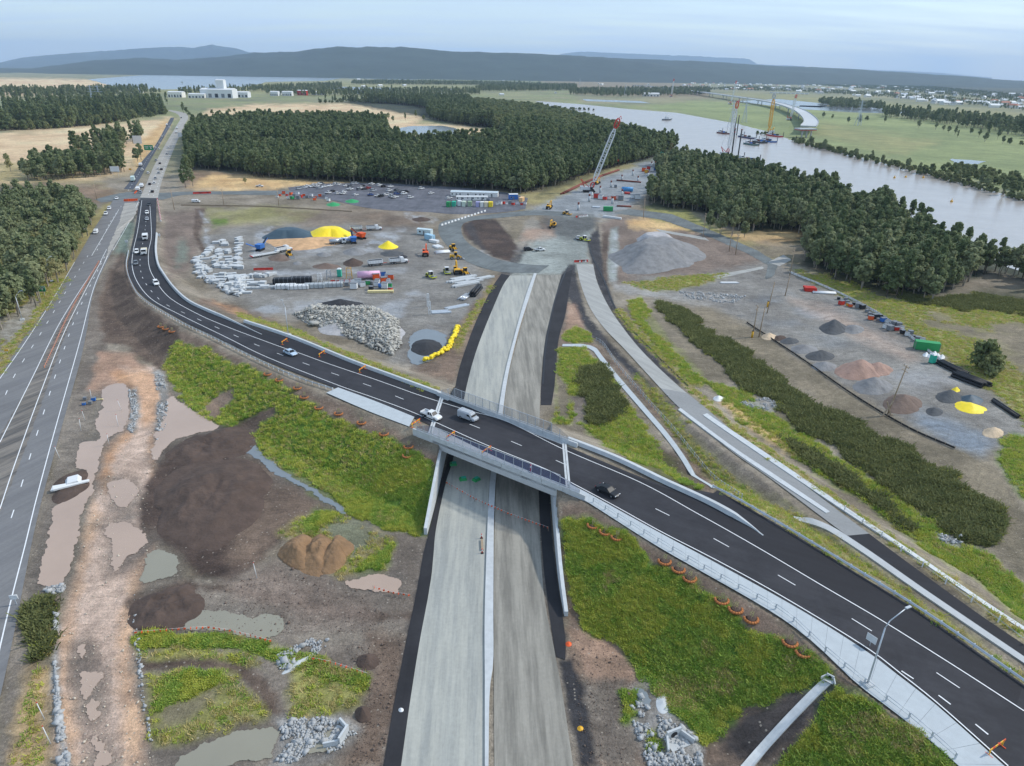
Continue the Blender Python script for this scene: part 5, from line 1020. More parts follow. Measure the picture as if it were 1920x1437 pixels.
def wheels(T, xs, w, r, wd=.24, sub=True):
    for x in xs:
        for s in (-1, 1):
            i = len(T.parts); b = T.part('wheel', M_DARK); y = s*(w-wd/2+.02); b.cyl((x, y-wd/2, r), (x, y+wd/2, r), r, r, 14)
            if sub: q = T.part('rim', M_RIM, i); q.cyl((x, y+s*(wd/2-.01), r), (x, y+s*(wd/2+.015), r), r*.62, r*.58, 10)
def car(kindn, col):
    p = paintm(col); T = Thing({'sedan': 'sedan_car', 'hatch': 'hatchback_car', 'suv': 'suv_car', 'ute': 'utility_truck', 'van': 'delivery_van'}[kindn])
    if kindn in ('sedan', 'hatch', 'suv'):
        L, w, hb, hr, g0, g1_, r0, r1 = {'sedan': (4.8, .92, .92, 1.45, -1.75, 1.15, -1.05, .35), 'hatch': (4.3, .9, .92, 1.5, -2.05, 1.05, -1.75, .3), 'suv': (4.7, .95, 1.05, 1.72, -2.25, 1.1, -2.0, .4)}[kindn]; h = L/2
        b = T.part('body', p); b.smooth = False
        b.loft([ring(-h, w*.86, .38, hb*.86), ring(-h+.12, w*.97, .26, hb*.97), ring(-h+.7, w, .22, hb), ring(g1_, w, .22, hb), ring(h-.75, w*.98, .22, hb*.88), ring(h-.15, w*.93, .26, hb*.74), ring(h, w*.8, .36, hb*.62)])
        gl = T.part('windows', M_GLASS); wb, wt_ = w*.93, w*.74
        lo = [(g0, -wb, hb-.03), (g1_, -wb, hb-.03), (g1_, wb, hb-.03), (g0, wb, hb-.03)]; hi = [(r0, -wt_, hr-.04), (r1, -wt_, hr-.04), (r1, wt_, hr-.04), (r0, wt_, hr-.04)]; gl.loft([lo, hi])
        rf = T.part('roof', p); rf.loft([[(r0-.04, -wt_-.03, hr-.07), (r1+.06, -wt_-.03, hr-.07), (r1+.06, wt_+.03, hr-.07), (r0-.04, wt_+.03, hr-.07)], [(r0+.1, -wt_+.1, hr), (r1-.1, -wt_+.1, hr), (r1-.1, wt_-.1, hr), (r0+.1, wt_-.1, hr)]])
        for s in (-1, 1):
            for (xa, xb) in ((g1_-.02, r1), (g0+.02, r0), ((g0+g1_)/2, (r0+r1)/2+.1)): T.part('pillar', p).bar((xa, s*(wb+.01), hb), (xb, s*(wt_+.02), hr-.05), .09)
        wheels(T, (-h+.85, h-.9), w, .33)
    elif kindn == 'ute':
        L, w, h = 5.3, .94, 2.65; b = T.part('body', p); b.loft([ring(-.6, w, .35, 1.08), ring(1.2, w, .35, 1.10), ring(2.1, w*.98, .35, 1.04), ring(2.52, w*.92, .38, .92), ring(2.65, w*.82, .45, .78)])
        gl = T.part('windows', M_GLASS); gl.loft([[(-.55, -.86, 1.06), (1.3, -.86, 1.06), (1.3, .86, 1.06), (-.55, .86, 1.06)], [(-.4, -.68, 1.72), (.6, -.68, 1.72), (.6, .68, 1.72), (-.4, .68, 1.72)]])
        rf = T.part('roof', p); rf.box((.1, 0, 1.74), (1.15, 1.46, .1))
        for s in (-1, 1):
            for (xa, xb) in ((1.28, .62), (.35, .15), (-.53, -.4)): T.part('pillar', p).bar((xa, s*.87, 1.06), (xb, s*.7, 1.74), .1)
        tr = T.part('tray', M_SILVER); tr.box((-1.65, 0, .86), (2.0, 1.8, .1)); 
        for s in (-1, 1): T.part('tray_side', p).box((-1.65, s*.9, 1.05), (2.0, .06, .34))
        T.part('tailgate', p).box((-2.64, 0, 1.05), (.06, 1.8, .34)); T.part('ladder_rack', M_SILVER).tube([(-.68, -.85, .9), (-.68, -.85, 1.7), (-.68, .85, 1.7), (-.68, .85, .9)], .035); T.part('chassis', M_TRIM).box((-1.2, 0, .6), (2.8, 1.1, .3))
        wheels(T, (-1.65, 1.7), w, .38)
    else:
        w, h = .98, 2.5; b = T.part('body', p); b.loft([ring(-2.5, w*.95, .35, 1.92, rad=.22), ring(-2.4, w, .28, 2.0, rad=.25), ring(1.0, w, .28, 2.0, rad=.25), ring(1.35, w, .28, 1.75, rad=.3), ring(1.75, w, .28, 1.12, rad=.2), ring(2.35, w*.93, .3, .98), ring(2.5, w*.82, .4, .8)])
        T.part('windscreen', M_GLASS)._add([(1.12, -.74, 1.93), (1.12, .74, 1.93), (1.80, .82, 1.18), (1.80, -.82, 1.18)], [(0, 1, 2, 3), (3, 2, 1, 0)])
        for s in (-1, 1): T.part('side_window', M_GLASS)._add([(.35, s*.985, 1.2), (1.35, s*.985, 1.2), (1.12, s*.985, 1.65), (.35, s*.985, 1.7)], [(0, 1, 2, 3), (3, 2, 1, 0)]); T.part('door_line', M_TRIM).box((-.1, s*.985, 1.1), (.02, .01, 1.4))
        for k in range(3): T.part('roof_rack_bar', M_SILVER).bar((-1.8+k*1.2, -.8, 2.05), (-1.8+k*1.2, .8, 2.05), .05)
        wheels(T, (-1.55, 1.6), w, .34)
    fx, wz = {'sedan': (2.38, .55), 'hatch': (2.13, .55), 'suv': (2.33, .66), 'ute': (2.62, .68), 'van': (2.46, .68)}[kindn]
    for s in (-1, 1):
        T.part('headlight', M_HEAD).box((fx-.05, s*.62, wz+.02), (.1, .34, .16)); T.part('tail_light', M_TAIL).box((-fx-(.04 if kindn == 'ute' else .0), s*.72, wz+.18), (.08, .2, .22)); T.part('mirror', p if kindn != 'van' else M_TRIM).box((.78 if kindn != 'van' else 1.35, s*1.02, 1.08), (.14, .18, .14))
    T.part('bumper', M_TRIM).box((fx-.02, 0, .42), (.12, 1.5, .16)); T.part('number_plate', M_WHITE).box((fx+.045, 0, .5), (.02, .4, .12))
    return T
CARS = {}
def put_car(kd, col, u, v, rz, label, group=None, whole=False, deck=False, dz=.05, heads=None):
    T = CARS.setdefault((kd, col), None) or car(kd, col); CARS[(kd, col)] = T
    p = g1(u, v, deck); return T.put((p.x, p.y, p.z+dz), rz, label, 'car' if kd in ('sedan', 'hatch', 'suv') else ('van' if kd == 'van' else 'pickup'), group, whole)
H1 = head(760, 752, 900, 804, True)
put_car('ute', 'white', 809, 784, H1, 'white pickup with open tray crossing the first expansion joint of the bridge', deck=True)
put_car('van', 'silver', 878, 786, head(820, 760, 960, 812, True), 'silver delivery van driving over the bridge ahead of the white pickup', deck=True)
put_car('sedan', 'pale blue', 545, 665, head(502, 648, 596, 684, True), 'pale blue sedan on the dark road beside the yellow and orange barricades', deck=True)
put_car('sedan', 'black', 1139, 925, head(1089, 900, 1230, 970, True), 'black sedan leaving the bridge past the second expansion joint', deck=True)
put_car('suv', 'white', 293, 534, head(285, 520, 306, 548, True), 'white car in the middle of the curving ramp', deck=True)
put_car('hatch', 'grey', 255, 496, head(256, 480, 256, 505, True), 'grey hatchback on the curving ramp behind the white car', deck=True)
put_car('suv', 'white', 257, 475, head(259, 460, 256, 485, True), 'white car beside the pale yellow truck on the ramp', deck=True)
put_car('suv', 'white', 276, 401, head(279, 385, 274, 415, True), 'white car leaving the intersection onto the ramp', None, True, True); put_car('hatch', 'silver', 276, 413, head(279, 390, 274, 425, True), 'silver hatchback just ahead of the white car on the ramp', None, True, True); put_car('sedan', 'black', 280, 385, head(280, 378, 278, 395, True), 'black sedan just past the red roadwork barriers at the intersection', None, True, True)
# light trucks
def rigid_truck(name, cab, body, L=7.5, bodyh=1.2, tank=False):
    T = Thing(name); T.part('chassis', M_TRIM).box((0, 0, .8), (L, .9, .3)); h = L/2; cb = paintm(cab)
    c = T.part('cab', cb); c.loft([[(h-2.0, -1.15, .7), (h, -1.15, .7), (h, 1.15, .7), (h-2.0, 1.15, .7)], [(h-2.0, -1.18, 1.7), (h, -1.18, 1.7), (h, 1.18, 1.7), (h-2.0, 1.18, 1.7)], [(h-1.9, -1.05, 2.7), (h-.45, -1.05, 2.7), (h-.45, 1.05, 2.7), (h-1.9, 1.05, 2.7)]])
    T.part('windscreen', M_GLASS)._add([(h-.02, -1.0, 1.75), (h-.02, 1.0, 1.75), (h-.38, .95, 2.55), (h-.38, -.95, 2.55)], [(0, 1, 2, 3), (3, 2, 1, 0)])
    for s in (-1, 1): T.part('side_window', M_GLASS)._add([(h-1.5, s*1.19, 1.75), (h-.35, s*1.19, 1.75), (h-.6, s*1.1, 2.5), (h-1.5, s*1.1, 2.5)], [(0, 1, 2, 3), (3, 2, 1, 0)])
    bm_ = body if not isinstance(body, str) else paintm(body); b = T.part('body', bm_)
    if tank: b.cyl((-h, 0, 1.75), (h-2.3, 0, 1.75), 1.0, 1.0, 14)
    else: b.loft([[(-h, -1.2, 1.0), (h-2.3, -1.2, 1.0), (h-2.3, 1.2, 1.0), (-h, 1.2, 1.0)], [(-h, -1.24, 1.0+bodyh), (h-2.3, -1.24, 1.0+bodyh), (h-2.3, 1.24, 1.0+bodyh), (-h, 1.24, 1.0+bodyh)]])
    wheels(T, (-h+1.0, -h+2.2, h-1.1), 1.2, .5, .3, True); return T
def tipper(name='tipper_truck', cab='white', load=True):
    T = Thing(name); T.part('chassis', M_TRIM).box((0, 0, .85), (8.2, .9, .3)); cb = paintm(cab)
    bn = T.part('bonnet', cb); bn.loft([ring(2.3, .95, .7, 1.75), ring(3.5, .9, .7, 1.62), ring(4.1, .85, .7, 1.45)])
    c = T.part('cab', cb); c.loft([[(.7, -1.15, .7), (2.5, -1.15, .7), (2.5, 1.15, .7), (.7, 1.15, .7)], [(.7, -1.15, 1.9), (2.45, -1.15, 1.9), (2.45, 1.15, 1.9), (.7, 1.15, 1.9)], [(.8, -1.05, 2.9), (2.0, -1.05, 2.9), (2.0, 1.05, 2.9), (.8, 1.05, 2.9)]])
    T.part('windscreen', M_GLASS)._add([(2.5, -1.0, 1.95), (2.5, 1.0, 1.95), (2.08, .95, 2.8), (2.08, -.95, 2.8)], [(0, 1, 2, 3), (3, 2, 1, 0)])
    T.part('grille', M_SILVER).box((4.12, 0, 1.05), (.06, 1.2, .7)); T.part('bull_bar', M_RED if cab == 'white' else M_SILVER).box((4.25, 0, .75), (.12, 2.0, .35))
    for s in (-1, 1): T.part('exhaust', M_SILVER).cyl((.55, s*1.05, .9), (.55, s*1.05, 3.2), .09, .09, 8)
    b = T.part('tipper_body', M_WHITE); y = 1.25
    for s in (-1, 1): b.box((-1.9, s*y, 1.85), (4.6, .08, 1.4))
    b.box((-4.2, 0, 1.85), (.08, 2.5, 1.4)); b.box((.38, 0, 1.9), (.08, 2.5, 1.6)); b.box((-1.9, 0, 1.2), (4.6, 2.5, .1)); T.part('tarp_cover', M_BLACK).box((-1.9, .15, 2.42), (4.4, 2.1, .06))
    for k in range(4): T.part('body_rib', M_SILVER).box((-3.6+k*1.15, -1.31, 1.85), (.1, .06, 1.3))
    wheels(T, (-3.2, -1.9, 3.3), 1.22, .52, .34); return T
def dog_trailer():
    T = Thing('tipper_trailer'); T.part('chassis', M_TRIM).box((0, 0, .85), (6.6, .9, .3)); T.part('drawbar', M_RED).bar((3.2, 0, .8), (5.4, 0, .8), .18); b = T.part('tipper_body', M_WHITE)
    for s in (-1, 1): b.box((0, s*1.25, 1.85), (6.4, .08, 1.4)); 
    for x in (-3.2, 3.2): b.box((x, 0, 1.85), (.08, 2.5, 1.4))
    b.box((0, 0, 1.2), (6.4, 2.5, .1)); T.part('tarp_cover', M_BLACK).box((0, .2, 2.40), (6.2, 2.0, .06))
    for k in range(5): T.part('body_rib', M_SILVER).box((-2.5+k*1.25, -1.31, 1.85), (.1, .06, 1.3))
    wheels(T, (-2.6, -1.3, 2.5), 1.22, .52, .34); return T
TIP = tipper(); DOG = dog_trailer(); TRK = rigid_truck('rigid_truck', 'white', 'white', 7.5, 1.4); TRKY = rigid_truck('flatbed_truck', 'white', 'cream', 8, .9); TRKB = rigid_truck('box_truck', 'white', mat('truck_box_aqua', (196,216,212), .5), 9.5, 2.7); TANK = rigid_truck('tanker_truck', 'white', M_SILVER, 8, tank=True)
def put(T, u, v, rz, label, cat, group=None, whole=False, dz=.0, deck=False, **k):
    p = g1(u, v, deck); return T.put((p.x, p.y, p.z+dz), rz, label, cat, group, whole, **k)
hd = lambda a, b, c, d: head(a, b, c, d)
put(TRKY, 271, 476, head(274, 455, 270, 490, True), 'pale yellow flatbed truck beside a white car on the curving ramp', 'truck', deck=True, dz=.05)
put(TRK, 273, 449, head(276, 430, 272, 462, True), 'white truck following the pale yellow truck down the ramp', 'truck', deck=True, dz=.05)
put(TIP, 748, 494, hd(700, 497, 760, 492), 'white tipper truck with red bull bar parked beside the dark gravel piles', 'truck'); put(DOG, 704, 498, hd(690, 499, 760, 492), 'white tipper trailer coupled behind the truck beside the dark gravel piles', 'trailer')
put(TIP, 702, 432, hd(660, 434, 720, 431), 'white tipper truck at the end of the yellow covered stockpile', 'truck'); put(DOG, 668, 433, hd(650, 434, 700, 432), 'white tipper trailer beside the tip of the yellow covered stockpile', 'trailer')
put(TRK, 649, 455, hd(630, 457, 660, 453), 'white truck parked against the sandy stockpile beside the blue screening machine', 'truck'); put(TANK, 633, 458, hd(615, 459, 650, 456), 'white tanker truck with silver tank beside the sandy stockpile', 'truck')
LOW = Thing('low_loader_trailer'); LOW.part('deck', M_WHITE).box((0, 0, .9), (13, 2.4, .25)); LOW.part('gooseneck', M_WHITE).box((6.2, 0, 1.35), (1.6, 2.2, .3)); 
for k in range(9): LOW.part('deck_board', M_CONC2).box((-5.6+k*1.25, 0, 1.06), (1.1, 2.3, .08))
wheels(LOW, (-5.4, -4.3, -3.2, -2.1), 1.2, .45, .3); LOW.part('ramp', M_RED).box((-6.7, 0, .9), (.3, 2.4, .5))
put(LOW, 497, 480, hd(480, 483, 520, 476), 'long white low loader trailer beside the blue screening machine and brown heap', 'trailer'); put(TIP, 533, 472, hd(480, 483, 530, 473), 'white prime mover with red bull bar in front of the low loader', 'truck')
# ---- plant
def tracks(T, L, w, tw, h):
    for s in (-1, 1): b = T.part('track', M_DARK); y = s*(w-tw/2); b.ext([(-L/2+h*.4, 0), (L/2-h*.4, 0), (L/2, h*.5), (L/2-h*.4, h), (-L/2+h*.4, h), (-L/2, h*.5)], y-tw/2, y+tw/2)
def excavator(m=M_YEL, s=1.0, reach=1.0):
    T = Thing('excavator'); tracks(T, 4.2, 1.5, .6, .95); T.part('slew_ring', M_TRIM).cyl((0, 0, .8), (0, 0, 1.15), .7, .7, 12)
    b = T.part('house', m); b.loft([[(-2.2, -1.35, 1.15), (1.2, -1.35, 1.15), (1.2, 1.35, 1.15), (-2.2, 1.35, 1.15)], [(-2.3, -1.35, 1.9), (1.2, -1.35, 1.9), (1.2, 1.35, 1.9), (-2.3, 1.35, 1.9)], [(-1.9, -1.25, 2.35), (.2, -1.25, 2.35), (.2, 1.25, 2.35), (-1.9, 1.25, 2.35)]]); T.part('counterweight', M_TRIM).box((-2.35, 0, 1.6), (.5, 2.5, .9))
    c = T.part('cab', M_GLASS); c.loft([[(-.2, .35, 1.9), (1.45, .35, 1.9), (1.45, 1.35, 1.9), (-.2, 1.35, 1.9)], [(-.1, .4, 3.0), (1.1, .4, 3.0), (1.1, 1.3, 3.0), (-.1, 1.3, 3.0)]]); T.part('cab_roof', m).box((.5, .85, 3.06), (1.4, 1.05, .1))
    bo = T.part('boom', m); bo.bar((1.0, -.2, 1.6), (2.6, -.2, 4.6), .5, .6); bo.bar((2.5, -.2, 4.5), (5.4*reach, -.2, 4.3), .45, .5); T.part('boom_cylinder', M_SILVER).cyl((1.4, -.2, 1.6), (3.0, -.2, 3.9), .1, .08, 8); T.part('stick', m).bar((5.2*reach, -.2, 4.6), (5.9*reach, -.2, 1.5), .38, .45)
    bk = T.part('bucket', M_TRIM); bk.ext([(5.6*reach, 1.6), (6.3*reach, 1.3), (6.4*reach, .3), (5.5*reach, .1), (5.0*reach, .6)], -.85, .45); return T
def roller(m=M_LIME):
    T = Thing('soil_roller'); T.part('drum', M_GREY).cyl((2.0, -1.05, .75), (2.0, 1.05, .75), .75, .75, 16); f = T.part('drum_frame', m)
    for s in (-1, 1): f.box((1.7, s*1.18, .8), (2.2, .16, .45))
    f.box((.75, 0, .85), (.3, 2.4, .6)); f.box((3.0, 0, .8), (.2, 2.4, .3)); b = T.part('engine_hood', m); b.loft([[(-2.9, -.85, .8), (-.9, -.85, .8), (-.9, .85, .8), (-2.9, .85, .8)], [(-2.8, -.8, 1.55), (-.9, -.8, 1.85), (-.9, .8, 1.85), (-2.8, .8, 1.55)]])
    c = T.part('cab', M_GLASS); c.box((-.1, 0, 1.95), (1.4, 1.6, 1.5), top=.92)
    for sx in (-1, 1):
        for sy in (-1, 1): T.part('cab_post', M_WHITE).bar((-.1+sx*.7, sy*.8, 1.2), (-.1+sx*.65, sy*.74, 2.7), .1)
    T.part('cab_roof', M_WHITE).box((-.1, 0, 2.78), (1.7, 1.8, .14)); T.part('cab_floor', m).box((-.1, 0, 1.05), (1.6, 1.7, .4))
    for s in (-1, 1): i = len(T.parts); T.part('wheel', M_DARK).cyl((-1.9, s*.7, .75), (-1.9, s*1.25, .75), .75, .75, 16); T.part('rim', m, i).cyl((-1.9, s*1.24, .75), (-1.9, s*1.28, .75), .4, .36, 10)
    return T
def loader(m=M_YEL):
    T = Thing('wheel_loader'); T.part('engine_hood', m).box((-1.5, 0, 1.5), (2.4, 1.7, 1.2), top=.9); T.part('front_frame', m).box((1.0, 0, 1.2), (1.6, 1.2, .8)); T.part('cab', M_GLASS).box((.1, 0, 2.5), (1.3, 1.5, 1.5), top=.9); T.part('cab_roof', m).box((.1, 0, 3.28), (1.5, 1.6, .12))
    for s in (-1, 1): T.part('lift_arm', m).bar((.8, s*.55, 1.9), (3.0, s*.55, .7), .22, .35)
    T.part('bucket', M_GREY).ext([(2.9, .9), (3.1, .1), (4.3, .05), (3.5, .4), (3.2, 1.2)], -1.35, 1.35)
    wheels(T, (-1.6, 1.3), 1.25, .72, .5); return T
EXC = excavator(); ROL = roller(); LOA = loader(); EXO = excavator(M_ORANGE); ROY = roller(M_YEL)
put(ROL, 808, 521, hd(800, 517, 820, 526), 'lime green soil roller with white cab standing alone near the white barrier planks', 'roller'); put(ROL, 838, 513, hd(836, 508, 842, 520), 'lime green soil roller with white roof parked beside the yellow excavator', 'roller')
put(EXC, 857, 513, hd(857, 505, 852, 495), 'yellow excavator parked between the green roller and the white barrier planks', 'excavator'); put(LOA, 872, 516, hd(866, 512, 880, 520), 'yellow wheel loader beside the white barrier planks', 'loader')
put(EXC, 1037, 426, hd(1037, 424, 1026, 432), 'yellow excavator working on the dark earth below the crane', 'excavator'); put(ROL, 1096, 452, hd(1090, 448, 1110, 452), 'lime green roller parked beside a white pickup on the unfinished motorway', 'roller'); put_car('ute', 'white', 1084, 449, hd(1084, 449, 1080, 444), 'white pickup parked beside the lime roller on the unfinished motorway', dz=0)
put_car('suv', 'black', 991, 470, hd(985, 471, 998, 470), 'black car parked on the unfinished motorway', dz=.05); put_car('ute', 'white', 1012, 471, hd(1006, 471, 1020, 470), 'white pickup parked beside the black car on the unfinished motorway', dz=.05)
put(LOA, 850, 470, hd(850, 470, 860, 474), 'yellow wheel loader on the inside kerb of the haul road', 'loader'); put(LOA, 854, 486, hd(848, 486, 862, 486), 'yellow wheel loader beside the pile of dark scrap at the haul road', 'loader'); put(EXO, 798, 480, hd(798, 480, 800, 470), 'orange excavator standing between the black sheeted pile and the pipe trailer', 'excavator')
put(ROY, 1063, 403, hd(1058, 402, 1070, 404), 'yellow roller at the head of the dark earth next to the red and white barriers', 'roller'); put(EXC, 1029, 392, hd(1026, 393, 1034, 388), 'yellow excavator on the haul road corner below the gravel ramp', 'excavator')
put(EXC, 1118, 346, hd(1112, 346, 1126, 342), 'yellow excavator right behind the red and white crawler crane', 'excavator'); put(LOA, 543, 482, hd(540, 478, 548, 484), 'yellow loader beside the brown heap at the nose of the low loader', 'loader')
def screener(m):
    T = Thing('screening_plant'); tracks(T, 5, 1.3, .5, .9); T.part('hopper', m).loft([[(-1.6, -1, 1.0), (1.2, -1, 1.0), (1.2, 1, 1.0), (-1.6, 1, 1.0)], [(-2.2, -1.5, 3.2), (1.6, -1.5, 3.2), (1.6, 1.5, 3.2), (-2.2, 1.5, 3.2)]]); T.part('engine_box', m).box((2.4, 0, 1.6), (1.6, 1.8, 1.4)); c = T.part('conveyor', m); c.bar((1.5, 0, 1.4), (8.0, 0, 4.4), 1.0, .3); T.part('belt', M_BLACK).bar((1.6, 0, 1.62), (8.0, 0, 4.6), .8, .06); T.part('conveyor_strut', M_GREY).bar((5.0, 0, 0), (5.6, 0, 3.2), .15)
    T.part('side_conveyor', m).bar((-.5, 1.0, 1.4), (-1.5, 6.0, 3.4), .8, .25); return T
SCB = screener(M_BLUE); SCO = screener(M_ORANGE)
put(SCB, 488, 470, hd(488, 470, 512, 458), 'blue screening plant with black conveyor reaching up the sandy stockpile', 'plant'); put(SCB, 663, 456, hd(663, 456, 660, 450), 'blue screening plant between the white trucks and the orange machine', 'plant'); put(SCO, 678, 448, hd(678, 448, 670, 446), 'orange screening plant behind the white tipper trailer', 'plant')
# ---- car park
def pk(u, v, kd, col, rz): return put_car(kd, col, u, v, rz, {'white': 'white', 'silver': 'silver', 'black': 'black', 'blue': 'blue', 'grey': 'grey', 'red': 'red'}[col]+' '+{'sedan': 'sedan', 'hatch': 'hatchback', 'suv': 'wagon', 'ute': 'pickup', 'van': 'van'}[kd]+' parked in the site car park in front of the dark wood', 'cars in the site car park', True)
cp = [(855,240),(985,245),(1055,250),(1075,222),(1155,190),(1235,265),(1295,170),(1455,120),(1560,130),(1720,150),(1440,270,'blue'),(1480,205),(1700,205),(1820,215,'grey'),(1540,285),(1650,265),(1730,290),(1765,302),(1400,175,'red'),(1360,185,'black'),(1105,140),(1000,120),(920,215,'black'),(1590,285,'black'),(1905,240),(1880,222,'black'),(960,115),(760,110,'grey'),(720,120),(660,125),(800,150),(630,150),(690,150),(740,170,'silver'),(560,150),(520,170),(450,180),(880,140),(1250,105),(1200,110),(1745,225,'grey'),(1690,255,'silver'),(1800,200,'black'),(1330,140,'black'),(1160,150,'grey'),(1620,150,'black'),(1280,190,'grey')]
rr_ = random.Random(5)
for c in cp:
    col = c[2] if len(c) > 2 else rr_.choice(['white', 'white', 'white', 'silver']); pk(500+c[0]/7.385, 331+c[1]/7.385, rr_.choice(['ute', 'suv', 'suv', 'hatch', 'sedan', 'ute']), col, rr_.choice([.9, .9, 1.0, -2.2])+rr_.uniform(-.15, .15))
for (x, y, col) in ((345,165,'white'),(470,225,'white'),(205,280,'white'),(700,288,'white'),(30,235,'blue'),(100,210,'black'),(150,208,'black'),(10,275,'white'),(118,232,'white')): pk(740+x/6.857, 331+y/6.857, rr_.choice(['ute', 'suv', 'sedan']), col, .7+rr_.uniform(-.2, .2))
put_car('ute', 'white', 487, 351, .3, 'white pickup on the dry grass beside the car park road', None, True); put_car('van', 'white', 368, 380, 0.1, 'white van behind the fence beside the intersection works', None, True)
# ---- highway traffic
hwy = [(205,393,'suv','white'),(199,403,'ute','white'),(219,374,'sedan','white'),(250,340,'T',0),(264,312,'K',0),(267,320,'suv','white'),(278,326,'suv','white'),(303,319,'sedan','black'),(298,326,'suv','silver'),(300,308,'hatch','black'),(290,345,'suv','white'),(281,347,'hatch','black'),(286,361,'sedan','black'),(259,358,'K',0),(266,352,'K',0),(264,362,'suv','silver'),(299,270,'suv','white'),(304,257,'hatch','white'),(298,281,'suv','white'),(291,279,'suv','white'),(307,256,'suv','silver'),(313,236,'K',0),(331,250,'K',0),(332,242,'K',0),(340,222,'suv','black'),(318,240,'suv','white'),(293,302,'suv','silver'),(313,290,'hatch','silver'),(316,279,'suv','white'),(292,336,'suv','silver'),(297,318,'suv','white'),(180,438,'van','white')]
for i, (u, v, kd, col) in enumerate(hwy):
    rz = head(u, v, u+6, v-10) if v < 372 else head(u, v, u-6, v+10)
    if kd in 'TK': put(TRKB if kd == 'T' else TRK, u, v, rz, 'tall box truck with pale aqua load heading up the highway' if kd == 'T' else 'white truck on the highway beyond the intersection', 'truck', None if kd == 'T' else 'trucks beyond the intersection', True, .06)
    elif v > 372: put_car(kd, col, u, v, rz, col+{'suv': ' wagon', 'ute': ' pickup', 'sedan': ' sedan', 'van': ' van'}[kd]+' on the old highway beside the dense grove', None, True, dz=.07)
    else: put_car(kd, col, u, v, rz, col+{'suv': ' wagon', 'hatch': ' hatchback', 'sedan': ' sedan'}[kd]+' on the highway beyond the intersection', 'cars beyond the intersection', True, dz=.08)
# ------------------------------------------------------------------ stockpiles
def pile_mat(name, rgb, var=.25): return mat(name, rgb, .95, .34, .35, .16, bscale=1.6, detail=9)
MP = {'grey': pile_mat('grey_gravel', (128,128,128)), 'dark': pile_mat('dark_gravel', (82,84,86)), 'black': pile_mat('black_millings', (54,55,58)), 'brown': pile_mat('brown_soil', (112,96,86)), 'red': pile_mat('reddish_gravel', (158,130,116)), 'sand': pile_mat('pale_sand', (200,178,150)), 'pale': pile_mat('pale_gravel', (172,170,170)), 'choc': pile_mat('dark_brown_soil', (84,70,62)), 'straw': pile_mat('straw_coloured_mulch', (136,108,80)), 'sandy': pile_mat('sandy_soil', (198,160,120))}
def mound(name, outline, h, m, label, cat='stockpile', group=None, flat=.0, rough=.25, cover=None, seed=0, nr=14, steep=1.0, put_at=None):
    "heap whose foot follows an outline in photo pixels"
    w = G(*np.asarray(outline, float).T); c = w.mean(0); z0 = float(w[:, 2].min()); na = 72; nr = max(nr, 24); th = np.arctan2(w[:, 1]-c[1], w[:, 0]-c[0]); rr = np.hypot(w[:, 0]-c[0], w[:, 1]-c[1]); o = np.argsort(th); th = th[o]; rr = rr[o]
    ta = np.linspace(-math.pi, math.pi, na, endpoint=False); R_ = np.interp(ta, np.r_[th-2*math.pi, th, th+2*math.pi], np.r_[rr, rr, rr])*(1+(.22 if rough > .2 else .04)*(fbm(np.cos(ta)*2.2+c[0], np.sin(ta)*2.2+c[1], seed+2, 4)-.5)); t = np.linspace(0, 1, nr); V = []; 
    for k in range(nr):
        q = t[k]; x = R_*q*np.cos(ta); y = R_*q*np.sin(ta); s = np.clip((1-q)/(1-flat), 0, 1)**steep if flat < 1 else 1-q
        s = s*s*(3-2*s)*.35+s*.65; n = ((fbm((x+c[0])/1.6, (y+c[1])/1.6, seed, 4)-.5)+(fbm((x+c[0])/5, (y+c[1])/5, seed+8, 3)-.5)*1.4)*rough*(1 if k < nr-1 else 0)
        V.append(np.column_stack([x, y, np.full(na, h)*s+n*(.4+.6*s)-(.06 if k == nr-1 else 0)]))
    V = np.concatenate(V); i = (np.arange(nr-1)[:, None]*na+np.arange(na)[None, :]); j = (np.arange(nr-1)[:, None]*na+(np.arange(na)+1)[None, :] % na); qd = np.stack([i, i+na, j+na, j], -1).reshape(-1, 4)
    me = grid_mesh(name, V, qd); me.materials.append(m); me.polygons.foreach_set('use_smooth', np.ones(len(qd), bool)); ob = bpy.data.objects.new(name, me); COL.objects.link(ob); ob.location = (c[0], c[1], z0); tag(ob, label, cat, group); return ob
def ell(u, v, a, b, n=14, rot=0): return [(u+a*math.cos(t)*math.cos(rot)-b*math.sin(t)*math.sin(rot), v+a*math.cos(t)*math.sin(rot)+b*math.sin(t)*math.cos(rot)) for t in [2*math.pi*i/n for i in range(n)]]
mound('covered_stockpile', [(493,448),(500,440),(520,436),(583,434),(590,447),(540,449)], 3.6, M_TARPB, 'long stockpile under a slate blue tarpaulin', flat=.35)
mound('covered_stockpile', [(583,434),(630,432),(660,438),(657,444),(620,446),(588,448)], 3.8, M_TARPY, 'long stockpile under a bright yellow tarpaulin beside the white tipper', flat=.35)
mound('sand_stockpile', [(500,450),(560,448),(640,446),(648,452),(610,462),(560,470),(515,462)], 2.2, MP['sandy'], 'sandy soil heap spilling out below the blue and yellow covered stockpiles')
mound('covered_stockpile', ell(728, 463, 19, 5), 3.0, M_TARPY, 'small cone heap under yellow sheeting near the truck and trailer', rough=.1)
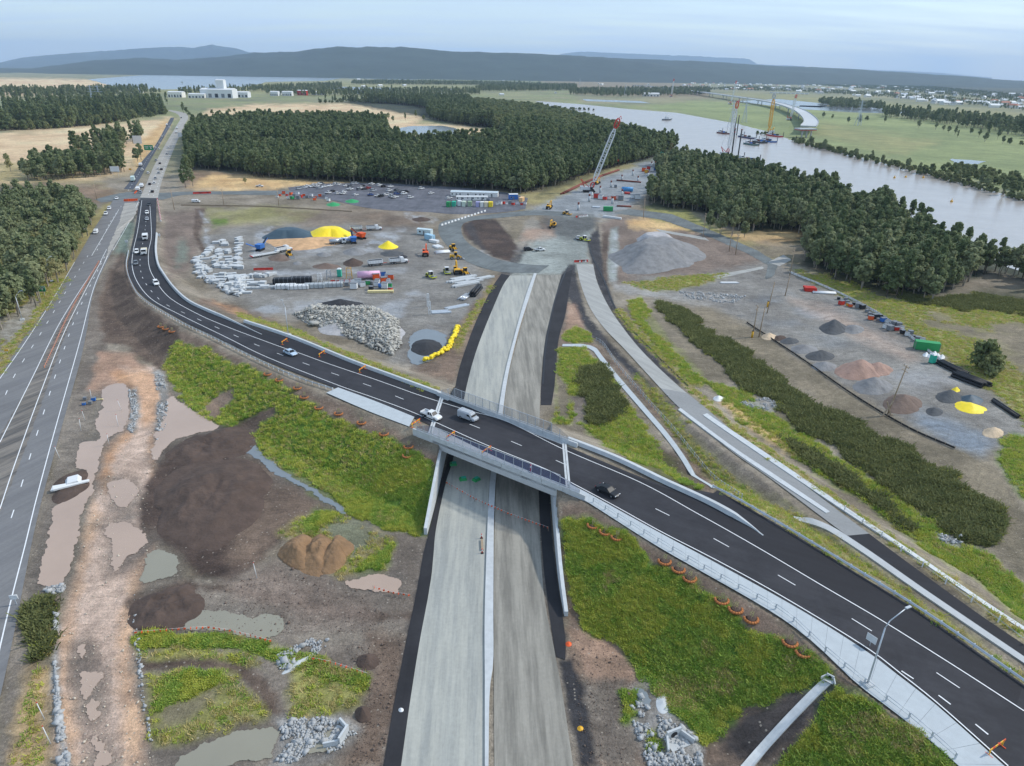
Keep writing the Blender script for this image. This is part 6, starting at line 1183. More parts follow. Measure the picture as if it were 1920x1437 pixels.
for u, v, a, b, h, m, lb in ((665,473,22,7,2.0,'grey','grey gravel heap between the white tanker and the brown soil heap'), (662,494,19,7,2.4,'choc','dark brown soil heap behind the tipper trailer'), (612,500,26,5,1.6,'brown','low brown soil heap behind the teal toilet'), (525,484,22,7,1.8,'brown','brown soil heap in front of the low loader'), (735,476,22,6,1.4,'dark','dark gravel heap behind the tipper trailer beside the puddles'), (607,478,14,4,1.2,'grey','low grey gravel heap beside the sandy stockpile'), (558,494,9,3.5,.9,'grey','small speckled gravel heap beside the brown heap'), (638,573,46,9,2.4,'black','long black millings stockpile behind the concrete rubble'), (800,652,30,16,1.8,'black','black heap standing in the puddle beside the yellow sandbag bund'), (755,482,9,3.5,1.0,'black','small black sheeted heap on a pale square'), (790,412,18,4,1.4,'choc','brown soil heap at the bend of the haul road'), (1780,745,26,12,2.2,'dark','dark gravel heap half covered with yellow tarpaulin')): mound('gravel_stockpile' if m in ('grey', 'dark', 'black') else 'soil_stockpile', ell(u, v, a, b), h, MP[m], lb)
mound('gravel_stockpile', [(1168,500),(1172,470),(1186,456),(1230,452),(1290,455),(1310,470),(1305,492),(1260,505),(1200,514),(1170,514)], 7.5, MP['grey'], 'very large grey gravel stockpile beside the drainage channel', flat=.3, rough=.5); mound('gravel_stockpile', [(1196,452),(1215,444),(1245,444),(1270,452),(1240,458),(1205,458)], 3.6, MP['pale'], 'pale gravel heap on the back of the large grey stockpile', flat=.5)
for u, v, a, b, h, m, lb in ((1562,616,26,12,3.2,'dark','dark cone of gravel in the middle of the storage yard'), (1600,618,20,9,1.6,'grey','low grey heap beside the dark cone of gravel'), (1538,668,28,9,2.0,'dark','dark gravel heap behind the reddish heaps'), (1545,688,24,9,1.8,'grey','grey gravel heap against the yard edge bund'), (1508,655,26,9,1.6,'grey','grey heap in the line along the yard edge bund'), (1610,696,44,17,3.6,'red','large reddish gravel heap by the yard edge'), (1644,694,30,12,2.6,'red','second reddish gravel heap joined to the large one'), (1636,726,38,15,3.0,'grey','grey gravel heap in front of the reddish heaps'), (1692,758,36,19,2.8,'brown','brown grey heap beside the leaning power pole'), (1442,632,14,6,1.3,'sand','small sand heap beside the twin poles at the yard edge'), (1462,634,12,5,1.1,'choc','small dark soil heap next to the sand heap'), (1862,812,20,10,1.6,'sand','round pale sand heap at the end of the yard'), (1752,772,16,9,1.2,'dark','small dark heap in front of the covered heap'), (1480,640,18,6,1.2,'dark','dark heap next to the small soil heap')): mound('gravel_stockpile' if m not in ('sand', 'choc') else ('sand_stockpile' if m == 'sand' else 'soil_stockpile'), ell(u, v, a, b), h, MP[m], lb, rough=.35)
for k_, q in enumerate(([(530,1052),(540,1015),(572,1002),(586,1030),(576,1068),(550,1066)], [(566,1072),(578,1020),(600,1000),(622,1012),(620,1050),(600,1082)], [(606,1076),(616,1022),(634,1002),(652,1012),(650,1046),(630,1074)])): mound('soil_stockpile', q, 2.0, MP['straw'], ('first', 'middle', 'third')[k_]+' lobe of the rough straw brown mulch heap, '+('on the dark mulch side', 'between the other two', 'on the motorway side')[k_], rough=1.1, nr=26, flat=.2, seed=k_*7)
mound('soil_stockpile', [(300,960),(330,880),(420,850),(490,880),(500,930),(450,1000),(390,1040),(320,1020)], 1.6, MP['choc'], 'broad dark mulch mound beside the green slope', rough=1.0, flat=.4, nr=22); mound('soil_stockpile', [(310,850),(345,828),(405,806),(440,800),(470,850),(420,862),(340,872)], 1.0, MP['choc'], 'low dark mulch bank between the brown pools', rough=.9, flat=.5)
mound('soil_stockpile', [(245,1135),(300,1110),(350,1095),(370,1105),(365,1165),(300,1178),(255,1180)], 1.0, MP['choc'], 'flat dark soil bank beside the orange clay track', rough=.9, flat=.5)
mound('soil_stockpile', [(110,920),(128,888),(158,880),(162,900),(150,926),(118,945),(104,945)], .5, MP['choc'], 'small dark soil island carrying the white fabric', rough=.2, flat=.5)
for u, v, a, b in ((690,1240,22,18), (680,1340,16,16)): mound('soil_stockpile', ell(u, v, a, b), 1.0, MP['choc'], 'small scraggy dark earth heap beside the olive grass', group='scraggy earth heaps', rough=.8)
# ---- rubble and rock: many pieces, joined as stuff with each stone its own block
ICO = [(0,-.526,.851),(0,.526,.851),(0,-.526,-.851),(0,.526,-.851),(-.851,0,.526),(.851,0,.526),(-.851,0,-.526),(.851,0,-.526),(-.526,.851,0),(.526,.851,0),(-.526,-.851,0),(.526,-.851,0)]
OCT = np.array([(1,0,0),(-1,0,0),(0,1,0),(0,-1,0),(0,0,1),(0,0,-1),], float); OF = np.array([(0,2,4),(2,1,4),(1,3,4),(3,0,4),(2,0,5),(1,2,5),(3,1,5),(0,3,5)])
CUB = np.array([(x, y, z) for x in (-1, 1) for y in (-1, 1) for z in (-1, 1)], float); CF = np.array([(0,1,3,2),(4,6,7,5),(0,4,5,1),(2,3,7,6),(0,2,6,4),(1,5,7,3)])
def rocks(name, outline, n, size, m, label, h=0.0, slab=False, seed=0, kindtag='stuff', lift=0.0):
    P = np.asarray(outline, float); rg = np.random.default_rng(seed+50); u = rg.uniform(P[:, 0].min(), P[:, 0].max(), n*4); v = rg.uniform(P[:, 1].min(), P[:, 1].max(), n*4); d = sdf(u, v, P); k = np.where(d > rg.random(n*4)*1.5)[0][:n]; u, v, d = u[k], v[k], d[k]; w = G(u, v)
    if not slab and size > .1: kk = fbm(w[:, 0]/2.2, w[:, 1]/2.2, 12, 3) > .44; u, v, d, w = u[kk], v[kk], d[kk], w[kk]
    n = len(u)
    hm = h*np.clip(d/max(4, .45*d.max()), 0, 1); w[:, 2] += hm*rg.uniform(.75, 1.05, n)+lift; base = CUB if slab else OCT; F = CF if slab else OF; s = size*rg.lognormal(0, .5, n)[:, None]; ax = rg.uniform(.55, 1.2, (n, 3)); 
    if slab: ax[:, 2] *= .35
    V = base[None]*(1+rg.normal(size=(n, len(base), 3))*.14)*(ax*s)[:, None, :]
    q = rg.normal(size=(n, 4))*(.35 if slab else 1.0)+np.array([1.2 if slab else 0, 0, 0, 0]); q[:, 3] += rg.normal(size=n)*1.2; q /= np.linalg.norm(q, axis=1)[:, None]; a, b, c, e = q.T
    Rm = np.stack([np.stack([1-2*(c*c+e*e), 2*(b*c-a*e), 2*(b*e+a*c)], -1), np.stack([2*(b*c+a*e), 1-2*(b*b+e*e), 2*(c*e-a*b)], -1), np.stack([2*(b*e-a*c), 2*(c*e+a*b), 1-2*(b*b+c*c)], -1)], -2)
    V = np.einsum('nij,nkj->nki', Rm, V)+w[:, None, :]+np.array([0, 0, 1])*(s*.3)[:, None]
    o = w.mean(0); fs = (F[None]+(np.arange(n)*len(base))[:, None, None]).reshape(-1, F.shape[1]); me = grid_mesh(name, (V-o).reshape(-1, 3), fs); me.materials.append(m); ob = bpy.data.objects.new(name, me); COL.objects.link(ob); ob.location = o; ob['kind'] = kindtag; ob['label'] = label; return ob
M_RUB = mat('broken_concrete', (176,174,166), .9, .32, .7, rnd=0); M_ROCK = mat('grey_rock', (168,170,170), .9, .30, .8); M_ROCKP = mat('pale_rock', (196,184,166), .9, .25, .8)
mound('rubble_heap', [(560,590),(600,582),(690,585),(742,610),(745,650),(720,657),(660,630),(600,612),(560,600)], 1.5, MP['pale'], 'wide heap of broken concrete rubble beside the dark road', flat=.4, rough=.3)
rocks('rubble', [(548,590),(590,572),(700,575),(748,600),(752,648),(735,668),(700,655),(640,628),(580,610)], 7000, .2, M_RUB, 'broken pale concrete chunks covering the rubble heap', 2.5, True, 1)
for q, n, s in (([(100,1150),(110,1150),(105,1250),(116,1340),(132,1437),(112,1437),(102,1330)], 500, .28), ([(240,730),(256,728),(260,780),(250,812),(238,806),(246,770)], 420, .24), ([(290,700),(306,702),(316,745),(312,800),(294,828),(294,770)], 380, .26), ([(70,1110),(90,1098),(125,1098),(118,1112),(85,1118)], 90, .3), ([(516,1230),(540,1218),(590,1195),(620,1192),(622,1205),(600,1225),(560,1252),(522,1256)], 620, .2), ([(518,1375),(540,1350),(600,1346),(640,1350),(672,1375),(650,1400),(600,1420),(540,1432),(515,1425),(540,1395),(560,1376),(530,1390)], 900, .26), ([(1182,1300),(1196,1296),(1220,1330),(1250,1350),(1290,1370),(1318,1400),(1318,1437),(1215,1437),(1200,1400),(1185,1350)], 900, .28), ([(1380,752),(1440,746),(1464,758),(1448,774),(1400,764)], 260, .25), ([(1270,546),(1330,548),(1400,556),(1376,570),(1290,562)], 380, .35), ([(1758,1000),(1798,1002),(1802,1022),(1766,1018)], 90, .3), ([(250,1100),(262,1180),(270,1300),(290,1400),(282,1400),(262,1300),(250,1190)], 120, .26), ([(1250,740),(1310,790),(1302,792),(1245,745)], 60, .2)): rocks('loose_rock', q, int(n*2.2), s*.62, M_ROCK, 'loose grey rocks lining the drains and tracks', 0, False, n)
rocks('loose_rock', [(110,1437),(104,1300),(120,1180),(145,1090),(158,1010),(186,900),(240,805),(300,790),(296,850),(280,930),(272,1000),(285,1040),(250,1110),(242,1140),(252,1230),(268,1330),(285,1437)], 700, .085, M_ROCKP, 'pale stones scattered over the clay track', 0, False, 77)
rocks('soil_clods', [(245,1120),(420,1095),(560,1060),(700,1120),(760,1190),(690,1190),(420,1190),(300,1180)], 1400, .06, MP['brown'], 'small clods scattered over the muddy ground', 0, False, 78); rocks('soil_clods', [(640,1210),(760,1195),(735,1330),(715,1437),(650,1437),(690,1290)], 900, .06, MP['brown'], 'small clods scattered beside the motorway edge', 0, False, 79); rocks('soil_clods', [(1070,1190),(1140,1210),(1190,1270),(1170,1437),(1090,1437)], 800, .06, MP['brown'], 'small clods scattered below the slope with the culvert', 0, False, 80)
# ---- concrete slab stacks
SLB = {}
def slab_stack(L, Wd, n):
    T = Thing('concrete_slab_stack')
    for k in range(n): T.part('slab', M_CONC2).box((random.uniform(-.08, .08), random.uniform(-.08, .08), .17+k*.36), (L, Wd, .30), random.uniform(-.03, .03))
    return T
for i, (L, Wd, n) in enumerate(((3.4, 2.4, 3), (2.6, 2.2, 4), (4.4, 1.8, 2), (2.2, 1.2, 2))): SLB[i] = slab_stack(L, Wd, n)
S1 = [(405,365),(490,340),(520,370),(535,395),(735,290),(745,330),(742,370),(748,405),(725,455),(735,495),(738,535),(312,450),(290,485),(265,520),(240,550),(225,605),(200,560),(430,470),(442,510),(450,550),(460,590),(545,470),(580,510),(355,580),(565,578),(390,660),(405,705),(440,725),(490,685),(520,720),(600,630),(600,680),(640,720),(560,740),(700,600),(730,620),(690,670),(735,680),(720,725),(770,745),(110,610),(90,640),(130,660),(140,715),(190,720),(160,770),(240,760),(290,790),(190,830),(120,800),(180,870)]
S2 = [(290,870),(325,905),(360,940),(400,960),(400,840),(440,880),(470,920),(490,960),(520,990),(555,1010),(500,850),(560,840),(620,830),(650,860),(600,890),(650,910),(680,950),(640,970),(690,1000),(600,1000),(620,1040),(680,1040),(740,870),(790,870),(760,920),(790,960),(770,1000),(730,900),(870,880),(880,930),(935,870),(990,860),(1035,865),(1085,870),(1140,860),(1190,850),(1240,830),(940,960),(980,980),(900,990),(1040,990),(900,1040),(960,1040),(1030,1040),(1080,1000),(1130,1030),(1190,1030),(1240,1030),(1100,980),(760,1060),(700,1070),(850,1110)]
rs = random.Random(3)
for k, (x, y) in enumerate(S1+S2):
    u, v = 355+x/7.983, 410+y/7.983; far = k < len(S1); p = g1(u, v+1)
    T = SLB[rs.choice((0, 0, 1, 2) if far else (0, 1, 2, 3, 2))]; T.put((p.x, p.y, 0.0), rs.uniform(-.25, .25)+(1.35 if (not far and 860 < x < 1260 and y < 900) or (far and k % 3) else .2), 'neat white concrete slab stack in the upper rows of the yard' if far else 'white concrete slab stack jumbled beside the dark road and black wrapped bundles', 'slab stack', 'neat slab stacks' if far else 'jumbled slab stacks', False)
rocks('concrete_offcuts', [(362,500),(385,490),(392,520),(420,535),(450,552),(450,560),(420,548),(385,530)], 260, .45, M_CONC2, 'white concrete offcuts scattered at the edge of the slab yard', .4, True, 5); rocks('concrete_offcuts', [(440,520),(460,522),(462,548),(445,552)], 120, .5, M_CONC2, 'white concrete offcuts scattered in the slab yard', .4, True, 6)
# ---- bundles, tanks, containers
def simple(name, parts, fin=None):
    T = Thing(name)
    for nm, m, fn in parts: b = T.part(nm, m); fn(b)
    return T
def bundle(m, m2, L=7.5, Wd=2.6, h=2.0):
    T = Thing('wrapped_bundle'); b = T.part('wrapping', m); b.loft([[(-L/2, -Wd/2, .15), (L/2, -Wd/2, .15), (L/2, Wd/2, .15), (-L/2, Wd/2, .15)], [(-L/2, -Wd/2, h*.8), (L/2, -Wd/2, h*.8), (L/2, Wd/2, h*.8), (-L/2, Wd/2, h*.8)], [(-L/2+.2, -Wd/2+.3, h), (L/2-.2, -Wd/2+.3, h), (L/2-.2, Wd/2-.3, h), (-L/2+.2, Wd/2-.3, h)]])
    for k in range(5): T.part('strap', m2).box((-L/2+L*(k+.5)/5, 0, h*.52), (.12, Wd+.05, h*.98))
    for k in range(3): T.part('bearer', M_WOOD).box((-L/3+k*L/3, 0, .09), (.3, Wd+.3, .18))
    return T
BB = bundle(M_BLACK, M_GREY, 8.5, 3, 2.4); BW = bundle(M_WHITE, M_BLACK, 8, 2.6, 1.8); BG = bundle(mat('grey_wrap', (170,176,178), .5), M_BLACK, 8, 2.6, 1.9)
for u, v, T, lb in ((533,532,BB,'black wrapped bundle beside the concrete slab stacks'), (565,530,BB,'black wrapped bundle between the slab stacks and the red barriers'), (536,541,BW,'white wrapped bundle in front of the first black bundle'), (560,542,BW,'white wrapped bundle in front of the second black bundle'), (590,540,BG,'grey wrapped bundle half covered with black sheet'), (624,538,BG,'grey wrapped bundle beside the red barriers')): put(T, u, v, hd(530, 540, 640, 537), lb, 'bundle')
def container(m, L=6.1, Wd=2.44, h=2.6, name='shipping_container'):
    T = Thing(name); T.part('shell', m).box((0, 0, h/2+.1), (L, Wd, h)); T.part('roof', m).box((0, 0, h+.14), (L+.04, Wd+.04, .08))
    n = int(L/.6)
    for s in (-1, 1):
        for k in range(n): T.part('corrugation', m).box((-L/2+(k+.5)*L/n, s*(Wd/2+.02), h/2+.1), (L/n*.5, .06, h*.9))
    for s in (-1, 1): T.part('door', m).box((L/2+.03, s*Wd/4, h/2+.1), (.06, Wd*.46, h*.92)); T.part('lock_bar', M_SILVER).cyl((L/2+.09, s*.2, .3), (L/2+.09, s*.2, h-.1), .03, .03, 6)
    for x in (-1, 1):
        for y in (-1, 1): T.part('corner_post', M_GREY).box((x*L/2, y*Wd/2, h/2+.08), (.16, .16, h+.14))
    return T
def shed(m, roof, L=6, Wd=3, h=2.6, doors=1, wins=2, name='site_shed'):
    T = Thing(name); T.part('wall', m).box((0, 0, h/2+.15), (L, Wd, h)); T.part('roof', roof).loft([[(-L/2-.15, -Wd/2-.2, h+.15), (L/2+.15, -Wd/2-.2, h+.15), (L/2+.15, Wd/2+.2, h+.15), (-L/2-.15, Wd/2+.2, h+.15)], [(-L/2-.15, 0, h+.55), (L/2+.15, 0, h+.55), (L/2+.15, .05, h+.55), (-L/2-.15, .05, h+.55)]])
    for k in range(doors): T.part('door', M_GREY).box((-L/2+L*(k+.5)/doors, -Wd/2-.02, 1.2), (.9, .05, 2.0))
    for k in range(wins): i = len(T.parts); T.part('window', M_WHITE).box((-L/2+L*(k+.22)/wins, -Wd/2-.02, 1.7), (1.1, .06, 1.0)); T.part('pane', M_GLASS, i).box((-L/2+L*(k+.22)/wins, -Wd/2-.05, 1.7), (.95, .04, .85))
    T.part('skirting', M_TRIM).box((0, 0, .08), (L-.1, Wd-.1, .16)); return T
def toilet(m):
    T = Thing('portable_toilet'); T.part('cabin', m).box((0, 0, 1.15), (1.1, 1.1, 2.1)); T.part('roof', M_WHITE).loft([[(-.6, -.6, 2.2), (.6, -.6, 2.2), (.6, .6, 2.2), (-.6, .6, 2.2)], [(-.35, -.35, 2.45), (.35, -.35, 2.45), (.35, .35, 2.45), (-.35, .35, 2.45)]]); T.part('door', M_TEAL).box((0, -.57, 1.1), (.75, .04, 1.85)); T.part('skid', M_TRIM).box((0, 0, .06), (1.15, 1.15, .12)); return T
def tanky(m, L=5, r=1.1, name='storage_tank'):
    T = Thing(name); T.part('barrel', m).cyl((-L/2, 0, r+.3), (L/2, 0, r+.3), r, r, 18); 
    for x in (-L/3, L/3): T.part('saddle', M_GREY).box((x, 0, .25), (.4, r*1.7, .5))
    for x in (-L/2, L/2): T.part('end_cap', m).cyl((x, 0, r+.3), (x*1.05, 0, r+.3), r*.98, r*.7, 18)
    T.part('hatch', M_GREY).cyl((0, 0, 2*r+.25), (0, 0, 2*r+.45), .3, .3, 10); return T
TOI = toilet(M_TEAL); put(TOI, 637, 519, 0, 'teal portable toilet behind the red and white barriers', 'toilet', scale=1.5); put(TOI, 1747, 681, .3, 'teal portable toilet beside the white bags in the storage yard', 'toilet', scale=1.25)
put(tanky(M_PINK, 9, 1.5), 692, 523, hd(670, 524, 715, 522), 'faded pink and white tank beside the clutter of drums', 'tank'); put(tanky(M_BLUE, 2.2, .9), 715, 541, .2, 'blue drum tank beside the clutter at the end of the barrier row', 'tank')
def tower(m, h=5, r=1.2):
    T = Thing('scaffold_tower'); 
    for x in (-1, 1):
        for y in (-1, 1): T.part('leg', m).bar((x*r, y*r, 0), (x*r*.8, y*r*.8, h), .18)
    for z_ in (h*.35, h*.7, h*.98): b = T.part('brace', m); s = r*(1-.2*z_/h); b.tube([(-s, -s, z_), (s, -s, z_), (s, s, z_), (-s, s, z_), (-s, -s, z_)], .07, 5)
    return T
put(tower(M_YEL, 4.5, 1.2), 655, 522, .2, 'yellow orange open steel frame behind the red and white barriers', 'steel frame'); put(tower(M_SILVER, 4, .9), 617, 524, .1, 'pale steel frame tower on the red base beside the toilet', 'steel frame'); put(tower(M_WHITE, 3.5, .8), 600, 528, 0, 'white steel frame in front of the grey wrapped bundles', 'steel frame')
def wbarrier(m, m2):
    T = Thing('water_barrier'); T.part('base', m).loft([[(-1, -.3, 0), (1, -.3, 0), (1, .3, 0), (-1, .3, 0)], [(-1, -.15, .55), (1, -.15, .55), (1, .15, .55), (-1, .15, .55)]]); T.part('top', m2).box((0, 0, .75), (1.96, .26, .4)); return T
WBR = wbarrier(M_RED, M_RED); WBW = wbarrier(M_WHITE, M_WHITE); WBO = wbarrier(M_ORANGE, M_ORANGE)
def rowof(ts, a, b, n, label, group, cat='barrier', jit=0.0, deck=False, scale=1.0, rz=None, whole=True):
    for k in range(n):
        t = (k+.5)/n; u = a[0]+(b[0]-a[0])*t+random.uniform(-jit, jit); v = a[1]+(b[1]-a[1])*t+random.uniform(-jit, jit)*.4
        put(ts[k % len(ts)], u, v, head(a[0], a[1], b[0], b[1], deck) if rz is None else rz, label[k % len(ts)] if isinstance(label, (list, tuple)) else label, cat, group, whole, deck=deck, scale=scale)
rowof([WBR, WBW], (622,530), (664,528), 8, ['red plastic barrier in the row behind the steel frames', 'white plastic barrier in the row behind the steel frames'], 'yard plastic barriers'); rowof([WBR], (478,507), (510,506), 7, 'red plastic barrier in the row behind the slab stacks', 'red barriers behind the slab stacks')
rowof([WBO], (235,378), (256,377), 5, 'orange plastic barrier closing the old lane at the intersection', 'orange barriers at the intersection', scale=1.5); rowof([WBR, WBW], (295,374), (302,416), 16, ['red plastic barrier lining the ramp beside the intersection', 'white plastic barrier lining the ramp beside the intersection'], 'barriers lining the ramp', scale=1.2); rowof([WBR], (364,364), (394,363), 8, 'red plastic barrier along the car park road', 'barriers along the car park road', scale=1.3); rowof([WBR, WBW], (1081,408), (1101,406), 8, ['red plastic barrier in the row below the crane', 'white plastic barrier in the row below the crane'], 'barriers below the crane'); rowof([WBR, WBW], (1079,492), (1100,491), 7, ['red plastic barrier closing the gravel side road', 'white plastic barrier closing the gravel side road'], 'barriers closing the side road'); rowof([WBO], (252,364), (258,358), 4, 'orange plastic barrier around the trucks in the median', 'barriers around the median trucks')
rowof([WBW], (826,424), (912,396), 14, 'white concrete block edging the outside of the haul road bend', 'white blocks on the haul road bend')
# clutter
def crate(m, a=1.2, b=1.0, c=1.0, name='crate'):
    T = Thing(name); T.part('box', m).box((0, 0, c/2+.14), (a, b, c)); T.part('lid', M_GREY).box((0, 0, c+.18), (a+.06, b+.06, .08))
    for s in (-1, 1): T.part('runner', M_WOOD).box((0, s*b*.35, .07), (a, .14, .14))
    return T
CR = {c: crate(m_) for c, m_ in (('white', M_WHITE), ('blue', M_BLUE), ('black', M_BLACK), ('orange', M_ORANGE), ('green', M_GREEN), ('yellow', M_YEL), ('grey', M_GREY), ('red', M_RED))}
def clutter(pts, label, group, s=(1.2, 2.2), seed=1):
    rg = random.Random(seed)
    for (u, v, c) in pts: put(CR[c], u, v, rg.uniform(-.5, .5), c+' '+label, 'crate', group, True, scale=rg.uniform(*s))
clutter([(705,524,'orange'),(712,520,'grey'),(718,519,'blue'),(726,522,'white'),(733,524,'orange'),(728,530,'white'),(708,532,'white'),(672,535,'white'),(680,538,'white'),(690,534,'green'),(698,534,'grey'),(706,537,'white'),(722,541,'white'),(730,540,'green'),(732,546,'red'),(696,544,'black'),(664,542,'white'),(650,537,'grey'),(720,530,'orange')], 'crate in the clutter at the end of the barrier row', 'yard clutter crates', seed=2)
clutter([(1572,562,'black'),(1578,566,'grey'),(1585,565,'grey'),(1577,572,'red'),(1590,574,'yellow'),(1594,576,'orange'),(1600,572,'black'),(1608,578,'grey'),(1616,580,'black'),(1625,586,'grey'),(1632,600,'orange'),(1640,598,'black'),(1646,602,'grey'),(1655,604,'blue'),(1662,606,'white'),(1668,612,'white'),(1676,612,'grey'),(1690,618,'white'),(1660,616,'white'),(1668,620,'grey'),(1680,620,'red'),(1692,626,'black'),(1700,630,'white'),(1712,634,'black'),(1720,640,'grey'),(1728,642,'white'),(1588,570,'grey'),(1612,574,'black'),(1630,592,'grey'),(1650,596,'black'),(1684,614,'grey'),(1706,628,'grey')], 'crate in the line of stores along the yard fence', 'stores along the yard fence', (.8, 1.7), 4)
clutter([(532,364,'orange'),(538,368,'red'),(546,366,'orange'),(552,370,'grey'),(558,366,'white'),(564,371,'red'),(570,368,'orange'),(576,372,'grey'),(584,369,'white'),(592,372,'orange'),(600,369,'orange'),(612,374,'white'),(548,374,'green'),(540,373,'white'),(520,371,'white'),(525,368,'orange'),(608,370,'grey'),(616,378,'white'),(560,374,'grey'),(590,376,'orange')], 'crate in the storage strip beside the car park road', 'stores beside the car park road', (1.0, 2.0), 6)
clutter([(1118,372,'red'),(1126,374,'white'),(1134,375,'red'),(1142,374,'white'),(1150,375,'orange'),(1158,374,'white'),(1164,376,'grey'),(1108,366,'white'),(1186,372,'white'),(1195,374,'white'),(1154,352,'grey'),(1207,322,'orange'),(1216,318,'red'),(1222,322,'white'),(1228,320,'blue'),(1212,325,'yellow'),(1232,310,'red'),(1246,312,'white'),(1262,300,'red'),(1256,302,'orange')], 'crate among the bridge piers near the crane', 'crates among the piers', (1.6, 3.0), 8)
clutter([(932,385,'white'),(938,384,'white'),(944,383,'red'),(950,384,'white'),(956,383,'grey'),(962,385,'red'),(970,384,'white'),(978,385,'red'),(985,384,'white'),(850,382,'red'),(915,378,'grey')], 'crate beside the coloured bins and site offices', 'crates beside the bins', (1.2, 2.0), 9)
clutter([(170,758,'grey'),(160,750,'grey'),(176,752,'blue'),(158,760,'blue')], 'crate beside the long brown pool', 'crates beside the brown pool', (.6, .9), 10)
PLK = Thing('timber_plank'); PLK.part('plank', mat('cream_plank', (222,206,150), .7)).box((0, 0, .12), (2.4, .35, .2)); PLK.part('end_block', M_WOOD).box((1.0, 0, .05), (.2, .5, .1)); put(PLK, 184, 750, .2, 'yellow plank lying beside the brown pool', 'plank'); put(PLK, 714, 549, .1, 'pale yellow slab lying in front of the clutter', 'plank', scale=4.2)
# coloured bins in front of the offices
for u, v, m_, c in ((841,388,M_GREEN,'green'),(851,387,M_TEAL,'teal'),(862,386,M_WHITE,'white'),(870,387,mat('mint_paint', (206,218,200), .5),'mint'),(881,387,mat('sage_paint', (150,172,140), .5),'sage green'),(896,388,mat('lilac_paint', (170,168,206), .5),'lilac'),(904,388,mat('offwhite_paint', (232,230,222), .5),'off white'),(912,388,mat('cream_paint', (236,222,190), .5),'cream'),(920,388,M_TARPY,'yellow')):
    T = container(m_, 3.6, 2.4, 3.0, 'waste_bin'); put(T, u, v, 1.45, c+' bin container in the row before the white site offices', 'bin')
OFF = shed(mat('office_wall', (226,224,218), .6), mat('office_roof', (196,208,214), .5), 33, 7, 3.0, 4, 6, 'site_office'); put(OFF, 890, 368, hd(850, 366, 930, 368), 'long white site office with pale blue roof at the car park', 'office')
for k, u in enumerate((866, 885, 904)): put(shed(mat('demountable_wall', (232,230,224), .6), M_WHITE, 7.5, 3.2, 2.6, 1, 2, 'site_shed'), u, 376, hd(850, 376, 930, 377), 'small white demountable shed '+('at the car park end', 'in the middle', 'at the crane end')[k]+' of the row before the long office', 'shed')
put(shed(M_BLUE, M_WHITE, 6, 4, 3.4, 1, 1), 962, 374, .2, 'blue shed with white roof beyond the site offices', 'shed'); put(container(mat('apricot_paint', (230,190,140), .5)), 978, 378, 1.3, 'apricot container beside the blue shed', 'container'); put(container(M_GREEN), 1140, 396, -.15, 'green shipping container among the bridge piers', 'container'); put(container(M_GREEN, 7), 1736, 656, -.35, 'green shipping container by the yard fence', 'container')
put(shed(mat('pale_aqua_wall', (196,212,214), .5), mat('aqua_roof', (200,216,220), .4), 8, 3, 2.8, 1, 1), 797, 440, -.35, 'pale aqua roofed shed inside the haul road bend', 'shed'); put(container(mat('sky_blue_paint', (158,196,216), .5), 6), 806, 450, -.8, 'sky blue container beside the pale aqua shed', 'container'); put(container(M_WHITE, 5, 2.4, 1.2, 'flat_rack'), 814, 455, -.6, 'low white flat rack beside the sky blue container', 'container')
put(tanky(mat('tank_blue', (80,150,204), .5), 8, 1.6), 1176, 360, -.3, 'large blue tank beside the bridge piers', 'tank'); put(container(M_RED, 4, 2.2, 1.0, 'flat_rack'), 1176, 364, -.3, 'low red rack under the blue tank', 'container')
for (u, v, m_, lb) in ((625,384,M_GREEN,'green sheeted roof heap beside the car park road'),(660,378,M_GREEN,'green sheeted roof heap next to the green net')): mound('covered_heap', ell(u, v, 13, 3.5), 1.6, m_, lb, 'covered heap', rough=.2)
# long stacks: planks, pipes, poles
def stack(name, n, L, m, r=.25, rows=1, square=True, part='plank'):
    T = Thing(name)
    for j in range(rows):
        for k in range(n-j):
            y = (k-(n-j-1)/2)*r*2.15; z_ = r+j*r*1.9; x = random.uniform(-.06, .06)*L; b = T.part(part, m)
            if square: b.box((x, y, z_), (L*random.uniform(.85, 1), r*1.9, r*1.8))
            else: b.cyl((x-L/2, y, z_), (x+L/2, y, z_), r, r, 10)
    return T
a_ = hd(840, 534, 915, 520)
for u, v, k in ((870,522,0),(865,527,1),(880,530,2),(872,535,3),(900,524,4)): put(stack('barrier_stack', 3, 13, M_CONC2, .38), u, v, a_, 'white concrete barrier lengths laid out beside the green roller and the black pipes', 'stack', 'white barrier lengths')
put(stack('pipe_stack', 3, 12, M_BLACK, .5, 2, False, 'pipe'), 892, 549, hd(885, 558, 900, 540), 'black plastic pipes stacked above the dirt bank', 'pipes'); put(stack('pipe_stack', 4, 8, M_SILVER, .35, 1, False, 'pipe'), 872, 558, hd(862, 562, 880, 550), 'silver pipes beside the black plastic pipes', 'pipes'); put(stack('steel_stack', 6, 10, M_STEEL, .2, 1, True, 'beam'), 858, 576, hd(845, 580, 875, 574), 'pale steel beams laid on the yard above the dirt bank', 'beams'); put(stack('steel_stack', 7, 7, M_STEEL, .22, 1, True, 'beam'), 826, 586, hd(810, 588, 845, 586), 'flat stack of steel panels beside the white gate posts', 'beams')
put(stack('reinforcement_stack', 9, 6, M_WHITE, .2, 2, True, 'bar'), 821, 464, hd(812, 462, 830, 470), 'white pipe rack on the inside of the haul road', 'pipes'); put(stack('pipe_trailer', 5, 7, M_WHITE, .4, 1, False, 'pipe'), 830, 474, hd(820, 475, 842, 473), 'white pipes beside the orange excavator', 'pipes')
for u, v in ((803, 575), (806, 590)): put(tower(M_WHITE, 5, .35), u, v, .3, 'white upright post frame beside the steel panels', 'post frame', 'white post frames')
